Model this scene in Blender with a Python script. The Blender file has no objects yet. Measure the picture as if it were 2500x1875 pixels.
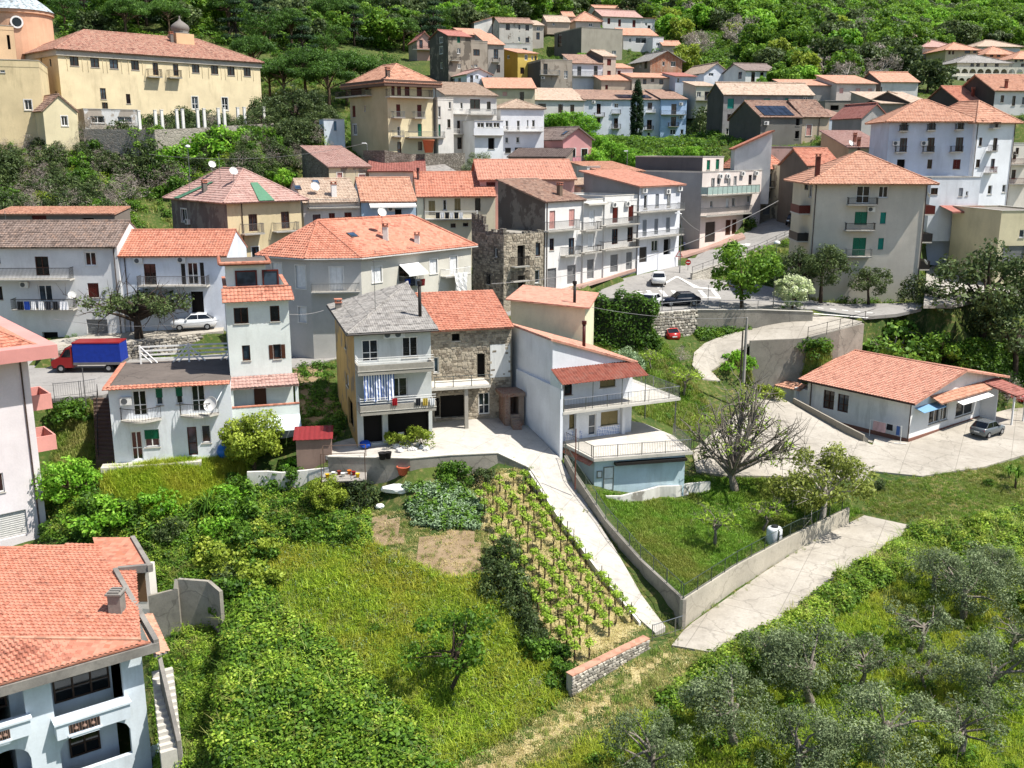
import bpy, bmesh, math, random
import numpy as np
from mathutils import Vector, Matrix
R = math.radians
random.seed(7); rng = np.random.default_rng(11)
SC = bpy.context.scene
COL = SC.collection
# ------------------------------------------------------------------ camera
F = 2400.0; PITCH = R(13.5); ZC = 30.0; CX, CY = 1250.0, 937.5
CT, ST = math.cos(PITCH), math.sin(PITCH)
cam = bpy.data.cameras.new('camera'); cam.sensor_width = 36; cam.lens = F/2500*36
cam.clip_end = 4000; cam.clip_start = .5
camo = bpy.data.objects.new('camera', cam); COL.objects.link(camo)
camo.location = (0, 0, ZC); camo.rotation_euler = (R(90)-PITCH, 0, 0)
SC.camera = camo
# ------------------------------------------------------------------ light
SUN_EL, SUN_AZ = R(60), R(-17)      # azimuth measured from +X
sd = Vector((math.cos(SUN_EL)*math.cos(SUN_AZ), math.cos(SUN_EL)*math.sin(SUN_AZ), math.sin(SUN_EL)))
W = bpy.data.worlds.new('World'); SC.world = W; W.use_nodes = True
nt = W.node_tree; bgn = nt.nodes['Background']
sky = nt.nodes.new('ShaderNodeTexSky'); sky.sky_type = 'NISHITA'; sky.sun_disc = False
sky.sun_elevation = SUN_EL; sky.sun_rotation = R(90)-SUN_AZ
nt.links.new(sky.outputs[0], bgn.inputs[0]); bgn.inputs[1].default_value = .1
sl = bpy.data.lights.new('sun', 'SUN'); sl.energy = 5.0; sl.angle = R(.5); sl.color = (1, .955, .885)
so = bpy.data.objects.new('sun', sl); COL.objects.link(so)
so.rotation_euler = sd.to_track_quat('Z', 'Y').to_euler()
SC.view_settings.view_transform = 'Standard'; SC.view_settings.look = 'None'
SC.view_settings.exposure = .66; SC.view_settings.gamma = 1; SC.view_settings.use_curve_mapping = False
SC.render.engine = 'CYCLES'
SC.cycles.use_denoising = True
SC.cycles.max_bounces = 4; SC.cycles.diffuse_bounces = 2; SC.cycles.glossy_bounces = 1
SC.cycles.transmission_bounces = 2; SC.cycles.transparent_max_bounces = 8
SC.cycles.caustics_reflective = False; SC.cycles.caustics_refractive = False
SC.cycles.use_adaptive_sampling = True; SC.cycles.adaptive_threshold = .02
# ------------------------------------------------------------------ survey: photo bearings to metres
K1, K2 = 700/2212, 800/2212
TILES = {'S': (0, 0, 1)}
for r_, oy in (('A', 0), ('B', 400), ('C', 800)):
    for c_ in range(4): TILES[r_+str(c_+1)] = (600*c_, oy, K1)
TILES['D1'] = (0, 1275, K2); TILES['D2'] = (800, 1275, K2); TILES['D3'] = (1700, 1275, K2)
def S(T, x, y=0):
    o = TILES[T]; return o[0]+x*o[2], o[1]+y*o[2]
def ray(px, py):
    xc = (px-CX)/F; yc = -(py-CY)/F
    return Vector((xc, CT+yc*ST, -ST+yc*CT))
def PY(px, py, Y):                 # bearing + ground distance
    d = ray(px, py); return Vector((0, 0, ZC))+d*(Y/d.y)
def PZ(px, py, z):                 # bearing + level
    d = ray(px, py); return Vector((0, 0, ZC))+d*((z-ZC)/d.z)
def PP(px, py, p, n):              # bearing + wall plane
    d = ray(px, py); o = Vector((0, 0, ZC)); return o+d*((p-o).dot(n)/d.dot(n))
def proj(p):
    x, y, z = p[0], p[1], p[2]-ZC
    a = y*CT-z*ST; b = y*ST+z*CT
    return CX+F*x/a, CY-F*b/a
def proj_np(x, y, z):
    z = z-ZC; a = y*CT-z*ST; b = y*ST+z*CT
    return CX+F*x/a, CY-F*b/a
# ------------------------------------------------------------------ object helpers
def link(o, parent=None):
    COL.objects.link(o)
    if parent is not None: o.parent = parent
    return o
def tag(o, label=None, cat=None, group=None, kind=None):
    if label: o['label'] = label
    if cat: o['category'] = cat
    if group: o['group'] = group
    if kind: o['kind'] = kind
    return o
def empty(name, loc=(0, 0, 0), rz=0, label=None, cat=None, group=None):
    o = bpy.data.objects.new(name, None); o.empty_display_size = .2
    o.location = loc; o.rotation_euler = (0, 0, rz); COL.objects.link(o)
    return tag(o, label, cat, group)
class MB:
    """collects faces; build() links them as one mesh object"""
    def __init__(s): s.v = []; s.f = []; s.m = []
    def poly(s, pts, m=0):
        n = len(s.v); s.v.extend([tuple(p) for p in pts]); s.f.append(tuple(range(n, n+len(pts)))); s.m.append(m)
    def box(s, x0, y0, z0, x1, y1, z1, m=0):
        n = len(s.v)
        s.v += [(x0,y0,z0),(x1,y0,z0),(x1,y1,z0),(x0,y1,z0),(x0,y0,z1),(x1,y0,z1),(x1,y1,z1),(x0,y1,z1)]
        for f in ((0,3,2,1),(4,5,6,7),(0,1,5,4),(1,2,6,5),(2,3,7,6),(3,0,4,7)):
            s.f.append(tuple(n+i for i in f)); s.m.append(m)
    def hexa(s, b, t, m=0):        # four bottom, four top points
        n = len(s.v); s.v += [tuple(p) for p in b]+[tuple(p) for p in t]
        for f in ((0,3,2,1),(4,5,6,7),(0,1,5,4),(1,2,6,5),(2,3,7,6),(3,0,4,7)):
            s.f.append(tuple(n+i for i in f)); s.m.append(m)
    def prism(s, pts, h, m=0, d=(0, 0, 1)):   # polygon extruded by h along d
        n = len(s.v); k = len(pts); d = Vector(d)*h
        s.v += [tuple(p) for p in pts]+[tuple(Vector(p)+d) for p in pts]
        s.f.append(tuple(range(n+k-1, n-1, -1))); s.f.append(tuple(range(n+k, n+2*k))); s.m += [m, m]
        for i in range(k):
            j = (i+1) % k; s.f.append((n+i, n+j, n+k+j, n+k+i)); s.m.append(m)
    def tube(s, pts, r, seg=6, m=0, cap=True, r1=None):
        pts = [Vector(p) for p in pts]; n = len(s.v); k = len(pts)
        for i, p in enumerate(pts):
            t = (pts[min(i+1, k-1)]-pts[max(i-1, 0)])
            t = t.normalized() if t.length > 1e-6 else Vector((0, 0, 1))
            a = t.orthogonal().normalized(); b = t.cross(a)
            rr = r if r1 is None else r+(r1-r)*i/max(1, k-1)
            if isinstance(r, (list, tuple)): rr = r[i]
            for j in range(seg):
                q = 2*math.pi*j/seg
                s.v.append(tuple(p+a*math.cos(q)*rr+b*math.sin(q)*rr))
        for i in range(k-1):
            for j in range(seg):
                j2 = (j+1) % seg
                s.f.append((n+i*seg+j, n+i*seg+j2, n+(i+1)*seg+j2, n+(i+1)*seg+j)); s.m.append(m)
        if cap:
            s.f.append(tuple(n+j for j in range(seg-1, -1, -1))); s.f.append(tuple(n+(k-1)*seg+j for j in range(seg))); s.m += [m, m]
    def lathe(s, prof, seg=16, c=(0, 0, 0), m=0):
        n = len(s.v)
        for r, z in prof:
            for j in range(seg):
                q = 2*math.pi*j/seg; s.v.append((c[0]+r*math.cos(q), c[1]+r*math.sin(q), c[2]+z))
        for i in range(len(prof)-1):
            for j in range(seg):
                j2 = (j+1) % seg
                s.f.append((n+i*seg+j, n+i*seg+j2, n+(i+1)*seg+j2, n+(i+1)*seg+j)); s.m.append(m)
    def mesh(s, name, mats, smooth=False):
        me = bpy.data.meshes.new(name); me.from_pydata(s.v, [], s.f)
        for mt in (mats if isinstance(mats, (list, tuple)) else [mats]): me.materials.append(mt)
        if max(s.m, default=0) > 0: me.polygons.foreach_set('material_index', s.m)
        if smooth: me.polygons.foreach_set('use_smooth', [True]*len(me.polygons))
        return me
    def build(s, name, mats, parent=None, smooth=False, loc=None, rz=0):
        o = bpy.data.objects.new(name, s.mesh(name, mats, smooth))
        if loc is not None: o.location = loc; o.rotation_euler = (0, 0, rz)
        return link(o, parent)
def copy_tree(o, parent=None):
    c = o.copy(); COL.objects.link(c); c.parent = parent
    for ch in list(o.children): copy_tree(ch, c)
    return c
def np_mesh(name, verts, faces, mats, k=4, attr=None, smooth=False):
    """verts (n,3), faces (m,k) numpy arrays to a mesh"""
    me = bpy.data.meshes.new(name); n, m = len(verts), len(faces)
    me.vertices.add(n); me.vertices.foreach_set('co', np.ascontiguousarray(verts, dtype=np.float32).ravel())
    me.loops.add(m*k); me.loops.foreach_set('vertex_index', np.ascontiguousarray(faces, dtype=np.int32).ravel())
    me.polygons.add(m); me.polygons.foreach_set('loop_start', np.arange(0, m*k, k, dtype=np.int32))
    if smooth: me.polygons.foreach_set('use_smooth', np.ones(m, dtype=bool))
    for mt in (mats if isinstance(mats, (list, tuple)) else [mats]): me.materials.append(mt)
    if attr is not None:           # one float per face: random colour variation, leaf clump tops painted as if lit
        a = me.attributes.new('tint', 'FLOAT', 'FACE'); a.data.foreach_set('value', np.ascontiguousarray(attr, dtype=np.float32))
    me.update(calc_edges=True); return me
def inpoly(px, py, poly):
    px = np.asarray(px); py = np.asarray(py); c = np.zeros(px.shape, bool); n = len(poly); j = n-1
    for i in range(n):
        xi, yi = poly[i]; xj, yj = poly[j]
        if yi != yj:
            t = ((yi > py) != (yj > py)) & (px < (xj-xi)*(py-yi)/(yj-yi)+xi); c ^= t
        j = i
    return c
# ------------------------------------------------------------------ materials
MATS = {}
def srgb(h):
    h = h.lstrip('#'); o = []
    for i in (0, 2, 4):
        c = int(h[i:i+2], 16)/255; o.append(c/12.92 if c <= .04045 else ((c+.055)/1.055)**2.4)
    return tuple(o)
class NT:
    def __init__(s, m): s.t = m.node_tree; s.n = s.t.nodes; s.l = s.t.links; s.b = s.n['Principled BSDF']
    def new(s, ty, **kw):
        n = s.n.new(ty)
        for k, v in kw.items():
            if k in ('inp',):
                for a, b in v.items():
                    if hasattr(b, 'is_output'): s.l.new(b, n.inputs[a])
                    else: n.inputs[a].default_value = b
            else: setattr(n, k, v)
        return n
    def pos(s, scale=(1, 1, 1), rot=(0, 0, 0), obj=False):
        src = s.new('ShaderNodeTexCoord').outputs['Object'] if obj else s.new('ShaderNodeNewGeometry').outputs['Position']
        return s.new('ShaderNodeMapping', inp={0: src, 'Scale': scale, 'Rotation': rot}).outputs[0]
    def noise(s, vec, scale, detail=3, rough=.55):
        return s.new('ShaderNodeTexNoise', inp={'Vector': vec, 'Scale': scale, 'Detail': detail, 'Roughness': rough}).outputs[0]
    def ramp(s, fac, stops, const=False):
        n = s.new('ShaderNodeValToRGB', inp={0: fac}); e = n.color_ramp.elements
        if const: n.color_ramp.interpolation = 'CONSTANT'
        while len(e) < len(stops): e.new(.5)
        for i, (p, c) in enumerate(stops):
            e[i].position = p; e[i].color = (c, c, c, 1) if isinstance(c, (int, float)) else (*c, 1)
        return n.outputs[0]
    def mix(s, fac, a, b, mode='MIX'):
        n = s.new('ShaderNodeMix', data_type='RGBA', blend_type=mode)
        for i, v in ((0, fac), (6, a), (7, b)):
            if hasattr(v, 'is_output'): s.l.new(v, n.inputs[i])
            else: n.inputs[i].default_value = v if i == 0 else (*v, 1)
        return n.outputs[2]
    def math(s, op, a, b=0.0):
        n = s.new('ShaderNodeMath', operation=op)
        for i, v in enumerate((a, b)):
            if hasattr(v, 'is_output'): s.l.new(v, n.inputs[i])
            else: n.inputs[i].default_value = v
        return n.outputs[0]
    def bump(s, h, strength=.4, dist=.03):
        n = s.new('ShaderNodeBump', inp={'Height': h, 'Strength': strength, 'Distance': dist})
        s.l.new(n.outputs[0], s.b.inputs['Normal'])
    def col(s, c):
        if hasattr(c, 'is_output'): s.l.new(c, s.b.inputs['Base Color'])
        else: s.b.inputs['Base Color'].default_value = (*c, 1)
    def set(s, **kw):
        for k, v in kw.items(): s.b.inputs[k.replace('_', ' ')].default_value = v
def newmat(key):
    m = bpy.data.materials.new(key); m.use_nodes = True; MATS[key] = m
    t = NT(m); t.set(Roughness=.85); t.b.inputs['Specular IOR Level'].default_value = .25
    return m, t
def C3(c): return srgb(c) if isinstance(c, str) else c
def plain(c, rough=.7, metal=0, spec=.3, var=.12):
    key = f'plain_{c}_{rough}_{metal}'
    if key in MATS: return MATS[key]
    m, t = newmat(key); c = C3(c)
    n = t.noise(t.pos(), 3.0, 3)
    t.col(t.mix(t.ramp(n, [(.3, 0), (.75, 1)]), tuple(x*(1-var) for x in c), tuple(min(1, x*(1+var*.5)) for x in c)))
    t.set(Roughness=rough, Metallic=metal); t.b.inputs['Specular IOR Level'].default_value = spec
    return m
def plaster(c, stain=.35, peel=0.0, peelc='#8f8578'):
    key = f'plaster_{c}_{stain}_{peel}_{peelc}'
    if key in MATS: return MATS[key]
    m, t = newmat(key); c = C3(c); pc = C3(peelc)
    big = t.noise(t.pos(), .35, 4); fine = t.noise(t.pos(), 7, 4)
    streak = t.math('MULTIPLY', t.noise(t.pos((1.0, 1.0, .16)), .9, 6, .75), t.math('ADD', .62, t.math('MULTIPLY', t.noise(t.pos(), .5, 2), .75)))
    a = t.mix(t.ramp(big, [(.3, 0), (.7, 1)]), tuple(x*.84 for x in c), tuple(min(1, x*1.06) for x in c))
    a = t.mix(t.math('MULTIPLY', t.ramp(streak, [(.5, 0), (.75, 1)]), stain), a, tuple(x*.42 for x in (c[0], c[1]*.97, c[2]*.9)))
    a = t.mix(t.math('MULTIPLY', t.ramp(fine, [(.35, 1), (.6, 0)]), .12), a, tuple(x*.6 for x in c))
    if peel:
        p2 = t.noise(t.pos((1, 1, .7)), .55, 6, .62)
        a = t.mix(t.ramp(p2, [(.62-peel*.3, 0), (.66-peel*.3, 1)]), a, t.mix(fine, pc, tuple(x*.6 for x in pc)))
    t.col(a); t.bump(fine, .25, .02); t.set(Roughness=.92)
    return m
def stone_mat(key, ca, cb, mortar, scale=3.2, rnd=.9):
    if key in MATS: return MATS[key]
    m, t = newmat(key); v = t.pos((1, 1, 1.35))
    w = t.new('ShaderNodeVectorMath', operation='ADD', inp={0: v, 1: t.new('ShaderNodeVectorMath', operation='SCALE', inp={0: t.new('ShaderNodeTexNoise', inp={'Vector': v, 'Scale': 2.5}).outputs[1], 'Scale': .25}).outputs[0]}).outputs[0]
    vo = t.new('ShaderNodeTexVoronoi', inp={'Vector': w, 'Scale': scale, 'Randomness': rnd})
    ed = t.new('ShaderNodeTexVoronoi', feature='DISTANCE_TO_EDGE', inp={'Vector': w, 'Scale': scale, 'Randomness': rnd}).outputs[0]
    sep = t.new('ShaderNodeSeparateColor', inp={0: vo.outputs['Color']}).outputs[0]
    a = t.mix(sep, C3(ca), C3(cb)); fine = t.noise(t.pos(), 9, 4)
    a = t.mix(t.math('MULTIPLY', fine, .4), a, tuple(x*.45 for x in C3(ca)))
    e = t.ramp(ed, [(.03, 0), (.11, 1)])
    big = t.noise(t.pos(), .45, 4)
    e2 = t.math('MAXIMUM', t.math('MULTIPLY', e, t.ramp(big, [(.35, .35), (.55, 1)])), 0)
    t.col(t.mix(e2, C3(mortar), a)); t.bump(t.math('ADD', e, t.math('MULTIPLY', fine, .3)), .7, .06)
    return m
def roof_mat(key, cols, bandu=0):
    if key in MATS: return MATS[key]
    m, t = newmat(key)
    wn = t.new('ShaderNodeTexWhiteNoise', noise_dimensions='3D')
    sn = t.new('ShaderNodeVectorMath', operation='SNAP', inp={0: t.pos(), 1: (.33, .33, .33)}); t.l.new(sn.outputs[0], wn.inputs[0])
    big = t.noise(t.pos(), .55, 5, .6)
    k = t.math('ADD', t.math('MULTIPLY', wn.outputs[0], .46), t.math('MULTIPLY', big, .58))
    cs = [tuple(x*.86+.16*(c[0]*.35+c[1]*.5+c[2]*.15) for x in c) for c in map(C3, cols)]; cs[0] = tuple(x*.72 for x in cs[0]); cs[-1] = tuple(x*.9 for x in cs[-1])
    a = t.ramp(k, [(.2+.6*i/(len(cs)-1), c) for i, c in enumerate(cs)])
    lich = t.noise(t.pos(), 2.3, 6, .7)
    a = t.mix(t.math('MULTIPLY', t.ramp(lich, [(.5, 0), (.72, 1)]), .42), a, (.17, .14, .115))
    t.col(a); t.bump(t.noise(t.pos(), 14, 3), .2, .02); t.set(Roughness=.82)
    return m
def far_roof(key, cols):
    """same colours with fine course relief for roofs too far to tell tiles apart"""
    k2 = 'far_'+key
    if k2 in MATS: return MATS[k2]
    m = roof_mat('tmp_'+k2, cols); MATS[k2] = m; m.name = k2; t = NT(m)
    w = t.new('ShaderNodeTexWave', bands_direction='Z', inp={'Vector': t.pos(), 'Scale': 2.4, 'Distortion': .6, 'Detail': 1.0}).outputs[0]
    for n in [n for n in t.n if n.type == 'BUMP']: t.n.remove(n)
    t.bump(w, .6, .05); return m
ROOFC = {
 'new':   ['#a05b42', '#b46c50', '#bf7d61', '#b26848'],
 'orange':['#a06a50', '#b67f62', '#c08d70', '#b07656'],
 'old':   ['#664a3e', '#846555', '#9c7d69', '#8d624c'],
 'mixed': ['#54473f', '#6e5c52', '#827066', '#937663'],
 'pink':  ['#986e63', '#a98176', '#b08e82', '#a4796c'],
 'tan':   ['#977c66', '#ad957f', '#b59f88', '#a4856e'],
 'salmon':['#b07058', '#be8067', '#c58a70', '#b8775c'],
 'red':   ['#8a4c40', '#9e5e50', '#a8685a', '#985345'],
 'grey':  ['#6a6661', '#827e78', '#96918a', '#75706a'],
 'brown': ['#66544e', '#796860', '#85756d', '#705f57'],
 'convent': ['#8f5c4b', '#a5715c', '#b08770', '#805141'],
}
def RM(k, far=False): return far_roof(k, ROOFC[k]) if far else roof_mat('roof_'+k, ROOFC[k])
def glass(tint='#20262b'):
    key = 'glass_'+tint
    if key in MATS: return MATS[key]
    m, t = newmat(key); wn = t.noise(t.pos(), .8, 2)
    t.col(t.mix(t.ramp(wn, [(.42, 0), (.6, 1)]), C3(tint), tuple(x*.35 for x in C3(tint))))
    t.set(Roughness=.08); t.b.inputs['Specular IOR Level'].default_value = .6
    return m
def concrete(key, ca, cb, cracks=.5, sc=1.0):
    if key in MATS: return MATS[key]
    m, t = newmat(key); big = t.noise(t.pos(), .22*sc, 5, .6); fine = t.noise(t.pos(), 6*sc, 5, .65); mid = t.noise(t.pos(), 1.3*sc, 4, .6)
    a = t.mix(t.ramp(big, [(.32, 0), (.68, 1)]), C3(ca), C3(cb))
    a = t.mix(t.math('MULTIPLY', t.ramp(mid, [(.52, 0), (.72, 1)]), .38), a, tuple(x*.55 for x in C3(ca)))
    a = t.mix(t.math('MULTIPLY', t.ramp(fine, [(.4, 1), (.62, 0)]), .22), a, tuple(x*.6 for x in C3(ca)))
    if cracks:
        w = t.new('ShaderNodeVectorMath', operation='ADD', inp={0: t.pos(), 1: t.new('ShaderNodeVectorMath', operation='SCALE', inp={0: t.new('ShaderNodeTexNoise', inp={'Vector': t.pos(), 'Scale': 1.0, 'Detail': 4.0}).outputs[1], 'Scale': 1.3}).outputs[0]}).outputs[0]
        ed = t.new('ShaderNodeTexVoronoi', feature='DISTANCE_TO_EDGE', inp={'Vector': w, 'Scale': .23}).outputs[0]
        a = t.mix(t.math('MULTIPLY', t.ramp(ed, [(.004, 1), (.014, 0)]), cracks), a, tuple(x*.35 for x in C3(ca)))
    if key in ('yard_concrete', 'pale_concrete'):
        bk = t.new('ShaderNodeTexBrick', offset=0.0, inp={'Vector': t.pos(rot=(0, 0, R(28))), 'Scale': 1.0, 'Mortar Size': .03, 'Brick Width': 4.2, 'Row Height': 3.6}).outputs['Fac']; a = t.mix(t.math('MULTIPLY', bk, .45), a, tuple(x*.35 for x in C3(ca)))
        a = t.mix(t.math('MULTIPLY', t.ramp(t.noise(t.pos((.5, 2.0, 1), (0, 0, R(30))), .9, 5, .7), [(.55, 0), (.75, 1)]), .3), a, tuple(x*.45 for x in C3(ca)))
    t.col(a); t.bump(fine, .3, .015); t.set(Roughness=.93)
    return m
def leaf_mat(key, dark, mid, light, trans=.35, patch=None, ps=.12):
    if key in MATS: return MATS[key]
    m, t = newmat(key); br = lambda c: tuple(min(.85, x*1.28) for x in C3(c)); dark, mid, light = C3(dark), br(mid), br(light)
    at = t.new('ShaderNodeAttribute', attribute_name='tint').outputs['Fac']
    oi = t.new('ShaderNodeObjectInfo').outputs['Random']
    k = t.math('ADD', t.math('MULTIPLY', at, .8), t.math('MULTIPLY', oi, .2))
    c = t.ramp(k, [(.05, C3(dark)), (.5, C3(mid)), (.95, C3(light))])
    if patch: c = t.mix(t.ramp(t.noise(t.pos(), ps, 4, .6), [(.42, 0), (.62, 1)]), c, t.ramp(k, [(.05, tuple(x*.6 for x in C3(patch))), (.95, tuple(min(1, x*1.25) for x in C3(patch)))]))
    t.col(c); t.set(Roughness=.55); t.b.inputs['Specular IOR Level'].default_value = .25
    tr = t.new('ShaderNodeBsdfTranslucent'); t.l.new(t.mix(.5, c, C3(light)), tr.inputs[0])
    ms = t.new('ShaderNodeMixShader', inp={0: trans, 1: t.b.outputs[0], 2: tr.outputs[0]})
    t.l.new(ms.outputs[0], t.n['Material Output'].inputs[0])
    return m
def bark_mat(key, a, b):
    if key in MATS: return MATS[key]
    m, t = newmat(key); n = t.noise(t.pos((6, 6, 1.2)), 2.5, 5, .65)
    t.col(t.mix(t.ramp(n, [(.35, 0), (.65, 1)]), C3(a), C3(b))); t.bump(n, .8, .03); return m
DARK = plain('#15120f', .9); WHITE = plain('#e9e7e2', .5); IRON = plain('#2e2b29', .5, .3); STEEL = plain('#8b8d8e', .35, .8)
BROWN = plain('#4a2a1c', .5); DKRED = plain('#5a1f17', .55); GREEN = plain('#17694f', .5); TEAL = plain('#148071', .5)
CONC = concrete('concrete_wall', '#8f8a80', '#a8a297', 0); SLAB = concrete('balcony_slab', '#b5b0a6', '#cbc6bb', 0)
# ------------------------------------------------------------------ roofs
def clip_interval(poly2, s):
    xs = []
    n = len(poly2)
    for i in range(n):
        (x0, y0), (x1, y1) = poly2[i], poly2[(i+1) % n]
        if (y0 <= s < y1) or (y1 <= s < y0): xs.append(x0+(x1-x0)*(s-y0)/(y1-y0))
    return (min(xs), max(xs)) if len(xs) >= 2 else None
def plane_axes(poly):
    P = [Vector(p) for p in poly]; e = (P[1]-P[0]).normalized(); n = e.cross(P[-1]-P[0]).normalized()
    if n.z < 0: n = -n
    s = n.cross(e)
    if s.dot(P[-1]-P[0]) < 0: s = -s
    return P[0], e, s, n
def tile_courses(mb, poly, tw=.3, ch=.36, nseg=3, amp=.05, lift=.045, jit=.012):
    """overlapping courses of pantiles laid over one roof plane; first edge is the eave"""
    o, e, s, n = plane_axes(poly); p2 = [((Vector(p)-o).dot(e), (Vector(p)-o).dot(s)) for p in poly]
    smax = max(p[1] for p in p2); k = 0; st = tw/nseg
    prof = [amp*math.sin(math.pi*i/nseg)**.8 if i else 0 for i in range(nseg)] if nseg > 2 else [0, amp]
    while k*ch < smax-.05:
        s0 = k*ch; s1 = min(s0+ch*1.04, smax); k += 1
        iv = clip_interval(p2, min(s0+ch*.5, smax-.02))
        if not iv or iv[1]-iv[0] < tw: continue
        a, b = iv; m = int((b-a)/st)+1; v0 = len(mb.v); ph = random.random()*.1
        for i in range(m+1):
            x = min(a+i*st, b); h = prof[i % nseg]; j = random.uniform(-jit, jit)
            q0 = o+e*x+s*(s0-.03+j); q1 = o+e*x+s*s1
            mb.v.append(tuple(q0+n*(h*.3))); mb.v.append(tuple(q0+n*(h+lift+j*.5))); mb.v.append(tuple(q1+n*(h*.75+.004)))
        for i in range(m):
            r = v0+i*3; t = r+3
            mb.f.append((r, t, t+1, r+1)); mb.f.append((r+1, t+1, t+2, r+2)); mb.m += [0, 0]
def ridge_caps(mb, a, b, r=.11):
    a = Vector(a); b = Vector(b); L = (b-a).length; n = max(1, int(L/.4)); d = (b-a)/n
    for i in range(n): mb.tube([a+d*i, a+d*(i+1.06)], r*1.08, 7, r1=r*.92)
def edge_key(p, q): return tuple(sorted((tuple(round(c, 2) for c in p), tuple(round(c, 2) for c in q))))
# ------------------------------------------------------------------ windows
SHUT = {'g': GREEN, 't': TEAL, 'r': DKRED, 'k': plain('#cf9d94', .6), 'w': plain('#e4e4e2', .6), 'b': BROWN, 'y': plain('#8a7c55', .6),
        'd': plain('#2b2622', .6), 'a': plain('#8d9196', .5), 'c': plain('#a9a291', .7), 'l': plain('#5d7f94', .5)}
PANES = [glass('#20262b'), glass('#2b333b'), glass('#15181b'), glass('#3b4a57')]
CURT = plain('#b9b4a8', .9)
def frame_mesh(mb, w, h, t=.07, d=.06, mull=1, bar=0, door=False):
    mb.box(0, 0, 0, t, d, h); mb.box(w-t, 0, 0, w, d, h); mb.box(t, 0, h-t, w-t, d, h); mb.box(t, 0, 0, w-t, d, t*1.2)
    for i in range(mull):
        x = w*(i+1)/(mull+1); mb.box(x-t*.45, .005, t*1.2, x+t*.45, d-.005, h-t)
    if bar: mb.box(t, .01, h*bar-.03, w-t, d-.01, h*bar+.03)
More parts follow.
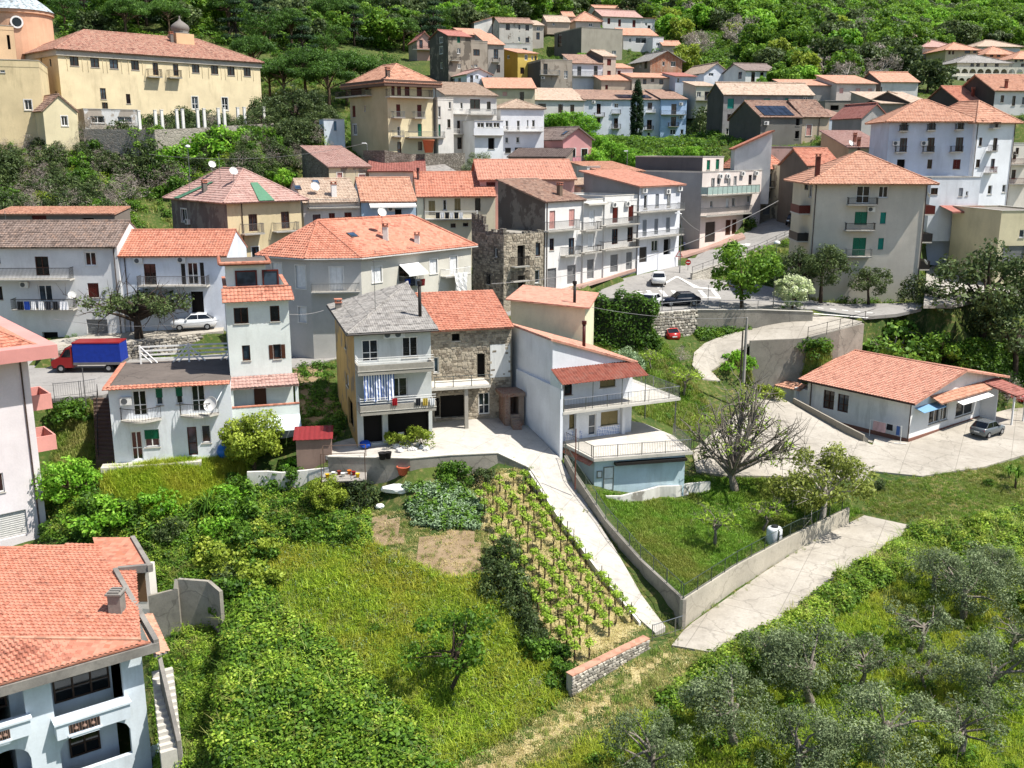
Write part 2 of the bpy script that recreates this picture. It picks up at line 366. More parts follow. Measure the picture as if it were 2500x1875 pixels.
class House:
    def __init__(s, name, label, T, xl, ye, xr, Y, al, D, yb=None, h=None, ref='l', wall='#d8d4c8', walls=None, cat='house', sink=2.0, stain=.35, group=None, thick=.18):
        s.T = T; s.al = R(al); c, sn = math.cos(s.al), math.sin(s.al)
        pl, pe = S(T, xl, ye); pr, _ = S(T, xr, ye)
        p0x = pl if ref == 'l' else pr; p1x = pr if ref == 'l' else pl
        A = PY(p0x, pe, Y); ez = A.z; a = (p1x-CX)/F; kk = -(ez-ZC)*ST
        q = (a*(Y*CT+kk)-A.x)/(c-a*sn*CT)
        s.W = abs(q); s.D = D
        fl = A if ref == 'l' else A+Vector((c*q, sn*q, 0))
        if h is None: h = ez-PY(p0x, S(T, 0, yb)[1], Y).z
        s.H = h; s.z0 = ez-h; s.Y = Y
        s.o = Vector((fl.x, fl.y, s.z0)); s.u = Vector((c, sn, 0)); s.vv = Vector((-sn, c, 0))
        s.e = empty(name, s.o, s.al, label, cat, group)
        s.M = Matrix.Translation(s.o) @ Matrix.Rotation(s.al, 4, 'Z'); s.Mi = s.M.inverted()
        s.wm = plaster(wall, stain) if isinstance(wall, str) else wall
        s.walls = {k: (plaster(v, stain) if isinstance(v, str) else v) for k, v in (walls or {}).items()}
        s.holes = {'F': [], 'L': [], 'R': [], 'B': []}; s.sink = sink; s.thick = thick; s.planes = []; s.gab = []
        HOUSES.append(s)
    # ---- geometry of faces
    def face(s, f):
        W_, D_ = s.W, s.D
        if f == 'F': return Vector((0, 0, 0)), Vector((1, 0, 0)), Vector((0, -1, 0)), W_
        if f == 'R': return Vector((W_, 0, 0)), Vector((0, 1, 0)), Vector((1, 0, 0)), D_
        if f == 'L': return Vector((0, D_, 0)), Vector((0, -1, 0)), Vector((-1, 0, 0)), D_
        return Vector((W_, D_, 0)), Vector((-1, 0, 0)), Vector((0, 1, 0)), W_
    def hit(s, f, tx, ty, off=0, T=None):
        o, e, n, L = s.face(f); px, py = S(T or s.T, tx, ty)
        p = PP(px, py, s.M @ (o+n*off), s.M.to_3x3() @ n); q = s.Mi @ p
        return (q-o).dot(e), q.z
    def local_on(s, f, a, z, off=0):
        o, e, n, L = s.face(f); return o+e*a+n*off+Vector((0, 0, z))
    def fframe(s, f, a, z, off=0):
        """matrix whose x runs along the face, y into the wall, z up"""
        o, e, n, L = s.face(f); p = s.local_on(f, a, z, off); b = -n
        return Matrix(((e.x, b.x, 0, p.x), (e.y, b.y, 0, p.y), (e.z, b.z, 1, p.z), (0, 0, 0, 1)))
    def put(s, mb, name, mats, M, parent=None, smooth=False):
        o = mb.build(name, mats, parent or s.e, smooth)
        if parent is None: o.matrix_local = M
        return o
    def window(s, f, code, x0, y0, x1, y1):
        a0, z1 = s.hit(f, x0, y0); a1, z0 = s.hit(f, x1, y1); L = s.face(f)[3]
        # mean of both ends removes the eave slope within one opening
        z1 = (z1+s.hit(f, x1, y0)[1])/2; z0 = (z0+s.hit(f, x0, y1)[1])/2
        a0 = max(.05, a0); a1 = min(L-.05, a1); z0 = max(z0, .02); z1 = min(z1, s.H-.06)
        if a1-a0 < .25 or z1-z0 < .25: return
        s.holes[f].append((a0, z0, a1, z1))
        if code == 'x': return (a0, z0, a1, z1)
        w, h = a1-a0, z1-z0; base = code.rstrip('+'); far = s.Y > 175
        M = s.fframe(f, a0, z0, -.1); fr = MB(); c0 = base[0]
        if '+' in code:
            tr = MB(); k = .11
            tr.box(-k, -.13, -k*.3, 0, -.1, h+k); tr.box(w, -.13, -k*.3, w+k, -.1, h+k); tr.box(0, -.13, h, w, -.1, h+k); tr.box(-k, -.17, -k, w+k, -.1, -k*.3)
        isdoor = z1-z0 > 1.75
        nm = 'door' if (isdoor and c0 in 'dDgo') else 'window'
        if c0 == 'g':
            nm = 'garage_door'; n = max(4, int(h/.16))
            for i in range(n): fr.hexa([(0, .06, h*i/n), (w, .06, h*i/n), (w, .09, h*i/n), (0, .09, h*i/n)], [(0, .03, h*(i+.8)/n), (w, .03, h*(i+.8)/n), (w, .09, h*(i+1)/n), (0, .09, h*(i+1)/n)])
            col = {'': plain('#7d7f80', .5, .2), 'w': plain('#c9c7c2', .6), 'd': plain('#3a3633', .6), 'b': plain('#5a4a3c', .6)}[base[1:2]]
            o = s.put(fr, nm, col, M)
        elif c0 == 's':
            nm = 'shuttered_window'; m = SHUT[base[1]]; k = 2 if w > .7 else 1
            frame_mesh(fr, w, h, .05, .07, 0); o = s.put(fr, nm, m, M)
            for i in range(k):
                q = MB(); xa = .05+(w-.1)*i/k+.01; xb = .05+(w-.1)*(i+1)/k-.01; q.box(xa, .02, .07, xb, .05, h-.06)
                if not far:
                    nsl = int((h-.2)/.12)
                    for j in range(nsl): q.box(xa+.06, -.005, .12+j*.12, xb-.06, .02, .19+j*.12)
                q.build('shutter', m, o)
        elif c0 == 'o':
            fr.box(0, .3, 0, w, .34, h); o = s.put(fr, 'opening', DARK, M)  # black panel stands in for the unlit inside of the opening
        else:
            m = {'w': WHITE, 'd': WHITE, 'W': BROWN, 'D': BROWN, 'h': WHITE, 'a': BROWN}[c0]
            frame_mesh(fr, w, h, .08 if not far else .1, .06, 1 if w > .75 else 0, .42 if isdoor else 0)
            o = s.put(fr, nm, m, M)
            p = MB(); p.box(.03, .07, .03, w-.03, .09, h-.03); p.build('pane', random.choice(PANES), o)
            if random.random() < .35 and not far:
                q = MB(); n = 8
                for i in range(n): q.poly([(w*.08+w*.84*i/n, .14+.02*(i % 2), .1), (w*.08+w*.84*(i+1)/n, .14+.02*((i+1) % 2), .1), (w*.08+w*.84*(i+1)/n, .14+.02*((i+1) % 2), h-.1), (w*.08+w*.84*i/n, .14+.02*(i % 2), h-.1)])
                q.build('curtain', CURT, o)
            if c0 == 'h':
                q = MB(); n = max(3, int(h*.55/.07))
                for i in range(n): q.hexa([(.02, .0, h-h*.55*(i+1)/n), (w-.02, .0, h-h*.55*(i+1)/n), (w-.02, .03, h-h*.55*(i+1)/n), (.02, .03, h-h*.55*(i+1)/n)], [(.02, -.02, h-h*.55*(i+.1)/n), (w-.02, -.02, h-h*.55*(i+.1)/n), (w-.02, .03, h-h*.55*i/n), (.02, .03, h-h*.55*i/n)])
                q.build('roller_shutter', SHUT[base[1]] if len(base) > 1 else GREEN, o)
            if len(base) > 1 and c0 in 'WwD' and base[1] == '2':    # leaves swung open beside it
                for sgn in (0, 1):
                    q = MB(); ww = w*.5
                    if sgn == 0: q.box(-ww-.02, -.13, .03, -.02, -.09, h-.03)
                    else: q.box(w+.02, -.13, .03, w+ww+.02, -.09, h-.03)
                    q.build('shutter', m, o)
        if '+' in code: tr.build('casing', plain('#d9d6cf', .8), o)
        if not isdoor and '+' not in code and not far:
            q = MB(); q.box(-.06, -.17, -.07, w+.06, .0, 0); q.build('sill', SLAB, o)
        return o
    def balcony(s, f, x0, y0, x1, y1, dep=1.0, style='i'):
        a0, z0 = s.hit(f, x0, y1, dep); a1, zb = s.hit(f, x1, y1, dep); zb = (zb+z0)/2; ht = s.hit(f, (x0+x1)/2, y0, dep)[1]
        if a1-a0 < .4: return
        rh = min(1.15, max(.75, ht-zb-.14)); w = a1-a0; M = s.fframe(f, a0, zb, dep)
        q = MB(); q.box(0, 0, 0, w, dep-.005, .14); q.box(-.03, -.03, .1, w+.03, .03, .15)
        o = s.put(q, 'balcony', SLAB, M); r = MB(); z = .15; far = s.Y > 175
        if style == 's':
            r.box(0, 0, z, w, .1, z+rh); r.box(0, .1, z, .1, dep-.01, z+rh); r.box(w-.1, .1, z, w, dep-.01, z+rh); mt = s.wm
        elif style == 'c':
            mt = [CONC, WHITE]; r.box(0, 0, z-.35, w, .13, z+.42); r.box(0, .13, z-.3, .1, dep-.01, z+.42); r.box(w-.1, .13, z-.3, w, dep-.01, z+.42)
            for k in (.62, .82, 1.0): r.box(0, .03, z+k-.03, w, .08, z+k, 1); r.box(.02, .08, z+k-.03, .06, dep-.02, z+k, 1)
        elif style == 'g':
            mt = [plain('#9fb3ab', .15), STEEL]
            r.box(.03, .03, z+.08, w-.03, .045, z+rh-.06); r.box(.03, .05, z+.08, .045, dep-.02, z+rh-.06); r.box(w-.045, .05, z+.08, w-.03, dep-.02, z+rh-.06)
            r.box(0, .01, z+rh-.05, w, .06, z+rh, 1)
            for i in range(int(w/1.2)+2):
                x = min(w-.05, i*1.2); r.box(x, .005, z, x+.05, .065, z+rh, 1)
        else:
            mt = {'i': IRON, 'w': WHITE, 'r': DKRED, 't': STEEL}[style]; st = .13 if not far else .22; bw = .022 if not far else .04
            r.box(0, 0, z+rh-.05, w, .05, z+rh); r.box(0, .01, z+.06, w, .04, z+.1)
            r.box(0, .05, z+rh-.05, .05, dep-.01, z+rh); r.box(w-.05, .05, z+rh-.05, w, dep-.01, z+rh)
            for i in range(int(w/st)+1):
                x = min(w-.03, i*st); r.box(x, .01, z, x+bw, .01+bw, z+rh-.05)
            for i in range(1, int(dep/st)):
                r.box(.01, i*st, z, .01+bw, i*st+bw, z+rh-.05); r.box(w-.01-bw, i*st, z, w-.01, i*st+bw, z+rh-.05)
        r.build('railing', mt, o)
        return o
    def ac(s, f, x, y):
        a, z = s.hit(f, x, y); M = s.fframe(f, a-.42, z-.3, .36); q = MB()
        q.box(0, 0, 0, .84, .3, .6); o = s.put(q, 'air_conditioner', plain('#dcdad4', .5), M)
        g = MB(); g.lathe([(.0, 0), (.2, 0), (.22, .01), (.235, .0)], 14); gm = g.build('fan_grille', plain('#55585a', .5), o)
        gm.matrix_local = Matrix.Translation((.3, -.012, .3)) @ Matrix.Rotation(R(90), 4, 'X')
    def pipe(s, f, x, y, m=None):
        a, z = s.hit(f, x, y); q = MB(); q.tube([(0, 0, 0), (0, 0, s.H-.05)], .055, 6)
        s.put(q, 'downpipe', m or plain('#4a3b35', .5), s.fframe(f, a, 0, .09))
    def awning(s, f, x0, y0, x1, y1, dep, m, drop=.5, name='awning', corr=False):
        a0, z1 = s.hit(f, x0, y0); a1, _ = s.hit(f, x1, y0); w = a1-a0; q = MB()
        M = s.fframe(f, a0, z1, 0)
        if corr:
            n = int(w/.1)
            for i in range(n):
                xa, xb = w*i/n, w*(i+1)/n; ha, hb = .03*(i % 2), .03*((i+1) % 2)
                q.hexa([(xa, -dep, -drop+ha-.02), (xb, -dep, -drop+hb-.02), (xb, -.01, hb-.02), (xa, -.01, ha-.02)], [(xa, -dep, -drop+ha), (xb, -dep, -drop+hb), (xb, -.01, hb), (xa, -.01, ha)])
        else:
            q.hexa([(0, -dep, -drop-.04), (w, -dep, -drop-.04), (w, -.01, -.04), (0, -.01, -.04)], [(0, -dep, -drop), (w, -dep, -drop), (w, -.01, 0), (0, -.01, 0)])
            q.box(0, -dep-.02, -drop-.2, w, -dep, -drop)
        return s.put(q, name, m, M)
    def parse(s, txt, T=None):
        T0 = s.T
        if T: s.T = T
        for it in txt.replace('\n', ';').split(';'):
            k = it.split()
            if not k: continue
            f = 'F'
            if k[0] in ('F', 'L', 'R', '0', '1', '2', '3', '4', '5'): f = k.pop(0)
            c = k[0]; v = [float(a) for a in k[1:] if a.lstrip('-').replace('.', '').isdigit()]
            st = [a for a in k[1:] if not a.lstrip('-').replace('.', '').isdigit()]
            if c == 'bal': s.balcony(f, *v[:4], dep=v[4] if len(v) > 4 else 1.0, style=st[0] if st else 'i')
            elif c == 'ac': s.ac(f, *v)
            elif c == 'pipe': s.pipe(f, v[0], v[1] if len(v) > 1 else 0)
            elif c == 'dish': s.dish(f, *v)
            else: s.window(f, c, *v[:4])
        s.T = T0
        return s
    def dish(s, f, x, y, r=.45):
        a, z = s.hit(f, x, y, .5); M = s.fframe(f, a, z, .5); make_dish(r, s.e, M)
    # ---- roofs
    def roof(s, kind, col='new', rh=1.6, ov=.45, og=.3, tiles=None, au=.5, av=.5, ph=.5, fascia=None, inset=None, cap=True, th=.14):
        W_, D_, H = s.W, s.D, s.H; tiles = (s.Y < 150) if tiles is None else tiles; far = not tiles
        V = lambda *a: Vector(a); pl = []; ridges = []
        if kind == 'gable':
            k = rh/(D_/2); z = H-ov*k
            pl = [[V(-og, -ov, z), V(W_+og, -ov, z), V(W_+og, D_/2, H+rh), V(-og, D_/2, H+rh)], [V(W_+og, D_+ov, z), V(-og, D_+ov, z), V(-og, D_/2, H+rh), V(W_+og, D_/2, H+rh)]]
            s.gab += [([V(W_, 0, H), V(W_, D_, H), V(W_, D_/2, H+rh)], 'R'), ([V(0, D_, H), V(0, 0, H), V(0, D_/2, H+rh)], 'L')]
            ridges = [(pl[0][3], pl[0][2])]
        elif kind == 'gableV':
            k = rh/(W_/2); z = H-ov*k
            pl = [[V(-ov, D_+og, z), V(-ov, -og, z), V(W_/2, -og, H+rh), V(W_/2, D_+og, H+rh)], [V(W_+ov, -og, z), V(W_+ov, D_+og, z), V(W_/2, D_+og, H+rh), V(W_/2, -og, H+rh)]]
            s.gab += [([V(0, 0, H), V(W_, 0, H), V(W_/2, 0, H+rh)], 'F'), ([V(W_, D_, H), V(0, D_, H), V(W_/2, D_, H+rh)], 'B')]
            ridges = [(pl[0][2], pl[0][3])]
        elif kind == 'shed':       # rises to the back
            k = rh/D_; z = H-ov*k; zb = H+rh+og*k
            pl = [[V(-og, -ov, z), V(W_+og, -ov, z), V(W_+og, D_+og, zb), V(-og, D_+og, zb)]]
            s.gab += [([V(W_, 0, H), V(W_, D_, H), V(W_, D_, H+rh)], 'R'), ([V(0, D_, H), V(0, 0, H), V(0, D_, H+rh)], 'L'), ([V(W_, D_, H), V(0, D_, H), V(0, D_, H+rh), V(W_, D_, H+rh)], 'B')]
        elif kind == 'shedR':      # high on the left, falls to the right
            k = rh/W_; zr = H-ov*k; zl = H+rh+og*k
            pl = [[V(W_+ov, -og, zr), V(W_+ov, D_+og, zr), V(-og, D_+og, zl), V(-og, -og, zl)]]
            s.gab += [([V(0, 0, H), V(W_, 0, H), V(0, 0, H+rh)], 'F'), ([V(W_, D_, H), V(0, D_, H), V(0, D_, H+rh)], 'B'), ([V(0, D_, H), V(0, 0, H), V(0, 0, H+rh), V(0, D_, H+rh)], 'L')]
        elif kind == 'shedL':      # low on the left, rises to the right
            k = rh/W_; zl = H-ov*k; zr = H+rh+og*k
            pl = [[V(-ov, D_+og, zl), V(-ov, -og, zl), V(W_+og, -og, zr), V(W_+og, D_+og, zr)]]
            s.gab += [([V(0, 0, H), V(W_, 0, H), V(W_, 0, H+rh)], 'F'), ([V(W_, D_, H), V(0, D_, H), V(W_, D_, H+rh)], 'B'), ([V(W_, 0, H), V(W_, D_, H), V(W_, D_, H+rh), V(W_, 0, H+rh)], 'R')]
        elif kind == 'hip':
            i = inset if inset is not None else min(W_, D_)/2
            k = rh/(D_/2); z = H-ov*k; zz = H+rh
            if W_ >= D_ or inset is not None: r0, r1 = V(i, D_/2, zz), V(W_-i, D_/2, zz)
            else: k = rh/(W_/2); z = H-ov*k; r0, r1 = V(W_/2, i, zz), V(W_/2, D_-i, zz)
            a, b, c, d = V(-ov, -ov, z), V(W_+ov, -ov, z), V(W_+ov, D_+ov, z), V(-ov, D_+ov, z)
            if W_ >= D_ or inset is not None: pl = [[a, b, r1, r0], [b, c, r1], [c, d, r0, r1], [d, a, r0]]
            else: pl = [[a, b, r0], [b, c, r1, r0], [c, d, r1], [d, a, r0, r1]]
            ridges = [(r0, r1), (a, r0), (b, r1), (c, r1), (d, r0)]
            if W_ < D_ and inset is None: ridges = [(r0, r1), (a, r0), (b, r0), (c, r1), (d, r1)]
        elif kind == 'pyr':
            ap = V(W_*au, D_*av, H+rh); z = H-ov*.3
            a, b, c, d = V(-ov, -ov, z), V(W_+ov, -ov, z), V(W_+ov, D_+ov, z), V(-ov, D_+ov, z)
            pl = [[a, b, ap], [b, c, ap], [c, d, ap], [d, a, ap]]; ridges = [(a, ap), (b, ap), (c, ap), (d, ap)]
        elif kind == 'flat':
            q = MB(); q.box(.02, .02, H-.1, W_-.02, D_-.02, H+.02); o = q.build('roof', concrete('flat_roof', '#77716a', '#8f887f', .3), s.e)
            if ph:
                t = .22; e = .03; q = MB()
                for (x0, y0, x1, y1) in ((-e, -e, W_+e, t), (-e, D_-t, W_+e, D_+e), (-e, t, t, D_-t), (W_-t, t, W_+e, D_-t)): q.box(x0, y0, H+.003, x1, y1, H+ph)
                q.build('parapet', s.wm, s.e)
                q = MB()
                for (x0, y0, x1, y1) in ((-.08, -.08, W_+.08, t+.04), (-.08, D_-t-.04, W_+.08, D_+.08), (-.08, t+.04, t+.04, D_-t-.04), (W_-t-.04, t+.04, W_+.08, D_-t-.04)): q.box(x0, y0, H+ph, x1, y1, H+ph+.06)
                q.build('coping', SLAB, s.e)
            return s
        return s.lay(pl, ridges, col, tiles, cap, fascia, th)
    def lay(s, pl, ridges, col='new', tiles=True, cap=True, fascia=None, th=.14, corr=False):
        V = lambda *a: Vector(a); far = not tiles
        up = V(0, 0, th+.01); pl = [[p+up for p in P] for P in pl]; ridges = [(a+up, b+up) for a, b in ridges]
        s.planes = pl; q = MB()
        for P in pl:
            _, _, _, n = plane_axes(P); q.prism([p-n*th for p in P], th, 0, n)
        rm = RM(col, far) if isinstance(col, str) else col
        s.rf = q.build('roof', [rm], s.e)
        if tiles and not corr:
            t = MB(); ns = 3 if s.Y < 100 else 2
            for P in pl: tile_courses(t, P, nseg=ns, tw=.3 if s.Y < 100 else .34, ch=.36 if s.Y < 100 else .42)
            o = t.build('roof_tiles', rm, s.rf); tag(o, kind='stuff')
        if cap and ridges:
            t = MB()
            for a, b in ridges: ridge_caps(t, a+V(0, 0, .03), b+V(0, 0, .03), .12 if not far else .16)
            tag(t.build('ridge_tiles', rm, s.rf), kind='stuff')
        if fascia:
            t = MB(); P = pl[0]; g = plain(fascia, .5)
            for P in pl:
                a, b = P[0], P[1]; d = (b-a)
                t.tube([a+V(0, 0, -.1), b+V(0, 0, -.1)], .08, 6)
            t.build('gutter', g, s.e)
        return s
    def roofhit(s, tx, ty, T=None):
        px, py = S(T or s.T, tx, ty); d = s.Mi.to_3x3() @ ray(px, py); o = s.Mi @ Vector((0, 0, ZC)); best = None
        for P in s.planes:
            b, e, u, n = plane_axes(P)
            if abs(n.dot(d)) < 1e-6: continue
            t = (b-o).dot(n)/d.dot(n); q = o+d*t
            if n.dot(d) > 0: continue
            p2 = [((p-b).dot(e), (p-b).dot(u)) for p in P]; x, y = (q-b).dot(e), (q-b).dot(u)
            if inpoly(np.array([x]), np.array([y]), p2)[0] and (best is None or t < best[0]): best = (t, q, n, e, u)
        if best is None:
            t = (s.H+.05-o.z)/d.z; q = o+d*t; q.x = min(max(q.x, .4), s.W-.4); q.y = min(max(q.y, .4), s.D-.4)
            return q, Vector((0, 0, 1)), Vector((1, 0, 0)), Vector((0, 1, 0))
        return best[1:]
    def chimney(s, tx, ty, h=1.2, w=.45, m=None, pot=True, T=None, pipe=False):
        p, n, e, u = s.roofhit(tx, ty, T); q = MB()
        if pipe:
            q.tube([p-Vector((0, 0, .4)), p+Vector((0, 0, h))], .14, 9); o = q.build('flue_pipe', m or plain('#3d2620', .5), s.e, True)
            c = MB(); c.lathe([(.16, 0), (.2, .02), (.2, .3), (.12, .32), (0, .33)], 10, (p.x, p.y, p.z+h)); c.build('cowl', m or plain('#3d2620', .5), o); return
        a = w/2; q.box(p.x-a, p.y-a, p.z-.5, p.x+a, p.y+a, p.z+h); o = q.build('chimney', m or s.wm, s.e)
        c = MB(); c.box(p.x-a-.06, p.y-a-.06, p.z+h, p.x+a+.06, p.y+a+.06, p.z+h+.08)
        if pot:
            for sx in (-1, 1):
                for sy in (-1, 1): c.box(p.x+sx*(a-.05)-.05, p.y+sy*(a-.05)-.05, p.z+h+.08, p.x+sx*(a-.05)+.05, p.y+sy*(a-.05)+.05, p.z+h+.28)
            c.box(p.x-a-.08, p.y-a-.08, p.z+h+.28, p.x+a+.08, p.y+a+.08, p.z+h+.34)
        c.build('chimney_cap', RM('new'), o)
    def roof_dish(s, tx, ty, r=.5, hp=1.0, T=None):
        p, n, e, u = s.roofhit(tx, ty, T); q = MB(); q.tube([p, p+Vector((0, 0, hp))], .03, 5); o = q.build('dish_mast', STEEL, s.e)
        make_dish(r, o, Matrix.Translation(p+Vector((0, -.05, hp))) @ Matrix.Rotation(-s.al+R(35), 4, 'Z'))
    def antenna(s, tx, ty, hp=2.5, T=None):
        p, n, e, u = s.roofhit(tx, ty, T); q = MB(); q.tube([p, p+Vector((0, 0, hp))], .025, 5)
        q.tube([p+Vector((-.1, 0, hp-.2)), p+Vector((1.0, .3, hp-.2))], .018, 4)
        for i in range(7):
            c = p+Vector((.15*i, .045*i, hp-.2)); q.tube([c-Vector((-.08, .3, 0)), c+Vector((-.08, .3, 0))], .012, 4)
        q.build('tv_antenna', STEEL, s.e)
    def skylight(s, tx, ty, w=.8, h=1.1, T=None):
        p, n, e, u = s.roofhit(tx, ty, T); q = MB(); a, b = e*w/2, u*h/2; c = p+n*.05
        q.prism([c-a-b, c+a-b, c+a+b, c-a+b], .12, 0, n); o = q.build('skylight', plain('#55483f', .5), s.e)
        g = MB(); c = p+n*.172; a *= .84; b *= .86; g.poly([c-a-b, c+a-b, c+a+b, c-a+b]); g.build('pane', glass('#3b5068'), o)
HOUSES = []
DISHM = None
def make_dish(r, parent, M):
    r *= .8; q = MB(); prof = [(0.0, .0)]+[(r*i/5, .22*r*(i/5)**2) for i in range(1, 6)]+[(r*1.0, .22*r+.02), (r*.98, .22*r+.02)]
    q.lathe(prof, 18); o = q.build('satellite_dish', plain('#dedcd6', .5), parent, True)
    o.matrix_local = M @ Matrix.Rotation(R(62), 4, 'X')
    a = MB(); a.tube([(0, -r*.95, .2*r), (0, -r*.35, r*.75)], .018, 5); a.tube([(0, -r*.35, r*.72), (0, -r*.35+.02, r*.85)], .05, 6)
    a.build('feed_arm', STEEL, o)
def mk(*a, feats='', roof=None, **kw):
    h = House(*a, **kw)
    if feats: h.parse(feats)
    if roof: h.roof(**roof) if isinstance(roof, dict) else h.roof(*roof)
    return h

class PolyHouse(House):
    """walls on any footprint: world points counter-clockwise seen from above, first face = points 0-1"""
    def __init__(s, name, label, T, pts, z0, H, wall='#d8d4c8', walls=None, cat='house', sink=2.0, stain=.35, thick=.18):
        s.T = T; s.al = 0; s.H = H; s.z0 = z0; s.Y = min(p[1] for p in pts)
        c = Vector((sum(p[0] for p in pts)/len(pts), sum(p[1] for p in pts)/len(pts), z0)); s.o = c
        s.pts = [Vector((p[0]-c.x, p[1]-c.y, 0)) for p in pts]; s.W = s.D = 0
        s.e = empty(name, c, 0, label, cat); s.M = Matrix.Translation(c); s.Mi = s.M.inverted()
        s.wm = plaster(wall, stain) if isinstance(wall, str) else wall
        s.walls = {k: (plaster(v, stain) if isinstance(v, str) else v) for k, v in (walls or {}).items()}
        s.holes = {str(i): [] for i in range(len(pts))}; s.sink = sink; s.thick = thick; s.planes = []; s.gab = []
        HOUSES.append(s)
    def face(s, f):
        i = 0 if f == 'F' else int(f); a = s.pts[i]; b = s.pts[(i+1) % len(s.pts)]; e = (b-a).normalized()
        return a, e, Vector((e.y, -e.x, 0)), (b-a).length
    def hit(s, f, *a, **k): return House.hit(s, '0' if f == 'F' else f, *a, **k)
    def window(s, f, *a): return House.window(s, '0' if f == 'F' else f, *a)
def _finish(s):
    poly = isinstance(s, PolyHouse)
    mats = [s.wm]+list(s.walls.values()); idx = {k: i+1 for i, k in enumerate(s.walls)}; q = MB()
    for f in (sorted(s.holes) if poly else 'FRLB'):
        o, e, n, L = s.face(f); hs = s.holes[f]; m = idx.get(f, 0); ins = -n*s.thick
        xs = sorted(set([0, L]+[round(h[i], 4) for h in hs for i in (0, 2)])); zs = sorted(set([-s.sink, s.H]+[round(h[i], 4) for h in hs for i in (1, 3)]))
        P = lambda a, z: o+e*a+Vector((0, 0, z))
        inh = lambda a, z: any(h[0]-1e-4 < a < h[2]+1e-4 and h[1]-1e-4 < z < h[3]+1e-4 for h in hs)
        for i in range(len(xs)-1):
            j = 0
            while j < len(zs)-1:
                if xs[i+1]-xs[i] < 1e-3 or inh((xs[i]+xs[i+1])/2, (zs[j]+zs[j+1])/2): j += 1; continue
                k = j
                while k+1 < len(zs)-1 and not inh((xs[i]+xs[i+1])/2, (zs[k+1]+zs[k+2])/2): k += 1
                q.poly([P(xs[i], zs[j]), P(xs[i+1], zs[j]), P(xs[i+1], zs[k+1]), P(xs[i], zs[k+1])], m); j = k+1
        for a0, z0, a1, z1 in hs:
            for (a, b, c, d) in ((a0, z0, a0, z1), (a1, z1, a1, z0), (a1, z0, a0, z0), (a0, z1, a1, z1)):
                q.poly([P(a, b), P(a, b)+ins, P(c, d)+ins, P(c, d)], m)
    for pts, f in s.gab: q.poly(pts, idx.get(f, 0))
    t = getattr(s, 'core', .42)
    if poly:
        n = len(s.pts); c = sum(s.pts, Vector())/n; inn = []
        for i in range(n):
            a, b, d = s.pts[i-1], s.pts[i], s.pts[(i+1) % n]
            e1 = (b-a).normalized(); e2 = (d-b).normalized(); m_ = (Vector((-e1.y, e1.x, 0))+Vector((-e2.y, e2.x, 0)))
            m_ = m_/max(.3, m_.dot(Vector((-e1.y, e1.x, 0)))); inn.append(b+m_*t+Vector((0, 0, -s.sink)))
        q.prism(inn, s.H+s.sink-.12)
        q.poly([p+Vector((0, 0, s.H-.01)) for p in s.pts])
    else: q.box(t, t, -s.sink, s.W-t, s.D-t, s.H-.12)
    s.wall = q.build('wall', mats, s.e)
House.finish = _finish
# ------------------------------------------------------------------ houses along the road and below it
STONE = stone_mat('rubble_stone', '#8d8272', '#b3a894', '#a39a88', 2.4)
STONED = stone_mat('rubble_dark', '#6d675e', '#9d978b', '#554f47', 3.0)
V = lambda *a: Vector(a)
# --- white house with green shutters
WG = mk('white_house', 'low white house with green roller shutters, curved balconies and flat grey roof terrace', 'C1', 832, 470, 1775, 73, 13, 9, yb=1050, wall='#dfe3e6', stain=.5, sink=1.5,
 feats='''d 1015 485 1142 680; hg 1195 468 1262 600; hg 1350 458 1415 590; d 1470 440 1592 650
 d 1003 800 1110 1022; hg 1108 786 1236 922; D 1440 765 1530 985; d 1548 752 1632 890; w 1648 765 1672 850; ac 975 560''')
q = MB(); q.box(-.05, -.05, WG.H, WG.W-.02, WG.D, WG.H+.12); rf = q.build('roof', concrete('bitumen', '#5e5650', '#6f665f', .6, 1.5), WG.e)
t = MB(); tile_courses(t, [V(-.35, -.55, WG.H-.02), V(WG.W, -.55, WG.H-.02), V(WG.W, .1, WG.H+.16), V(-.35, .1, WG.H+.16)], nseg=4, ch=.36); tag(t.build('eave_tiles', RM('new'), rf), kind='stuff')
t = MB(); tile_courses(t, [V(-.3, WG.D, WG.H+.05), V(-.3, -.3, WG.H+.05), V(.15, -.3, WG.H+.2), V(.15, WG.D, WG.H+.2)], nseg=4); tag(t.build('verge_tiles', RM('new'), rf), kind='stuff')
def bow_balcony(h, x0, y0, x1, y1, dep=1.1):
    a0, z = h.hit('F', x0, y1, .4); a1, _ = h.hit('F', x1, y1, .4); z = h.hit('F', (x0+x1)/2, y1+5, dep)[1]; w = a1-a0; M = h.fframe('F', a0, z, 0); n = 14
    arc = [(w*i/n, -dep*(.35+.65*math.sin(math.pi*i/n))) for i in range(n+1)]
    q = MB(); q.prism([(0, -.01, 0)]+[(x, y, 0) for x, y in arc]+[(w, -.01, 0)], .13); o = h.put(q, 'balcony', SLAB, M); r = MB()
    pts = [(0.02, -.02)]+arc+[(w-.02, -.02)]
    r.tube([(x, y, 1.1) for x, y in pts], .03, 5); r.tube([(x, y, .22) for x, y in pts], .018, 4)
    for i in range(len(pts)-1):
        (xa, ya), (xb, yb) = pts[i], pts[i+1]; L = math.hypot(xb-xa, yb-ya); k = max(1, int(L/.12))
        for j in range(k): r.tube([(xa+(xb-xa)*j/k, ya+(yb-ya)*j/k, .13), (xa+(xb-xa)*j/k, ya+(yb-ya)*j/k, 1.1)], .011, 4)
    r.build('railing', IRON, o)
q = MB(); q.box(-.9, -1.1, -.5, WG.W*.72, -.02, .06); q.build('path', SLAB, WG.e)
bow_balcony(WG, 935, 625, 1245, 735); bow_balcony(WG, 1393, 585, 1690, 695)
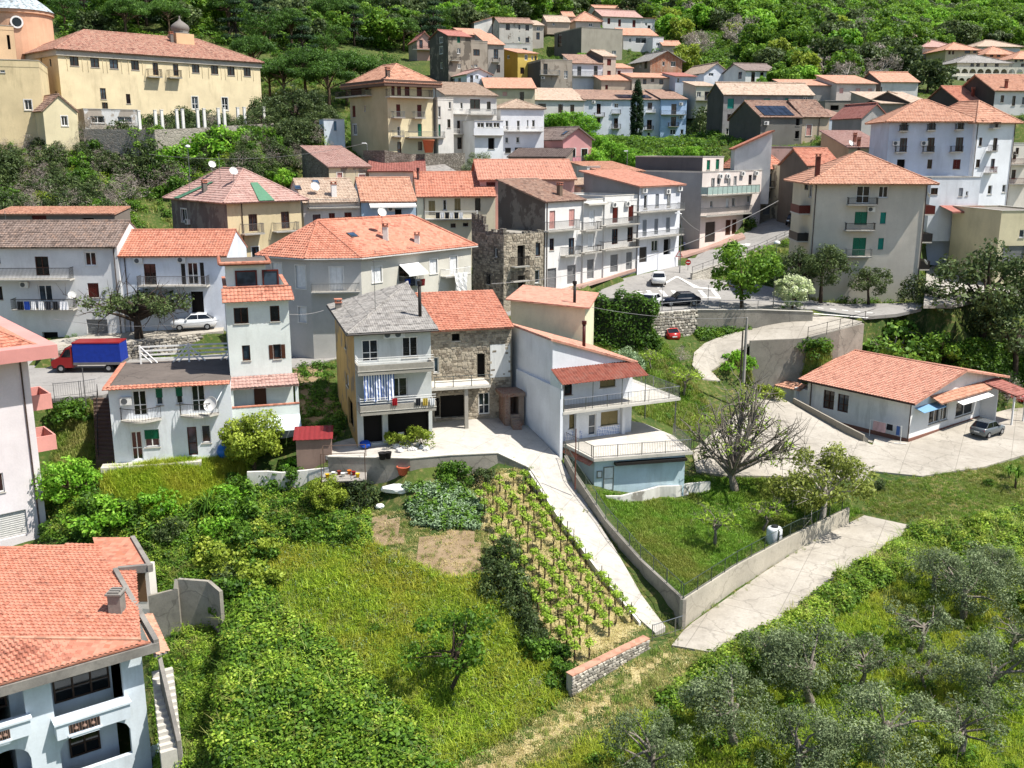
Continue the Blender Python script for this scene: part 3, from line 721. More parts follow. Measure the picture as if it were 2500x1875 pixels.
# large dish on a long pole
a, z = WG.hit('F', 1660, 590, .9); make_dish(.75, WG.e, WG.fframe('F', a-.3, z, .9) @ Matrix.Rotation(R(-35), 4, 'Z'))
q = MB(); b, zb = WG.hit('F', 1745, 430, .2); q.tube([WG.local_on('F', b, zb, .05), WG.local_on('F', a, z, .85)], .05, 6); q.build('dish_pole', plain('#cfd2d3', .4), WG.e)
# --- tower
TW = mk('tower_house', 'tall narrow white tower house with roof penthouse, brown shutters and red tile canopies', 'B1', 1738, 1062, 2224, 77, 17, 7.5, h=11.7, wall='#dfe5df', stain=.3, sink=2, ref='l',
 feats='''W 1800 1110 1920 1232; W 2080 1095 2160 1215; W 1865 1400 1935 1518; W2 2105 1392 2172 1505''')
H = TW.H
tw_roof = MB(); tw_roof.box(.02, .02, H-.1, TW.W-.02, TW.D, H+.05); rf = tw_roof.build('roof', concrete('bitumen', '#5e5650', '#6f665f', .6, 1.5), TW.e)
t = MB(); tile_courses(t, [V(-.25, -.55, H-.02), V(TW.W+.45, -.55, H-.02), V(TW.W+.3, .55, H+.95), V(-.25, .55, H+.95)], nseg=4); tag(t.build('mansard_tiles', RM('new'), rf), kind='stuff')
q = MB(); q.hexa([(-.25, -.5, H-.1), (TW.W+.4, -.5, H-.1), (TW.W+.3, .6, H-.1), (-.25, .6, H-.1)], [(-.25, -.5, H-.04), (TW.W+.4, -.5, H-.04), (TW.W+.3, .55, H+.92), (-.25, .55, H+.92)])
q.box(-.05, .6, H+.05, .15, TW.D, H+1.0); q.box(TW.W-.15, .6, H+.05, TW.W+.05, TW.D, H+1.0); q.build('parapet', TW.wm, TW.e)
q = MB(); q.box(-.1, .5, H+1.0, .2, TW.D, H+1.08); q.box(TW.W-.2, .5, H+1.0, TW.W+.12, TW.D, H+1.08); q.box(.2, .45, H+.97, TW.W-.2, .7, H+1.07); q.build('coping_tiles', RM('new'), TW.e)
ph = MB(); ph.box(.2, 1.3, H+.05, TW.W*.68, 5.2, H+2.7); pe = ph.build('penthouse', TW.wm, TW.e)
q = MB(); q.box(-.25, .75, H+2.7, TW.W*.68+.3, 5.6, H+2.86); q.build('penthouse_roof', concrete('bitumen', '#5e5650', '#6f665f', .6, 1.5), pe)
q = MB(); ed = [(-.25, .75, TW.W*.68+.3, .75), (-.25, .75, -.25, 5.6), (TW.W*.68+.3, .75, TW.W*.68+.3, 5.6)]
for x0, y0, x1, y1 in ed: ridge_caps(q, (x0, y0, H+2.9), (x1, y1, H+2.9), .14)
q.build('edge_tiles', RM('new'), pe)
for xa, xb, za, zb in ((.9, 2.6, .75, 2.2), (3.0, 4.3, .1, 2.2)):
    q = MB(); frame_mesh(q, xb-xa, zb-za, .12, .12, 0); o = q.build('window' if za > .5 else 'door', DKRED, pe); o.location = (xa, 1.2, H+.05+za)
    g = MB(); g.box(.1, .05, .1, xb-xa-.1, .08, zb-za-.1); g.build('pane', PANES[3], o)
# lower loggia
a0, zc = TW.hit('F', 1770-0, 1660, 1.2); M = TW.fframe('F', .0, 0, 0)
zt = TW.hit('F', 360+1896, 352+1264, 0, T='B1')[1]; Wt = TW.W
t = MB(); P = [V(-.1, -1.75, zt-.55), V(Wt+.35, -1.75, zt-.55), V(Wt+.35, -.02, zt), V(-.1, -.02, zt)]; tile_courses(t, P, nseg=4, ch=.5); q = MB(); q.prism([p-V(0, 0, .12) for p in P], .1)
o = q.build('canopy', RM('pink'), TW.e); tag(t.build('canopy_tiles', RM('pink'), o), kind='stuff')
zf = zt-3.0
q = MB(); q.box(-.05, -1.7, zf-.2, Wt+.3, -.02, zf); q.box(-.05, -1.7, zf, Wt+.3, -1.58, zf+.85); q.box(Wt+.18, -1.58, zf, Wt+.3, -.02, zf+.85); o = q.build('balcony', TW.wm, TW.e)
q = MB(); ridge_caps(q, (-.1, -1.64, zf+.88), (Wt+.3, -1.64, zf+.88), .1); q.build('coping_tiles', RM('new'), o)
for xa, xb in ((Wt+.05, Wt+.3), (-.05, .12)): q = MB(); q.box(xa, -1.6, zf+.85, xb, -1.4, zt-.5); q.build('post', TW.wm, TW.e)
q = MB(); frame_mesh(q, .95, 2.1, .1, .08, 0, .4); o = q.build('door', BROWN, TW.e); o.location = (1.75, -.1, zf); g = MB(); g.box(.1, .04, .1, .85, .07, 2.0); g.build('pane', BROWN, o)
q = MB(); q.hexa([(1.4, -3.1, zf-.95), (Wt+.3, -3.1, zf-.95), (Wt+.3, -1.72, zf-.05), (1.4, -1.72, zf-.05)], [(1.4, -3.1, zf-.92), (Wt+.3, -3.1, zf-.92), (Wt+.3, -1.72, zf), (1.4, -1.72, zf)]); o = q.build('awning', plain('#c9d3d6', .6), TW.e)
q = MB(); q.box(.2, -1.6, -2.0, 1.3, -.02, zf-.2); q.build('lower_wall', TW.wm, TW.e)
# --- grey roofed house
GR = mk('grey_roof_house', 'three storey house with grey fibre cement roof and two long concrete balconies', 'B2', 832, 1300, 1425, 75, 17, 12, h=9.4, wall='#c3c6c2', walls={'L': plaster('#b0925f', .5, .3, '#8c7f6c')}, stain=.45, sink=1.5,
 feats='''d 893 1358 1025 1530; d 1205 1335 1330 1490; o 1500 1490 1505 1500; ac 1098 1312; ac 1180 1308
 L o 675 1490 705 1590; L w 760 1310 775 1420; L o 700 1700 712 1900''')
GR.parse('w 945 430 1060 515; d 1115 385 1250 535; o 905 660 1060 890; o 1095 650 1415 880; L o 790 560 830 760; L w 775 360 795 450', T='C2')
GR.balcony('F', 865, 1505, 1452, 1600, 1.5, 'c'); GR.parse('bal 885 560 1470 642 1.5 c', T='C2')
H = GR.H; ap = V(GR.W*1.0, GR.D*.76, H+2.4); a, b, c, d = V(-.6, -.6, H-.1), V(GR.W+.5, -.6, H-.1), V(GR.W+.5, GR.D+.3, H-.1), V(-.6, GR.D+.3, H+.25)
GR.lay([[a, b, ap], [d, a, ap], [b, c, ap], [c, d, ap]], [(a, ap)], 'grey', corr=True, fascia='#3b3532', th=.08)
def corrugate(h, P, col, pitch=.18, amp=.03, sheet=1.2):
    o, e, s, n = plane_axes(P); p2 = [((p-o).dot(e), (p-o).dot(s)) for p in P]; q = MB(); x0 = min(p[0] for p in p2); x1 = max(p[0] for p in p2); sw = [(y, x) for x, y in p2]
    m = int((x1-x0)/(pitch/2)); smax = max(p[1] for p in p2); ns = max(1, int(smax/sheet)+1)
    for j in range(ns):
        for i in range(m):
            xa = x0+(x1-x0)*i/m; xb = x0+(x1-x0)*(i+1)/m; iv = clip_interval(sw, (xa+xb)/2)
            if not iv: continue
            sa, sb = max(iv[0], j*sheet-.06), min(iv[1], (j+1)*sheet)
            if sb-sa < .1: continue
            ha, hb = (.02+amp*(i % 2)), (.02+amp*((i+1) % 2)); l = .025
            q.poly([o+e*xa+s*sa+n*(ha+l), o+e*xb+s*sa+n*(hb+l), o+e*xb+s*sb+n*hb, o+e*xa+s*sb+n*ha])
    tag(q.build('corrugated_sheets', RM(col), h.rf), kind='stuff')
for P in GR.planes[:3]: corrugate(GR, P, 'grey')
GR.chimney(1345, 1180, 2.6, .5, plain('#2d2825', .6), pipe=True); GR.antenna(1000, 1135, 4.2); GR.chimney(715, 1115, .5, .5, plain('#77716a'))
# --- stone house
SH = mk('stone_house', 'old rubble stone house with new orange tile roof and bare doorway', 'B2', 1425, 1282, 2050, 81.5, 15, 7, h=8.0, wall=STONE, sink=1.5,
 feats='o 1590 1310 1652 1366; o 1785 1465 1848 1648; w 1448 1492 1492 1612; o 1905 1325 1915 1345', roof=('shed', 'new', 2.0, .5, .1))
SH.parse('w 1795 502 1882 668; o 1500 520 1690 695; o 1455 540 1500 690', T='C2')
def rubble(h, f, size=.34, z0=0, z1=None):
    """small stones of a rubble facing, too many to pick apart: one mesh"""
    o, e, n, L = h.face(f); q = MB(); z = z0; z1 = z1 or h.H
    while z < z1-.1:
        hh = size*random.uniform(.5, .9); x = random.uniform(-.2, 0)
        while x < L-.1:
            w = size*random.uniform(.6, 1.6); a, b = max(x, .02), min(x+w*.93, L-.02); c = (a+b)/2
            if b-a > .1 and not any(k[0]-.06 < c+d < k[2]+.06 and k[1]-.06 < z+hh/2 < k[3]+.06 for k in h.holes[f] for d in (-w/2, 0, w/2)) and random.random() < .9:
                p = random.uniform(.015, .06); j = lambda: random.uniform(-.035, .035); P = lambda a_, z_, d: o+e*a_+n*d+V(0, 0, z_); zt = min(z+hh*.93, z1)
                B = [(a+j(), z+j()), (b+j(), z+j()), (b+j(), zt+j()), (a+j(), zt+j())]; k = .22
                T = [(x_+(c-x_)*k, z_+((z+zt)/2-z_)*k) for x_, z_ in B]; m = random.randint(0, 2)
                q.poly([P(x_, z_, p) for x_, z_ in T], m)
                for i in range(4): i2 = (i+1) % 4; q.poly([P(*B[i], .002), P(*B[i2], .002), P(*T[i2], p), P(*T[i], p)], m)
            x += w
        z += hh
    tag(q.build('stones', [plain(c, .9, 0, .2, .3) for c in ('#9c9282', '#b0a592', '#857b6c')], h.e), kind='stuff')
rubble(SH, 'F')
# plastered patch, terrace and ruined stair of the stone house
a0, z1 = SH.hit('F', 1885, 1395); a1, z0 = SH.hit('F', 2040, 1640); q = MB(); q.box(a0, -.05, z0, a1, -.004, z1); q.build('plaster_patch', plaster('#dcdcd8', .4, .15), SH.e)
a0, zt = SH.hit('F', 1420, 490, 2.6, T='C2'); a1, _ = SH.hit('F', 1890, 470, 2.6, T='C2')
q = MB(); q.box(a0, -2.6, zt, a1, -.01, zt+.22); o = q.build('terrace_slab', SLAB, SH.e); r = MB()
for i in range(4):
    x = a0+.4+(a1-a0-.5)*i/3; r.box(x, -2.58, zt+.22, x+.06, -2.52, zt+1.15)
r.box(a0+.4, -2.57, zt+1.1, a1, -2.53, zt+1.15); r.box(a0+.4, -2.57, zt+.65, a1, -2.53, zt+.7); r.build('railing', STEEL, o)
q = MB(); xa, _ = SH.hit('F', 1690, 600, 2.4, T='C2'); q.box(xa, -2.4, -1, xa+.3, -2.1, zt); q.build('pillar', CONC, SH.e)
q = MB()   # rubble brick stair block
xb, zb = SH.hit('F', 1985, 520, 1.5, T='C2'); xc, _ = SH.hit('F', 2130, 520, 1.5, T='C2')
q.box(xb, -2.2, -1, xb+.45, -.3, zb); q.box(xc-.45, -2.2, -1, xc, -.3, zb); q.box(xb, -.4, -1, xc, -.05, zb+.2); q.box(xb-.3, -2.3, zb, xc+.1, -.05, zb+.3)
for i in range(4): q.box(xb+.46, -2.3-i*.3, -1, xc-.46, -2.0-i*.3, .75-.22*i)
q.build('brick_stair', stone_mat('broken_brick', '#8a5a48', '#a98572', '#8e8478', 5.5), SH.e)
# --- white house with sloping salmon roof
WS = mk('white_villa', 'white two storey house with salmon single slope roof, striped red porch and big paved terrace', 'C3', 470, 334, 1092, 77.7, 25, 8, h=7.2, wall='#dfe2e6', stain=.25, sink=2.5,
 feats='sy 838 352 955 458; D 562 380 622 520; sy 600 668 672 775; d 750 668 806 832; sy 845 645 975 750; o 540 170 577 200', roof=('shedR', 'salmon', 2.45, .3, .25))
WS.chimney(712, 150, 1.9, .4, plain('#4d1f19', .5), pipe=True)
H, Wd = WS.H, WS.W; zt = WS.hit('F', 900, 825)[1]
zb = WS.hit('F', 560, 650, 1.85)[1]
q = MB(); q.box(-.25, -1.9, -2.5, -.003, WS.D*.8, zb+1.9); q.build('side_wall', WS.wm, WS.e)
q = MB(); q.box(0, -1.95, zb-.22, Wd+3.6, -.004, zb); q.box(Wd+.004, -.004, zb-.22, Wd+3.6, 6.5, zb); o = q.build('balcony', SLAB, WS.e); r = MB()
def rail(r, pts, h=1.0, st=.14, bw=.012, post=2.0, z=0):
    for i in range(len(pts)-1):
        a, b = Vector(pts[i]), Vector(pts[i+1]); L = (b-a).length; u = V(0, 0, 1)
        r.tube([a+u*h, b+u*h], .028, 5); r.tube([a+u*.12, b+u*.12], .018, 4)
        for j in range(int(L/st)+1): p = a+(b-a)*(j*st/L); r.tube([p+u*.12, p+u*h], bw, 4, cap=False)
        for j in range(int(L/post)+2):
            p = a+(b-a)*min(1, j*post/L); r.tube([p, p+u*(h+.04)], .03, 5)
rail(r, [(.1, -1.88, zb), (Wd+3.5, -1.88, zb), (Wd+3.5, 6.4, zb)]); r.build('railing', STEEL, o)
for x, y, za, zb_, r_ in [(x, -1.85, zb, zb+2.35, .035) for x in (.05, Wd*.36, Wd*.72, Wd+.1)]+[(Wd+3.3, y, zt, zb-.2, .06) for y in (-1.7, 3)]: q = MB(); q.tube([(x, y, za), (x, y, zb_)], r_, 6); q.build('post', STEEL, WS.e)
for x in (Wd*.27, Wd*.85): q = MB(); q.box(x, -.4, zt, x+.3, -.01, zb-.2); q.build('pillar', WS.wm, WS.e)
q = MB(); n = 60; za, zbk = zb+2.3, zb+3.15
for i in range(n):
    xa, xb = -.15+(Wd+.4)*i/n, -.15+(Wd+.4)*(i+1)/n; ha, hb = .05*(i % 2), .05*((i+1) % 2)
    q.hexa([(xa, -2.1, za+ha-.03), (xb, -2.1, za+hb-.03), (xb, -.01, zbk+hb-.03), (xa, -.01, zbk+ha-.03)], [(xa, -2.1, za+ha), (xb, -2.1, za+hb), (xb, -.01, zbk+hb), (xa, -.01, zbk+ha)])
q.build('porch_roof', roof_mat('sheet_red', ['#6d3223', '#7d3c2a', '#884633']), WS.e)
q = MB(); q.hexa([(-.24, -2.05, za-.3), (-.24, -1.95, za-.3), (-.2, -1.95, za-.3), (-.2, -2.05, za-.3)], [(-.24, -2.05, za), (-.24, -1.95, za), (-.2, -1.95, za), (-.2, -2.05, za)]); q.poly([(-.23, -2.0, zb+1.1), (-.23, -.1, zb+1.1), (-.23, -.1, zbk), (-.23, -2.0, za)]); q.build('side_screen', plain('#c3d0d2', .3), WS.e)
# patterned dado
a0, z1 = WS.hit('F', 815, 765); a1, _ = WS.hit('F', 1000, 765)
q = MB(); q.box(a0, -.04, zt, a1, -.004, z1); q.box(WS.hit('F', 565, 700)[0], -.04, zt, WS.hit('F', 700, 700)[0], -.004, z1-.1); m, tt = newmat('tile_dado')
ch = tt.new('ShaderNodeTexChecker', inp={'Vector': tt.pos((1, 1, 1), (0, R(45), -R(25))), 'Scale': 6.0, 'Color1': (.75, .76, .8, 1), 'Color2': (.4, .46, .62, 1)}).outputs[0]; tt.col(ch); tt.set(Roughness=.35); q.build('tile_dado', m, WS.e)
# terrace with garage below
def WZ(tile, x, y, z): p = PZ(*S(tile, x, y), z); return p
ZT = WS.z0+zt; li = lambda p: WS.Mi @ p
T1, T2, T3, T4, T5 = [li(WZ('C3', x, y, ZT)) for x, y in ((790, 1012), (1552, 955), (1400, 830), (1170, 735), (566, 900))]
bk1, bk0 = V(Wd+.2, 5.5, zt), V(-.25, -.02, zt)
top = [V(T5.x, T5.y, zt), V(T1.x, T1.y, zt), V(T2.x, T2.y, zt), V(T3.x, T3.y, zt), V(T4.x, T4.y, zt), bk1, V(Wd+.2, -.01, zt), bk0]
q = MB(); q.prism([p+V(0, 0, -.25) for p in top], .25); o = q.build('terrace', concrete('terrace_tiles', '#b9b3a8', '#ccc6bb', .3, 1.4), WS.e); r = MB()
rail(r, [top[0]+V(.1, 0, 0), top[1]+V(0, .1, 0), top[2]+V(-.1, .1, 0), top[3]], 1.0); r.build('railing', STEEL, o)
gb = li(WZ('C3', 800, 1235, WS.z0-1.3)); zg = -3.2
q = MB(); A = top[1]+V(.35, .5, -.25); B = top[2]+V(-.35, .5, -.25); C = top[3]+V(-.6, .5, -.25); Dd = top[0]+V(.3, .4, -.25); E = V(.3, 3, A.z)
q.prism([V(p.x, p.y, zg) for p in (Dd, A, B, C, V(Wd, 3, 0), E)], A.z-zg-.003); q.build('garage_wall', plaster('#bcd0d6', .35), WS.e)
dv = (B-A).normalized(); nv = V(dv.y, -dv.x, 0); yaw = math.atan2(dv.y, dv.x); zb0 = -1.75
for off, w, h, z, nm in ((.75, .85, 2.0, zb0, 'door'), (.2, .45, .6, zb0+1.1, 'meter_box')):
    q = MB(); frame_mesh(q, w, h, .07, .06, 0, .5 if h > 1 else 0); o = q.build(nm, STEEL, WS.e); o.location = A+dv*off+nv*.07+V(0, 0, z-A.z); o.rotation_euler = (0, 0, yaw)
    g = MB(); g.box(.05, .02, .05, w-.05, .04, h-.05); g.build('pane', plain('#c9d2d4', .4), o)
q = MB(); q.prism([p+V(0, 0, -.5) for p in (A+nv*.5+dv*1.6, B+nv*.5, B+nv*.02, A+nv*.02+dv*1.6)], .22); q.build('canopy_beam', plain('#26221f', .6), WS.e)
t = MB(); e1 = (A-Dd); tile_courses(t, [Dd+V(-.45, -.2, -.45), A+V(-.45, -.2, -.45), A+V(.05, 0, -.1), Dd+V(.05, 0, -.1)], nseg=3); tag(t.build('eave_tiles', RM('new'), WS.e), kind='stuff')
# --- cream block behind it
mk('cream_house', 'plain cream rendered block with low red roof behind the white villa', 'B3', 148, 1098, 722, 90, -10, 9, h=6.5, wall='#d9d3b4', walls={'L': '#cfc7a8'}, stain=.25, roof=('shedR', 'salmon', .55, .45, .4, False)).chimney(640, 1070, 1.7, .4, plain('#221e1c', .6), pipe=True)
# --- bungalow
BU = mk('bungalow', 'long white bungalow with broad salmon tile gable roof in paved yard', 'C4', 548, 568, 1346, 88, -52, 16.5, ref='r', h=3.85, wall='#dcdcda', stain=.5, sink=2,
 feats='W 668 485 742 628; W 778 515 852 652; R w 1488 608 1562 735; R w 1570 585 1618 715; R w 1695 565 1815 675; R sb 1893 520 1945 678')
BU.roof('gable', 'salmon', 1.75, .7, .75, fascia='#3a2722'); BU.parse('pipe 572 500; pipe 1335 700')
H = BU.H
q = MB(); q.box(-.02, -.06, -2, BU.W+.06, -.004, .25); q.box(BU.W+.004, -.06, -2, BU.W+.06, BU.D, .25); q.build('plinth', plain('#80594b', .8), BU.e)
a0, z1 = BU.hit('R', 1560, 575, 1.0); a1, _ = BU.hit('R', 1950, 470, 1.0); t = MB(); zz = H-.15
tile_courses(t, [V(BU.W+1.2, a0, zz-.35), V(BU.W+1.2, a1, zz-.35), V(BU.W+.02, a1, zz+.15), V(BU.W+.02, a0, zz+.15)], nseg=3); q = MB(); q.prism([V(BU.W+1.2, a0, zz-.45), V(BU.W+1.2, a1, zz-.45), V(BU.W+.02, a1, zz+.05), V(BU.W+.02, a0, zz+.05)], .08)
o = q.build('porch_roof', RM('orange'), BU.e); tag(t.build('porch_tiles', RM('orange'), o), kind='stuff')
a0, _ = BU.hit('R', 1690, 580, 1.0); a1b, _ = BU.hit('R', 1930, 505, 1.0); q = MB(); q.hexa([(BU.W+1.7, a0, zz-.9), (BU.W+1.7, a1b, zz-.9), (BU.W+.03, a1b, zz-.42), (BU.W+.03, a0, zz-.42)], [(BU.W+1.7, a0, zz-.86), (BU.W+1.7, a1b, zz-.86), (BU.W+.03, a1b, zz-.38), (BU.W+.03, a0, zz-.38)]); q.build('awning', WHITE, BU.e)
q = MB(); q.hexa([(BU.W+1.0, .6, zz-.9), (BU.W+1.0, 4.5, zz-.9), (BU.W+.03, 4.5, zz-.6), (BU.W+.03, .6, zz-.6)], [(BU.W+1.0, .6, zz-.86), (BU.W+1.0, 4.5, zz-.86), (BU.W+.03, 4.5, zz-.56), (BU.W+.03, .6, zz-.56)]); q.build('awning', plain('#6f97b8', .6), BU.e)
q = MB(); y0, y1 = BU.D*.78, BU.D-.6; P = [V(BU.W+3.6, y0, 2.9), V(BU.W+3.6, y1, 2.9), V(BU.W+.02, y1, 3.7), V(BU.W+.02, y0, 3.7)]; q.prism(P, .1); o = q.build('side_porch_roof', RM('red'), BU.e); t = MB(); tile_courses(t, [p+V(0, 0, .12) for p in P]); tag(t.build('porch_tiles', RM('red'), o), kind='stuff')
q = MB(); q.box(BU.W+3.2, y0+.2, -1, BU.W+3.35, y0+.35, 2.95); q.box(BU.W+3.2, y1-.4, -1, BU.W+3.35, y1-.25, 2.95); q.box(BU.W+.02, y0+.3, -1, BU.W+1.6, y0+.45, 3.3); q.build('porch_post', BU.wm, BU.e)
# low annexe on its left
q = MB(); q.box(-6.2, .4, -1, -.05, .65, 2.6); q.box(-6.2, .4, -1, -5.95, 2, 2.4); q.box(-1.6, .0, -1, -1.3, .4, 2.7); an = q.build('annexe_wall', BU.wm, BU.e)
t = MB(); tile_courses(t, [V(-6.5, 0, 2.45), V(-.9, 0, 2.45), V(-.9, 1.1, 2.95), V(-6.5, 1.1, 2.95)], nseg=3); q = MB(); q.prism([V(-6.5, 0, 2.4), V(-.9, 0, 2.4), V(-.9, 1.1, 2.88), V(-6.5, 1.1, 2.88)], .06); o = q.build('annexe_roof', RM('orange'), BU.e); tag(t.build('annexe_tiles', RM('orange'), o), kind='stuff')
q = MB(); q.box(-6.2, .7, 2.55, -.1, 2.2, 2.7); q.build('annexe_slab', CONC, BU.e)
for x in (-5.4, -.8):
    q = MB()
    for dx in (0, .28, .56): q.box(x+dx, 1.6, 2.7, x+dx+.16, 1.8, 4.2)
    q.build('vent_pillar', CONC, BU.e)
# --- apartment block
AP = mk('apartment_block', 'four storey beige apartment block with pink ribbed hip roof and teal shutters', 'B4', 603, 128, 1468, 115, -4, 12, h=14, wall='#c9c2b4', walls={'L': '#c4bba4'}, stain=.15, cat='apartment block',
 feats='''d 925 170 1018 305; w 1095 172 1160 262; sg 910 370 998 470; st 1107 374 1143 462; sg 895 570 985 715; st 1090 573 1125 662; ac 905 150; ac 1030 350
 L W 520 145 548 200; L W 508 330 540 385; L W 520 530 545 600; L d 555 150 575 260; pipe 600 300; pipe 1450 300''', roof=('hip', 'orange', 3.0, 1.0, .4))
AP.parse('bal 860 262 1085 325 1.0; bal 842 458 1065 522 1.0; bal 845 660 1040 725 1.0 t')
for zz in (3.6, 6.8, 10.0): 
    for f, x in (('L', None), ('R', None)):
        q = MB(); 
        if f == 'R': x0, x1 = AP.W+.004, AP.W+1.7
        else: x0, x1 = -1.3, -.004
        q.box(x0, 1.5, zz, x1, 6.5, zz+.15); o = q.build('balcony', SLAB, AP.e); r = MB(); xe = x1-.04 if f == 'R' else x0+.02
        r.box(min(xe, xe+.03), 1.5, zz+.15, max(xe, xe+.03), 6.5, zz+1.1); r.box(x0+.01, 1.5, zz+.15, x1-.01, 1.54, zz+1.1); r.build('railing', IRON if zz < 9 else DKRED, o)
AP.chimney(615, 95, 2.2, .5, plain('#5a2a20', .6)); AP.dish('R', 1450, 760); AP.dish('R', 1470, 240)
# --- row behind the road, left
mk('white_house', 'white house with weathered brown tile roof and two long balconies above the truck', 'B1', -260, 632, 900, 99, 2, 8.5, ref='r', h=10.4, wall='#d5d5d4', stain=.25,
 feats='''D 265 715 385 862; w+ 650 682 746 786; sr 672 920 768 1030; d 290 935 410 1062; g 665 1200 836 1312; o 325 1298 450 1352; W -40 945 26 1050; W -60 690 5 770
 bal -260 800 540 905 1.2 i; bal 90 1045 565 1135 1.2 i; ac 195 930; pipe 880 700; dish 560 1010 .55''', roof=('gable', 'mixed', 2.0, .5, .05)).antenna(425, 440, 3)
mk('house_back_wing', 'grey upper storey standing behind the brown tile roof', 'B1', -60, 395, 885, 112, 2, 5, h=5, wall='#7d746b', feats='sr 245 395 362 450; o 635 418 725 442', roof=('shed', 'orange', .5, .3, .1))
mk('white_house', 'white house with bright orange roof and black shutters left of the tower', 'B1', 915, 704, 1752, 99.5, 2, 8.5, h=8.4, wall='#dde2ea', stain=.3,
 feats='''D 1105 772 1212 942; d 1440 762 1535 932; sd 1392 770 1438 930; sd 1538 762 1582 930; o 1465 985 1580 1185; w 1140 990 1200 1040; ac 1072 745; ac 1405 738; bal 1060 868 1595 955 1.3 t; pipe 968 800''', roof=('gable', 'new', 2.0, .5, .05)).chimney(1010, 500, 1.6, .3, plain('#3b2b24'), pipe=True)
PK = mk('hip_roof_house', 'large old house with pink tile hip roof, shaded grey side wall and cream front', 'B1', 1745, 278, 2318, 109, 42, 14.5, h=12.5, wall='#cbbb96', walls={'L': plaster('#6f6560', .4, .45, '#8d867d')}, stain=.4,  # left face coloured dark grey, its shade included
 feats='''D 1915 388 1990 520; D 2166 368 2236 500; W+ 1940 640 2002 740; D 2150 640 2210 740
 L w+ 1240 352 1276 440; L w+ 1395 348 1446 446; L ac 1460 446; bal 1890 462 2044 548 1.0 t; bal 2135 452 2315 528 1.0 t; pipe 1866 400''', roof=('hip', 'pink', 3.0, .7, .4))
PK.roof_dish(1640, 85, .55, 1.2); PK.roof_dish(1805, 140, .6, 1.2); PK.chimney(1580, 215, 1.0, .5, plain('#6d6862')); PK.antenna(1465, 230, 2.0); PK.antenna(1700, 120, 3.0)
p, n, e, u = PK.roofhit(1970, 60); q = MB(); q.tube([p+e*-.9+V(0, 0, .7), p+e*.9+V(0, 0, .7)], .28, 12); q.hexa([p-e*.9+V(0, 0, .05), p+e*.9+V(0, 0, .05), p+e*.9+u*.5+V(0, 0, .4), p-e*.9+u*.5+V(0, 0, .4)], [p-e*.9+V(0, 0, .1), p+e*.9+V(0, 0, .1), p+e*.9+u*.5+V(0, 0, .5), p-e*.9+u*.5+V(0, 0, .5)]); q.build('solar_water_tank', plain('#d5d5d2', .3, .3), PK.e)
for pi, xa, xb in ((0, .4, .58), (3, .2, .3)):
    P = PK.planes[pi]; a = P[0].lerp(P[1], xa); b = P[0].lerp(P[1], xb); ax = P[2]; _, _, _, n = plane_axes(P); q = MB(); q.prism([a+n*.12, b+n*.12, b.lerp(ax, .55)+n*.12, a.lerp(ax, .55)+n*.12], .04, 0, n); q.build('green_sheet', plain('#4f7a5f', .6), PK.rf)
mk('terrace_house', 'pale house with orange roof, roof terrace and dark red doors', 'B2', 442, 300, 884, 117, 22, 11, h=11.8, wall='#d8d4d0', stain=.35,
 feats='D+ 515 390 582 522; sr+ 640 380 692 502; sr+ 760 374 820 476; bal 490 272 880 345 .9 t; bal 520 480 780 520 .8 g', roof=('gable', 'tan', 2.4, .4, .1)).roof_dish(535, 235, .7, .9)
HOUSES[-1].skylight(400, 190); HOUSES[-1].skylight(540, 148); HOUSES[-1].roof_dish(845, 90, .6, .8); HOUSES[-1].chimney(680, 250, 1.4, .6, plain('#e0ddd8'))
BL = mk('blue_house', 'pale blue house with orange roof and white awning', 'B2', 890, 288, 1312, 119, 14, 11, h=11.5, wall='#a9c0d3', stain=.35,
 feats='D 1020 356 1074 442; o 1150 350 1206 466; ac 1120 346; w 935 440 965 470; bal 930 430 1300 480 1.0 t', roof=('gable', 'orange', 2.4, .4, .1))
BL.awning('F', 950, 300, 1305, 330, 1.3, WHITE, .35); BL.antenna(850, 250, 3.5)
CR = mk('cream_house', 'cream house with orange roof, flue pipes and laundry balcony', 'B2', 1318, 248, 1925, 124, 8, 11, h=11, wall='#d9cfb4', stain=.25,
 feats='sy 1410 285 1462 396; w 1520 275 1551 360; sy 1610 267 1658 360; D 1768 265 1812 362; W 1415 476 1466 526; W 1580 460 1620 492; W 1675 455 1716 482; bal 1385 365 1792 434 1.2 w; pipe 1375 300', roof=('gable', 'new', 2.6, .5, .1))
CR.chimney(1215, 235, 2.6, .4, plain('#6d2a20'), pipe=True); CR.chimney(1245, 235, 3.0, .4, plain('#3b2320'), pipe=True)
# --- corner house with the hip roof
zE = PY(*S('B2', 885, 712), 94).z
pc = [PZ(*S('B2', x, y), zE) for x, y in ((132, 694), (490, 718), (885, 712), (1738, 625))]
d34 = (pc[3]-pc[2]).normalized(); nb = V(-d34.y, d34.x, 0)
b4 = pc[3]+nb*10.5; b5 = pc[0]+V(2.5, 7.5, 0)
CH = PolyHouse('corner_house', 'grey corner house with orange hip roof, skylights and white shutters beside the road', 'B2', [pc[0], pc[1], pc[2], pc[3], b4, b5], 10.3, zE-10.3, wall='#bcbab5', walls={'2': '#c9c5b8'}, stain=.15, sink=1.5)  # street face coloured lighter and warmer as sunlit, others greyer as shaded
CH.parse('''0 sw+ 200 765 285 960; 1 sw+ 500 790 505 800; 0 sw+ 383 785 465 960; 1 sw+ 645 798 755 990; 2 sw+ 972 795 1050 912; 2 D 1180 780 1300 900; 2 sw+ 1418 735 1478 845; 2 sw+ 1575 712 1632 870; 2 sw+ 1425 1020 1478 1082; 0 sw+ 405 1105 470 1220
1 bal 505 925 880 1000 1.0 t; 2 bal 1225 880 1375 930 .8 t; 2 bal 1545 815 1735 870 .8 w''')
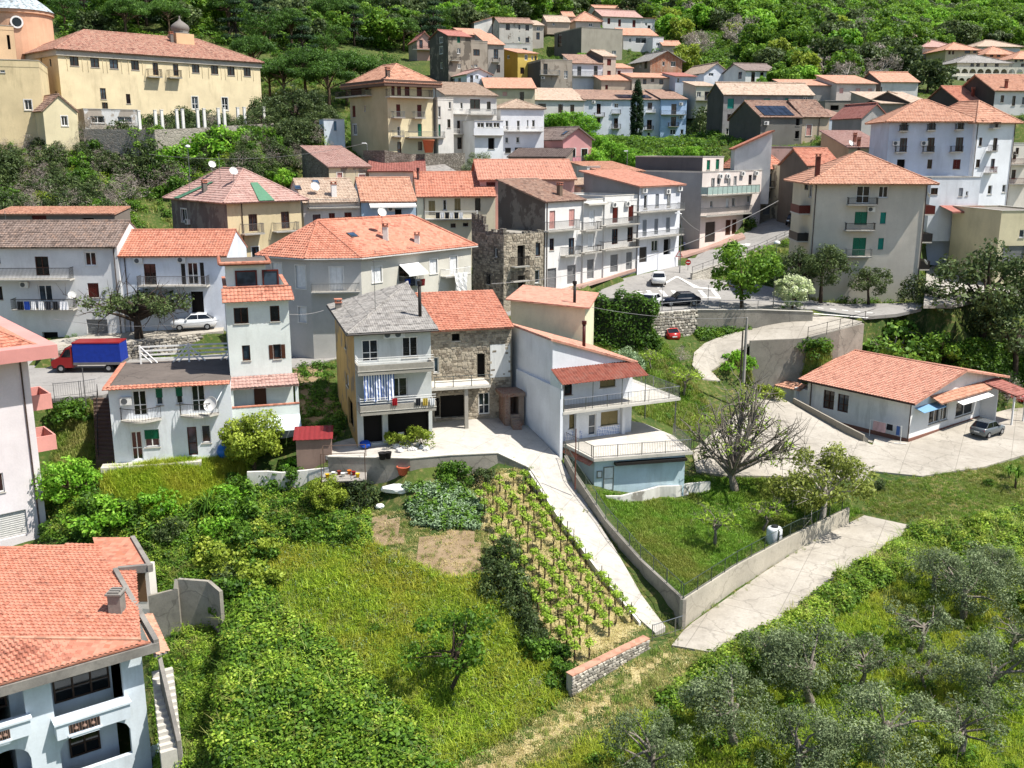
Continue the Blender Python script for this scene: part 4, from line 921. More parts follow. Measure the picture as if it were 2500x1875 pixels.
H = CH.H; L = CH.pts; cen = (L[1]+L[2]+L[3]+L[4]+L[5])/5
mid = lambda a, b, k=.5: a+(b-a)*k
r1 = mid(L[3], L[4], .5)-d34*3.6; r1 = V(r1.x, r1.y, H+2.9); r0 = mid(mid(L[1], L[2], .45), L[5], .46); r0 = V(r0.x, r0.y, H+2.9)
up = V(0, 0, H-.25); def_out = lambda i: (L[i]-(sum(L, Vector())/6)).normalized()*.75
E_ = [L[i]+def_out(i)+up for i in range(6)]
CH.lay([[E_[0], E_[1], r0], [E_[1], E_[2], r0], [E_[2], E_[3], r1, r0], [E_[3], E_[4], r1], [E_[4], E_[5], r0, r1], [E_[5], E_[0], r0]], [(r0, r1), (E_[1], r0), (E_[2], r0), (E_[3], r1), (E_[0], r0)], 'new', fascia='#b9b6b1')
for x, y in ((822, 556), (1030, 540), (1240, 522)): CH.skylight(x, y, .9, .9)
CH.chimney(1080, 600, 1.5, .5, plain('#d8d2ca')); CH.chimney(1322, 618, .9, .5, plain('#d8d2ca')); CH.roof_dish(1055, 560, .6, 2.4); CH.antenna(998, 700, 0.5)
CH.awning('2', 1180, 775, 1330, 800, 1.5, WHITE, .9)
# --- stone ruin
RU = mk('stone_ruin', 'roofless rubble stone building with rusty balconies by the road', 'B3', 92, 548, 402, 107, 34, 6.5, h=7.0, wall=STONE, walls={'L': STONED}, sink=2, thick=.35,  # left face gets the darker rubble, its shade put into the colour
 feats='''o 200 628 258 790; W 340 604 376 712; o 205 860 262 985; w 335 820 370 920; bal 180 720 296 800 .8 i; bal 172 830 296 912 .7 i; L w 25 650 45 720; L o -40 850 -10 930''')
q = MB(); H = RU.H
for i in range(14):
    x = RU.W*i/14; q.box(x, 0, H-.01, x+RU.W/14, .4, H+random.uniform(.05, .35))
for i in range(16):
    y = RU.D*i/16; q.box(0, y, H-.01, .4, y+RU.D/16, H+random.uniform(.1, .9)+(1.2 if i > 9 else 0))
q.build('broken_wall_top', STONED, RU.e); rubble(RU, 'F', .36); rubble(RU, 'L', .36); q = MB(); q.box(.1, .1, H-.25, RU.W, RU.D, H-.1); q.build('floor_slab', CONC, RU.e)
# --- white row climbing the road
R1 = mk('row_house', 'white row house nearest the stone ruin with pink shutters and dark gable wall', 'B3', 415, 296, 708, 112.5, 46, 7.5, h=10.2, wall='#dcdad6', walls={'L': plaster('#5d554e', .4, .4, '#7d766d')}, stain=.3,  # brown left gable coloured dark, including the shade on it
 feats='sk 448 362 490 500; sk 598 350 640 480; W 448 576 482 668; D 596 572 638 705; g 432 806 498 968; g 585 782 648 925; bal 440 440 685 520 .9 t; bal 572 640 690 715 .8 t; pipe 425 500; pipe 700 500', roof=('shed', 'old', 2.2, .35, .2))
R1.chimney(525, 245, 1.2, .5, plain('#6a5a4c'))
R2 = mk('row_house', 'narrow white row house with flower balconies', 'B3', 712, 312, 868, 117, 46, 8, h=9.2, wall='#d8d6d2', stain=.3,
 feats='sw 755 358 794 480; sw 745 540 792 670; g 738 738 788 885; bal 728 450 852 520 .9 i; bal 722 635 850 692 .9 i; pipe 872 500', roof=('flat',))
R2.roof_dish(620, 215, .7, .9); R2.awning('F', 715, 300, 868, 320, .7, SLAB, .1, 'ledge')
R3 = mk('row_house', 'white row house with arched brown doors and red pipe', 'B3', 874, 296, 1132, 119.5, 46, 8, h=9.2, wall='#dad8d4', stain=.35,
 feats='sr 935 330 974 455; sr 1058 318 1094 440; a 930 502 974 620; a 1050 488 1090 600; g 918 700 974 835; g 1040 682 1082 815; ac 940 315; ac 1042 308; bal 885 415 1145 478 1.0 t; bal 880 590 1142 660 1.0 i; pipe 1125 500', roof=('flat', 'new', 1, .4, .3, None, .5, .5, .7))
R4 = mk('row_house', 'white row house with salmon roof overhanging the street and two long balconies', 'B3', 1142, 178, 1462, 124, 46, 9, h=9.8, wall='#dbdde2', walls={'L': '#8f8d8c'}, stain=.3,  # left wall greyed to paint in the shade it lies in
 feats='w 1178 240 1200 345; sa 1266 232 1290 330; w 1356 226 1380 330; sa 1167 432 1196 560; sa 1258 424 1284 545; sa 1348 414 1376 530; gd 1142 642 1197 760; w 1236 590 1285 675; o 1330 580 1380 700; ac 1172 205; ac 1352 212; ac 1444 190; bal 1150 312 1490 370 1.1 t; bal 1140 520 1485 568 1.1 t', roof=('shed', 'salmon', 1.6, .5, .5))
R4.roof_dish(765, 95, .6, 1.0)
R2b = mk('back_house', 'small house with pale orange roof behind the white row', 'B3', 690, 190, 1010, 130, 40, 7, h=8, wall='#c9c3b8', feats='o 950 195 980 230', roof=('shed', 'tan', .9, .3, .2))
R5 = mk('pale_block', 'large pale pink apartment house with three balcony rows where the road narrows', 'B3', 1628, 70, 2090, 139, 44, 13, h=10.4, wall='#dcd0c8', walls={'L': '#a09d9b'}, stain=.2, cat='apartment block',  # shade painted into the grey of the left face
 feats='''w 1697 110 1720 200; w 1745 105 1762 160; w 1822 98 1842 175; w 1870 95 1890 170; W 1985 85 2005 160; w 1690 285 1705 335; sw 1810 265 1830 340; w 1858 260 1880 330; w 1975 245 1995 300
 gd 1652 448 1722 605; sb 1808 432 1842 550; sb 1858 428 1888 542; o 1942 380 2002 500; ac 1815 95; ac 1930 75; ac 2035 72; ac 1760 95; bal 1668 160 2068 240 1.2 g; bal 1660 330 2010 398 1.2 t''', roof=('flat', 'new', 1, .4, .3, None, .5, .5, .15))
R5t = mk('rooftop_storey', 'set back top storey with green windows above the pale pink block', 'A3', 1630, 1215, 1792, 141, 44, 12, h=2.6, wall='#d9cbc2', walls={'L': plaster('#5f5b5c', .3)}, feats='sg 1662 1235 1685 1310; sg 1732 1228 1755 1305', roof=('flat', 'new', 1, .4, .3, None, .5, .5, .1), sink=.3)
# --- left edge block
PB = mk('pink_block', 'tall white and pink block at the left edge with pink balconies and red roof', 'S', -330, 838, 62, 70, 40, 13, ref='r', h=15.5, wall='#ddd6d6', stain=.12, sink=3, cat='apartment block', feats='w -15 1155 13 1203; gw -60 1255 72 1318', roof=('hip', 'new', 2.6, 1.6, .4))
H = PB.H; q = MB(); q.box(-1.7, -1.7, H-1.0, PB.W+1.7, PB.D+1.7, H-.05); q.build('cornice', plaster('#cf9088', .1), PB.e)
PB.parse('pipe 62 1000')
for zz in (H-5.1, H-8.3):
    q = MB(); q.box(PB.W+.004, .6, zz-.15, PB.W+1.5, 3.6, zz); q.box(PB.W+1.38, .6, zz, PB.W+1.5, 3.6, zz+1.0); q.box(PB.W+.004, .6, zz, PB.W+1.38, .72, zz+1.0); q.box(PB.W+.004, 3.48, zz, PB.W+1.38, 3.6, zz+1.0); q.build('balcony', plaster('#d3948a', .2), PB.e)
# --- unfinished villa, lower left
zE = 2.2
fl, fr = PZ(-60, 1692, zE), PZ(369, 1571, zE); bk = PZ(327, 1310, 3.3); bl = PZ(-120, 1342, 3.6)
d01 = (fr-fl).normalized(); nin = V(-d01.y, d01.x, 0)
fl2, fr2 = fl+nin*1.0, fr+nin*1.0-d01*.35
bk2, bl2 = V(bk.x-.5, bk.y-.8, 0), V(bl.x, bl.y-.8, 0)
UV = PolyHouse('unfinished_villa', 'unfinished pale blue villa with orange tile roof, arched loggias and concrete eaves', 'D1', [fl2, fr2, bk2, bl2], -7.0, zE+7.0-.75, wall='#cfd8de', stain=.35, sink=1.5, thick=.3)
H = UV.H
loc = lambda p: UV.Mi @ p
UV.parse('''0 o 322 930 845 1262; 0 o -200 1150 185 1365''')
# roof planes: front strip and the long rear slope
e0, e1 = loc(fl), loc(fr); rl, rr = loc(PZ(-60, 1561, 3.1)), loc(PZ(344, 1566, 2.45)); kb, kl = loc(bk), loc(bl)
nn_ = (rr-rl).cross(kl-rl); kb.z = rl.z-(nn_.x*(kb.x-rl.x)+nn_.y*(kb.y-rl.y))/nn_.z
UVP = [[e0, e1, rr, rl], [rl, rr, kb, kl]]
# ---- unfinished villa: eaves, loggias, stair
UV.holes['0'] = []; UV.core = 1.7
for ch in list(UV.e.children): bpy.data.objects.remove(ch)
UV.lay(UVP, [], 'new', corr=True, th=.1)
P = UV.planes[1]; t = MB(); tile_courses(t, P, tw=.3, ch=.4, nseg=4); tag(t.build('rear_slope_tiles', RM('new'), UV.rf), kind='stuff')
# front strip: each barrel tile its own piece
o_, e_, s_, n_ = plane_axes(UV.planes[0]); p2 = [((p-o_).dot(e_), (p-o_).dot(s_)) for p in UV.planes[0]]; tm = []
for v in range(3):
    q = MB(); w, l = .3, .44+.01*v; k = 6
    for i in range(k):
        a, b = i/k, (i+1)/k; fa = .085*math.sin(math.pi*min(1, a*1.45)) if a < .69 else -.012; fb = .085*math.sin(math.pi*min(1, b*1.45)) if b < .69 else -.012
        q.hexa([(w*a, 0, fa+.02), (w*b, 0, fb+.02), (w*b, l, fb-.012), (w*a, l, fa-.012)], [(w*a, 0, fa+.05), (w*b, 0, fb+.05), (w*b, l, fb+.015), (w*a, l, fa+.015)])
    tm.append(q.mesh('tile', RM('new')))
basis = Matrix(((e_.x, s_.x, n_.x), (e_.y, s_.y, n_.y), (e_.z, s_.z, n_.z))).to_4x4(); cand = []
ch_ = .39; k = 0
while k*ch_ < max(p[1] for p in p2):
    iv = clip_interval(p2, k*ch_+.2)
    if iv:
        n = int((iv[1]-iv[0])/.285)
        for i in range(n): cand.append((o_+e_*(iv[1]-(i+1)*.285)+s_*(k*ch_)+n_*.015, iv[1]))
    k += 1
cand.sort(key=lambda c: -c[0].dot(e_))
for c, _ in cand[:300]:
    ob = bpy.data.objects.new('tile', random.choice(tm)); COL.objects.link(ob); ob.parent = UV.rf
    ob.matrix_local = Matrix.Translation(c+n_*random.uniform(0, .006)) @ basis @ Matrix.Rotation(random.uniform(-.015, .015), 4, 'Z')
if len(cand) > 300:
    q = MB()
    for c, _ in cand[300:]:
        M = Matrix.Translation(c) @ basis; n = len(q.v); me = tm[0]
        q.v += [tuple(M @ v.co) for v in me.vertices]; q.f += [tuple(n+i for i in p.vertices) for p in me.polygons]; q.m += [0]*len(me.polygons)
    tag(q.build('front_strip_tiles', RM('new'), UV.rf), kind='stuff')
q = MB(); ridge_caps(q, UV.planes[1][0]+V(0, 0, .03), UV.planes[1][1]+V(0, 0, .03), .1); q.build('ridge_tiles', RM('orange'), UV.rf)
oc = concrete('old_concrete', '#6f6b66', '#938e86', 0, 2.0)
def beam(a, b, w, h, z0, name, mat=oc, parent=None):
    a = V(a.x, a.y, 0); b = V(b.x, b.y, 0); d = (b-a).normalized(); n = V(-d.y, d.x, 0)*w; q = MB()
    za, zb = z0 if isinstance(z0, tuple) else (z0, z0)
    q.hexa([a+V(0, 0, za), b+V(0, 0, zb), b+n+V(0, 0, zb), a+n+V(0, 0, za)], [a+V(0, 0, za+h), b+V(0, 0, zb+h), b+n+V(0, 0, zb+h), a+n+V(0, 0, za+h)]); return q.build(name, mat, parent or UV.e)
E0, E1 = e0, e1; zt = E1.z
beam(E0-(E1-E0).normalized()*0+V(0, -.1, 0), E1+(E1-E0).normalized()*.5+V(0, -.1, 0), .35, .55, zt-.6, 'eave_beam')
n1 = loc(PZ(287, 1390, 3.0)); n2 = loc(PZ(372, 1382, 3.0)); n3 = loc(PZ(329, 1310, 3.2))
beam(E1+(E1-E0).normalized()*.45, n1, .3, .5, (zt-.35, n1.z-.35), 'side_parapet'); beam(n1, n2, .3, .5, (n1.z-.4, n2.z-.4), 'rear_parapet'); beam(n2, n3, .3, .5, (n2.z-.4, n3.z-.4), 'side_parapet')
q = MB(); m2 = (n2+n1)/2; q.prism([n1+V(-1, 0, -.25), n2+V(-.1, 0, -.25), n3+V(-.1, 0, -.25), V(n3.x-3.0, n3.y, n3.z-.25)], .2); q.build('roof_corner', RM('new'), UV.e)
q = MB(); rp = n2+V(-.3, 1.2, 0); q.box(rp.x-2.2, rp.y-.3, -UV.sink, rp.x-.35, rp.y+.9, rp.z-.6); q.build('rear_wing_wall', plaster('#ddd6cc', .2), UV.e)
q = MB(); q.box(rp.x-1.3, rp.y-.33, rp.z-3.0, rp.x-.6, rp.y-.305, rp.z-.9); q.build('opening', plain('#6a5138', .8), UV.e)
c = loc(PZ(290, 1492, 2.75)); q = MB(); q.box(c.x-.45, c.y-.4, c.z-.6, c.x+.3, c.y+.4, c.z+1.2); o = q.build('chimney', oc, UV.e); q = MB(); q.box(c.x-.55, c.y-.5, c.z+1.2, c.x+.4, c.y+.5, c.z+1.3)
for i in range(3): q.box(c.x-.4, c.y-.4+i*.3, c.z+1.3, c.x+.25, c.y-.25+i*.3, c.z+1.42)
q.build('chimney_cap', oc, o)
# side porch roof right of the parapet
pa = loc(PZ(376, 1600, 1.3)); pb = loc(PZ(340, 1500, 1.7)); pd = loc(PZ(411, 1588, .9)); pe_ = loc(PZ(370, 1498, 1.3))
P = [pd, pe_, pb, pa]; q = MB(); q.prism([p-V(0, 0, .16) for p in P], .14); o = q.build('porch_roof', oc, UV.e)
t = MB(); tile_courses(t, P, nseg=4); tag(t.build('porch_tiles', RM('orange'), o), kind='stuff')
# loggias
def loggia(x0, y0, x1, y1, wx0, wx1, arch=False, par=None):
    a0, z0, a1, z1 = UV.window('0', 'x', x0, y0, x1, y1); w = a1-a0
    fo, fe, fn, L_ = UV.face('0')
    if arch:
        q = MB(); n = 10
        for sg in (0, 1):
            pts = []
            for i in range(n+1):
                x = w/2*i/n; z = .9*math.sqrt(max(0, 1-((w/2-x)/(w/2))**2)); pts.append((x, z))
            for i in range(n):
                xa, za = pts[i]; xb, zb = pts[i+1]
                if sg: xa, xb = w-xa, w-xb
                lo = min(xa, xb); hi = max(xa, xb); zl, zh = (za, zb) if xa < xb else (zb, za); b = z1-z0-.9
                q.hexa([(lo, 0, b+zl), (hi, 0, b+zh), (hi, .3, b+zh), (lo, .3, b+zl)], [(lo, 0, z1-z0+.01), (hi, 0, z1-z0+.01), (hi, .3, z1-z0+.01), (lo, .3, z1-z0+.01)])
        UV.put(q, 'arch', UV.wm, UV.fframe('0', a0, z0, -.002))
    wa, _ = UV.hit('0', wx0, y1, -1.6); wb, _ = UV.hit('0', wx1, y1, -1.6); wh = (z1-z0)*.8; q = MB(); n = max(2, int((wb-wa)/.75)); ww = wb-wa
    for i in range(n+1): q.box(ww*i/n-.05, 0, 0, ww*i/n+.05, .1, wh)
    q.box(0, 0, wh-.1, ww, .1, wh); q.box(0, 0, 0, ww, .1, .1); q.box(0, .02, wh*.35, ww, .08, wh*.35+.07)
    o = UV.put(q, 'window', plain('#3a2a20', .6), UV.fframe('0', wa, z0+.05, -1.55)); g = MB(); g.box(.05, .06, .05, ww-.05, .09, wh-.05); g.build('pane', PANES[2], o)
    if par:
        pd = par; q = MB(); q.box(-.1, 0, -.95, w+.1, pd, -.02); q.box(-.2, -.1, -.02, w+.2, pd, .1); o = UV.put(q, 'balcony', UV.wm, UV.fframe('0', a0, z0, pd))
        q = MB(); q.box(w*.14, -.012, -.75, w*.58, .01, -.22); g = q.build('grille_recess', plain('#2a2320', .8), o); q = MB()
        for i in range(11): x = w*.15+w*.42*i/10; q.box(x, -.04, -.75, x+.035, -.013, -.22)
        for x in (.24, .36, .48): q.lathe([(.02, -.12), (.11, -.06), (.12, .0), (.06, .08), (.02, .12)], 8, (w*x, -.03, -.48))
        q.build('grille', plain('#7d6558', .7), o); q = MB(); q.box(w*.12, -.12, -.9, w*.6, 0, -.8); q.box(w*.16, -.08, -1.02, w*.56, 0, -.9); q.build('moulding', UV.wm, o)
loggia(322, 935, 848, 1262, 380, 755, par=.75); loggia(-260, 1150, 186, 1368, -250, 60, par=.5)
loggia(385, 1372, 905, 1645, 490, 690, arch=True); loggia(-260, 1560, 238, 1800, -200, 5, arch=True)
# outside stair with side wall
for i in range(13):
    a = loc(PZ(370+i*1.6, 1640+i*16, -.6-i*.24)); q = MB(); fe2 = V(.86, .5, 0); fo2 = V(.5, -.86, 0)
    q.hexa([a+V(0, 0, -1.2), a+fe2*1.2+V(0, 0, -1.2), a+fe2*1.2+fo2*.34+V(0, 0, -1.2), a+fo2*.34+V(0, 0, -1.2)], [a, a+fe2*1.2, a+fe2*1.2+fo2*.34, a+fo2*.34]); q.build('step', SLAB, UV.e)
a, b = loc(PZ(385, 1605, .8)), loc(PZ(432, 1810, -3.0)); q = MB(); sdv = V(.2, .12, 0); q.hexa([a+V(0, 0, -3.5), b+V(0, 0, -2.5), b+sdv+V(0, 0, -2.5), a+sdv+V(0, 0, -3.5)], [a, b, b+sdv, a+sdv]); q.build('stair_wall', oc, UV.e)
# ------------------------------------------------------------------ convent on the left spur
CV = mk('convent', 'long pale yellow convent with terracotta hip roof and row of upper windows', 'A1', 437, 372, 2003, 155, 45, 15, h=13.6, wall='#dccba6', walls={'L': '#d3bd96'}, stain=.35, cat='convent', sink=4,  # left end coloured slightly darker, as the less lit wall
 feats='''D 535 438 610 508; D 695 448 768 520; D 842 458 914 530; D 1008 468 1075 540; D 1478 498 1540 562; D 1625 506 1685 572; D 1752 516 1812 582; D 1878 524 1936 588
 D 1175 485 1225 580; D 1332 494 1380 585; D 770 680 822 765; W 785 790 836 852; W 970 725 1010 800; w+ 1478 745 1532 842; w+ 1710 752 1762 850
 bal 1152 530 1255 598 1.0 i; bal 1312 540 1408 604 1.0 i; L W 380 455 398 510; L W 425 705 442 750; L o 308 420 330 530''')
CV.roof('hip', 'convent', 3.6, .6, .4, tiles=True)
q = MB(); q.box(-.25, -.25, CV.H-1.0, CV.W+.25, -.004, CV.H-.05); q.box(-.25, -.004, CV.H-1.0, -.004, CV.D, CV.H-.05); q.build('cornice', plaster('#b5aea2', .4), CV.e)
for x in (572, 732, 878, 1042, 1508, 1655, 1782, 1906):
    a, z = CV.hit('F', x, 440+ (x-572)*.065); q = MB(); n = 10
    pts = [(math.cos(math.pi*i/n)*1.15, math.sin(math.pi*i/n)*1.25) for i in range(n+1)]
    q.tube([(a-1.15, -.04, z-2.0)]+[(a+x_, -.04, z+z_-.3) for x_, z_ in reversed(pts)]+[(a+1.15, -.04, z-2.0)], .05, 4); q.build('arched_moulding', CV.wm, CV.e)
q = MB(); c = CV.M.inverted() @ PY(*S('A1', 1395, 300), 176); c.z = CV.H+1.6
q.box(c.x-1.6, c.y-1.6, c.z-1, c.x+1.6, c.y+1.6, c.z+2.6); o = q.build('bell_turret', plaster('#d9b58e', .3), CV.e)
q = MB(); q.lathe([(1.45, 0), (1.5, .2), (1.2, .25), (1.45, .6), (1.55, 1.0), (1.4, 1.4), (.85, 1.85), (.3, 2.2), (.1, 2.6), (.18, 2.8), (0, 3.0)], 18, (c.x, c.y, c.z+2.6)); q.build('onion_dome', plain('#77716b', .8), o, True)
CV.chimney(1325, 325, 1.3, .5, plain('#6a655f'))
# round church drum behind it
dc = PY(*S('A1', 140, 260), 168); d = empty('church_dome', (dc.x, dc.y, 44), 0, 'round pink church drum with grey conical tiled dome behind the convent', 'church')
q = MB(); q.lathe([(5.3, -14), (5.3, 6.6), (5.6, 6.7), (5.6, 7.2), (5.3, 7.2)], 36); q.build('drum', plaster('#d7a98a', .3), d)
q = MB(); q.lathe([(5.8, 7.2), (4.6, 8.3), (3.2, 9.3), (1.8, 10.1), (.6, 10.6), (.2, 10.7), (.2, 11.1), (0, 11.2)], 28); q.build('conical_roof', roof_mat('scaled_lead', ['#4d5558', '#8b979c', '#b4bec2', '#66706f']), d)
q = MB(); q.lathe([(1.35, 0), (1.35, .25), (1.0, .25), (1.0, 0)], 20); o = q.build('round_window', WHITE, d); o.matrix_local = Matrix.Translation((2.3, -4.85, 5.2)) @ Matrix.Rotation(R(25), 4, 'Z') @ Matrix.Scale(.7, 4) @ Matrix.Rotation(R(90), 4, 'X'); q = MB(); q.lathe([(0, .1), (1.0, .1)], 20); q.build('pane', PANES[2], o)
mk('convent_wing', 'tall yellow convent wing with roof terrace at the left edge', 'A1', -260, 520, 300, 142, 20, 14, ref='r', h=12, wall='#d8c59c', stain=.45, sink=4, feats='w+ 185 770 250 848; w 0 540 40 560', roof=('flat', 'new', 1, .4, .3, None, .5, .5, .9))
mk('convent_upper_wing', 'peach convent block stepping up to the dome', 'A1', -160, 235, 105, 152, 30, 9, ref='r', h=16, wall='#d9b892', stain=.3, sink=4, feats='o 50 270 85 380', roof=('flat', 'new', 1, .4, .3, None, .5, .5, .6))
mk('garden_house', 'small cream house with terracotta gable roof below the convent', 'A1', 330, 850, 590, 138, 38, 7.0, h=5.0, wall='#d8cca8', walls={'L': '#cfc3a2'}, stain=.4, feats='w+ 470 895 525 970; L o 250 905 268 975', roof=('gableV', 'old', 2.0, .3, .2), sink=3)
mk('garden_shed', 'grey unrendered shed with white patches in front of the convent', 'A1', 645, 850, 1060, 146, 35, 4, h=4, wall=plaster('#a59c90', .4, .3, '#d9d9d6'), feats='w 698 895 808 950; w 905 900 1018 945', roof=('flat', 'new', 1, .2, .2, None, .5, .5, .2), sink=3)
# ------------------------------------------------------------------ beige block and its neighbours
BG = mk('beige_block', 'four storey beige block with dark red shutters and plant balconies', 'A2', 1088, 612, 1442, 143, 36, 11.5, yb=1200, wall='#d5c8a4', walls={'L': '#b9ac8b'}, stain=.2, cat='apartment block', sink=3,  # left face a darker beige, shade painted into its colour
 feats='''sr 1122 628 1150 738; sr 1165 630 1200 735; sr 1225 636 1265 738; sr 1318 640 1360 742; sr 1160 805 1195 905; sr 1322 808 1358 905; d 1168 975 1195 1050; sg 1326 955 1360 1052; D 1168 1095 1202 1195; a 1328 1092 1362 1160
 bal 1112 690 1448 755 1.3 i; bal 1145 860 1232 912 .9 t; bal 1306 862 1388 915 .9 t; bal 1148 1012 1225 1058 .9 t; bal 1262 1015 1540 1065 1.2 t
 L sr 805 640 895 735; L sr 918 632 948 695; L sr 820 815 848 905; L w 912 812 924 860; L w+ 826 960 858 1040; L bal 690 700 925 750 1.0 i; pipe 1462 700''', roof=('hip', 'orange', 2.3, 1.0, .4))
q = MB(); q.box(-.95, -.95, BG.H-.9, BG.W+.95, BG.D+.95, BG.H-.02); q.build('fascia', plain('#5d4a40', .7), BG.e); BG.chimney(925, 548, 1.2, .5, plain('#8a4a3a')); BG.chimney(1335, 560, 1.3, .5, plain('#8f877c'))
mk('lean_to', 'low white lean-to against the beige block', 'A2', 600, 925, 760, 150, 20, 4, h=4, wall='#d3dce4', feats='sl 678 935 702 1008', roof=('flat', 'new', 1, .2, .2, None, .5, .5, .1))
mk('white_row_house', 'white balcony house right of the beige block with clay pot terrace', 'A2', 1480, 770, 1600, 147, 30, 8, h=13, wall='#d9d5cc', stain=.4, feats='w 1475 820 1505 905; sg 1476 958 1505 1055; w 1565 785 1585 840; sk 1600 790 1615 850; W 1555 920 1580 985', roof=('flat', 'new', 1, .2, .2, None, .5, .5, .3))
mk('white_row_house', 'white house with glazed veranda under terracotta roof', 'A2', 1545, 735, 1935, 156, 22, 10, h=17, wall='#d8d5cf', stain=.35, feats='''w 1565 780 1585 840; w 1655 790 1675 840; W 1730 765 1808 840; W 1860 785 1890 845; D 1630 930 1655 1030; D 1632 1060 1668 1150; w 1680 960 1700 1000; D 1555 1080 1580 1150
 bal 1610 840 1725 885 1.0 w; bal 1735 840 1935 890 1.2 t; bal 1600 995 1740 1040 1.0 w''', roof=('shed', 'tan', 2.4, .4, .3, True))
VR = mk('veranda_house', 'bright white house with glass veranda and arched garage', 'A2', 1765, 935, 1985, 151, 20, 6, h=10, wall='#e0e2e4', stain=.2, feats='w 1785 945 1840 985; w 1850 945 1905 985; w 1910 945 1960 985; bal 1760 990 1990 1050 .6 s; o 1870 1065 1920 1150', roof=('flat', 'new', 1, .2, .2, None, .5, .5, .1))
mk('white_house', 'bright white house with dormers beside the green slope', 'A3', 70, 838, 405, 160, 15, 9, h=16, wall='#e0e1e3', stain=.15, feats='''w 108 930 130 1000; w 195 930 218 1005; w 272 925 285 980; w 312 925 335 980; w 105 1058 132 1105; w 190 1056 217 1104; gd 105 1140 150 1180; gd 180 1138 235 1180; bal 100 975 400 1020 .9 w''', roof=('hip', 'tan', 1.4, .3, .3, True))
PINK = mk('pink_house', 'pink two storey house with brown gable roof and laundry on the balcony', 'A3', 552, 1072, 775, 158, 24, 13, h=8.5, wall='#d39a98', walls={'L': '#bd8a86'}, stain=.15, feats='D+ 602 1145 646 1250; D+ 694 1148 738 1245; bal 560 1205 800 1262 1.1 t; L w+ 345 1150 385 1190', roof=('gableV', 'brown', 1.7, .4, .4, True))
PINK.chimney(395, 1030, 3, .35, plain('#4a2a24'), pipe=True); PINK.skylight(570, 1030, 1.0, 1.0)
mk('low_shed', 'long low shed with dusty brown roof beneath the pink house', 'A3', 130, 1215, 565, 152, -12, 8, h=3.5, wall='#8f7f74', feats='', roof=('shed', 'brown', 1.2, .3, .2, True))
mk('stone_cottage', 'old stone cottage with pale pink tile roof above the corner house', 'A2', 640, 1292, 960, 131, 28, 12, h=6.5, wall=plaster('#c9bda0', .4, .2), walls={'L': STONED}, feats='sk+ 705 1332 745 1380; sk+ 872 1345 920 1375', roof=('shed', 'pink', 2.6, .3, .2, True))
mk('red_roof_house', 'low house with ribbed red roof between cottage and cream house', 'A2', 950, 1325, 1380, 133, 6, 7, h=4, wall='#cfc8b8', roof=('shed', 'red', 1.6, .3, .2, True))
mk('dark_dormer_house', 'dark roofed attic house with terrace railing above the cream house', 'A2', 1340, 1345, 1640, 134, 20, 7, h=4, wall='#7d5a50', feats='o 1520 1345 1600 1440', roof=('shed', 'grey', 1.0, .4, .2, False))
mk('pink_gable_house', 'pink house with broad orange roof behind the white row', 'A3', -90, 1385, 640, 127, 8, 10, h=9, wall='#c99a90', feats='sr -40 1405 30 1440', roof=('gable', 'salmon', 2.2, .4, .3, True))
mk('roof_shed_house', 'white box stair house on the roofs behind the row', 'A3', 738, 1290, 838, 142, 20, 4, h=8, wall='#dad8d2', feats='w 770 1310 800 1350', roof=('flat', 'new', 1, .2, .2, None, .5, .5, .1))
mk('orange_shed_house', 'house with flat orange roof left of the grey rooftop storey', 'A3', 850, 1330, 1170, 140, 30, 8, h=10, wall='#c9bfb4', roof=('shed', 'orange', 1.2, .3, .2, True))
# ------------------------------------------------------------------ long pale block with cypress
def F_(name, label, T, xl, ye, xr, Y, al, D, yb, wall, roof, feats='', **k):
    if roof[1] == 'orange': roof = (roof[0], random.choice(['orange', 'pink', 'old', 'orange', 'tan']))+tuple(roof[2:])
    return mk(name, label, T, xl, ye, xr, Y, al, D, yb=yb, wall=wall, roof=roof, feats=feats, **k)
F_('terrace_row_house', 'pale grey row house with tan roof above the green slope', 'A3', 330, 772, 716, 226, 14, 10, 1000, '#cbc8c2', ('shed', 'tan', 3.0, .4, .3), 'W 360 800 420 835; D 515 805 550 870; D 608 808 638 872')
F_('terrace_row_house', 'white grey row house with black balconies left of the cypress', 'A3', 716, 768, 932, 229, 12, 11, 1060, '#ccd1d8', ('shed', 'old', 2.6, .4, .3), 'D 812 800 842 880; D 810 910 838 975; ac 785 788; bal 798 868 876 902 1.0 i; w 1000 1035 1022 1060')
F_('terrace_row_house', 'long pale row house with solar panels behind the cypress', 'A3', 932, 768, 1312, 231, 10, 12, 1080, '#c4cdd8', ('shed', 'old', 2.6, .4, .3), 'w 948 798 978 832; D 945 912 975 990; w 1000 1035 1022 1062; D 1205 792 1238 850; D 1200 925 1235 1000; w 1202 1020 1225 1055; bal 930 845 1000 880 1.0 i; bal 925 955 998 995 1.0 t; bal 1198 845 1268 872 .8 w; bal 1185 970 1252 1004 1.0 i')
p = HOUSES[-1]; q = MB(); P = p.planes[0]; _, e_, s_, n_ = plane_axes(P); w = p.W
for i in range(8):
    a = P[0]+e_*(w*.18+i*w*.085)+s_*1.2+n_*.12; q.prism([a, a+e_*w*.08, a+e_*w*.08+s_*4.2, a+s_*4.2], .06, 0, n_)
q.build('solar_panels', glass('#1c2a44'), p.e)
F_('terrace_row_house', 'sky blue row house at the right end of the pale terrace', 'A3', 1312, 764, 1508, 232, 10, 12, 1092, '#aac3e0', ('shed', 'old', 2.6, .4, .3), 'D 1388 802 1426 884; D 1385 902 1422 978; w 1378 998 1420 1040; w 1458 998 1480 1038; w 1425 1045 1445 1068; ac 1460 802; ac 1460 905; bal 1310 852 1502 888 1.0 t; bal 1368 945 1446 980 .9 i', stain=.2)
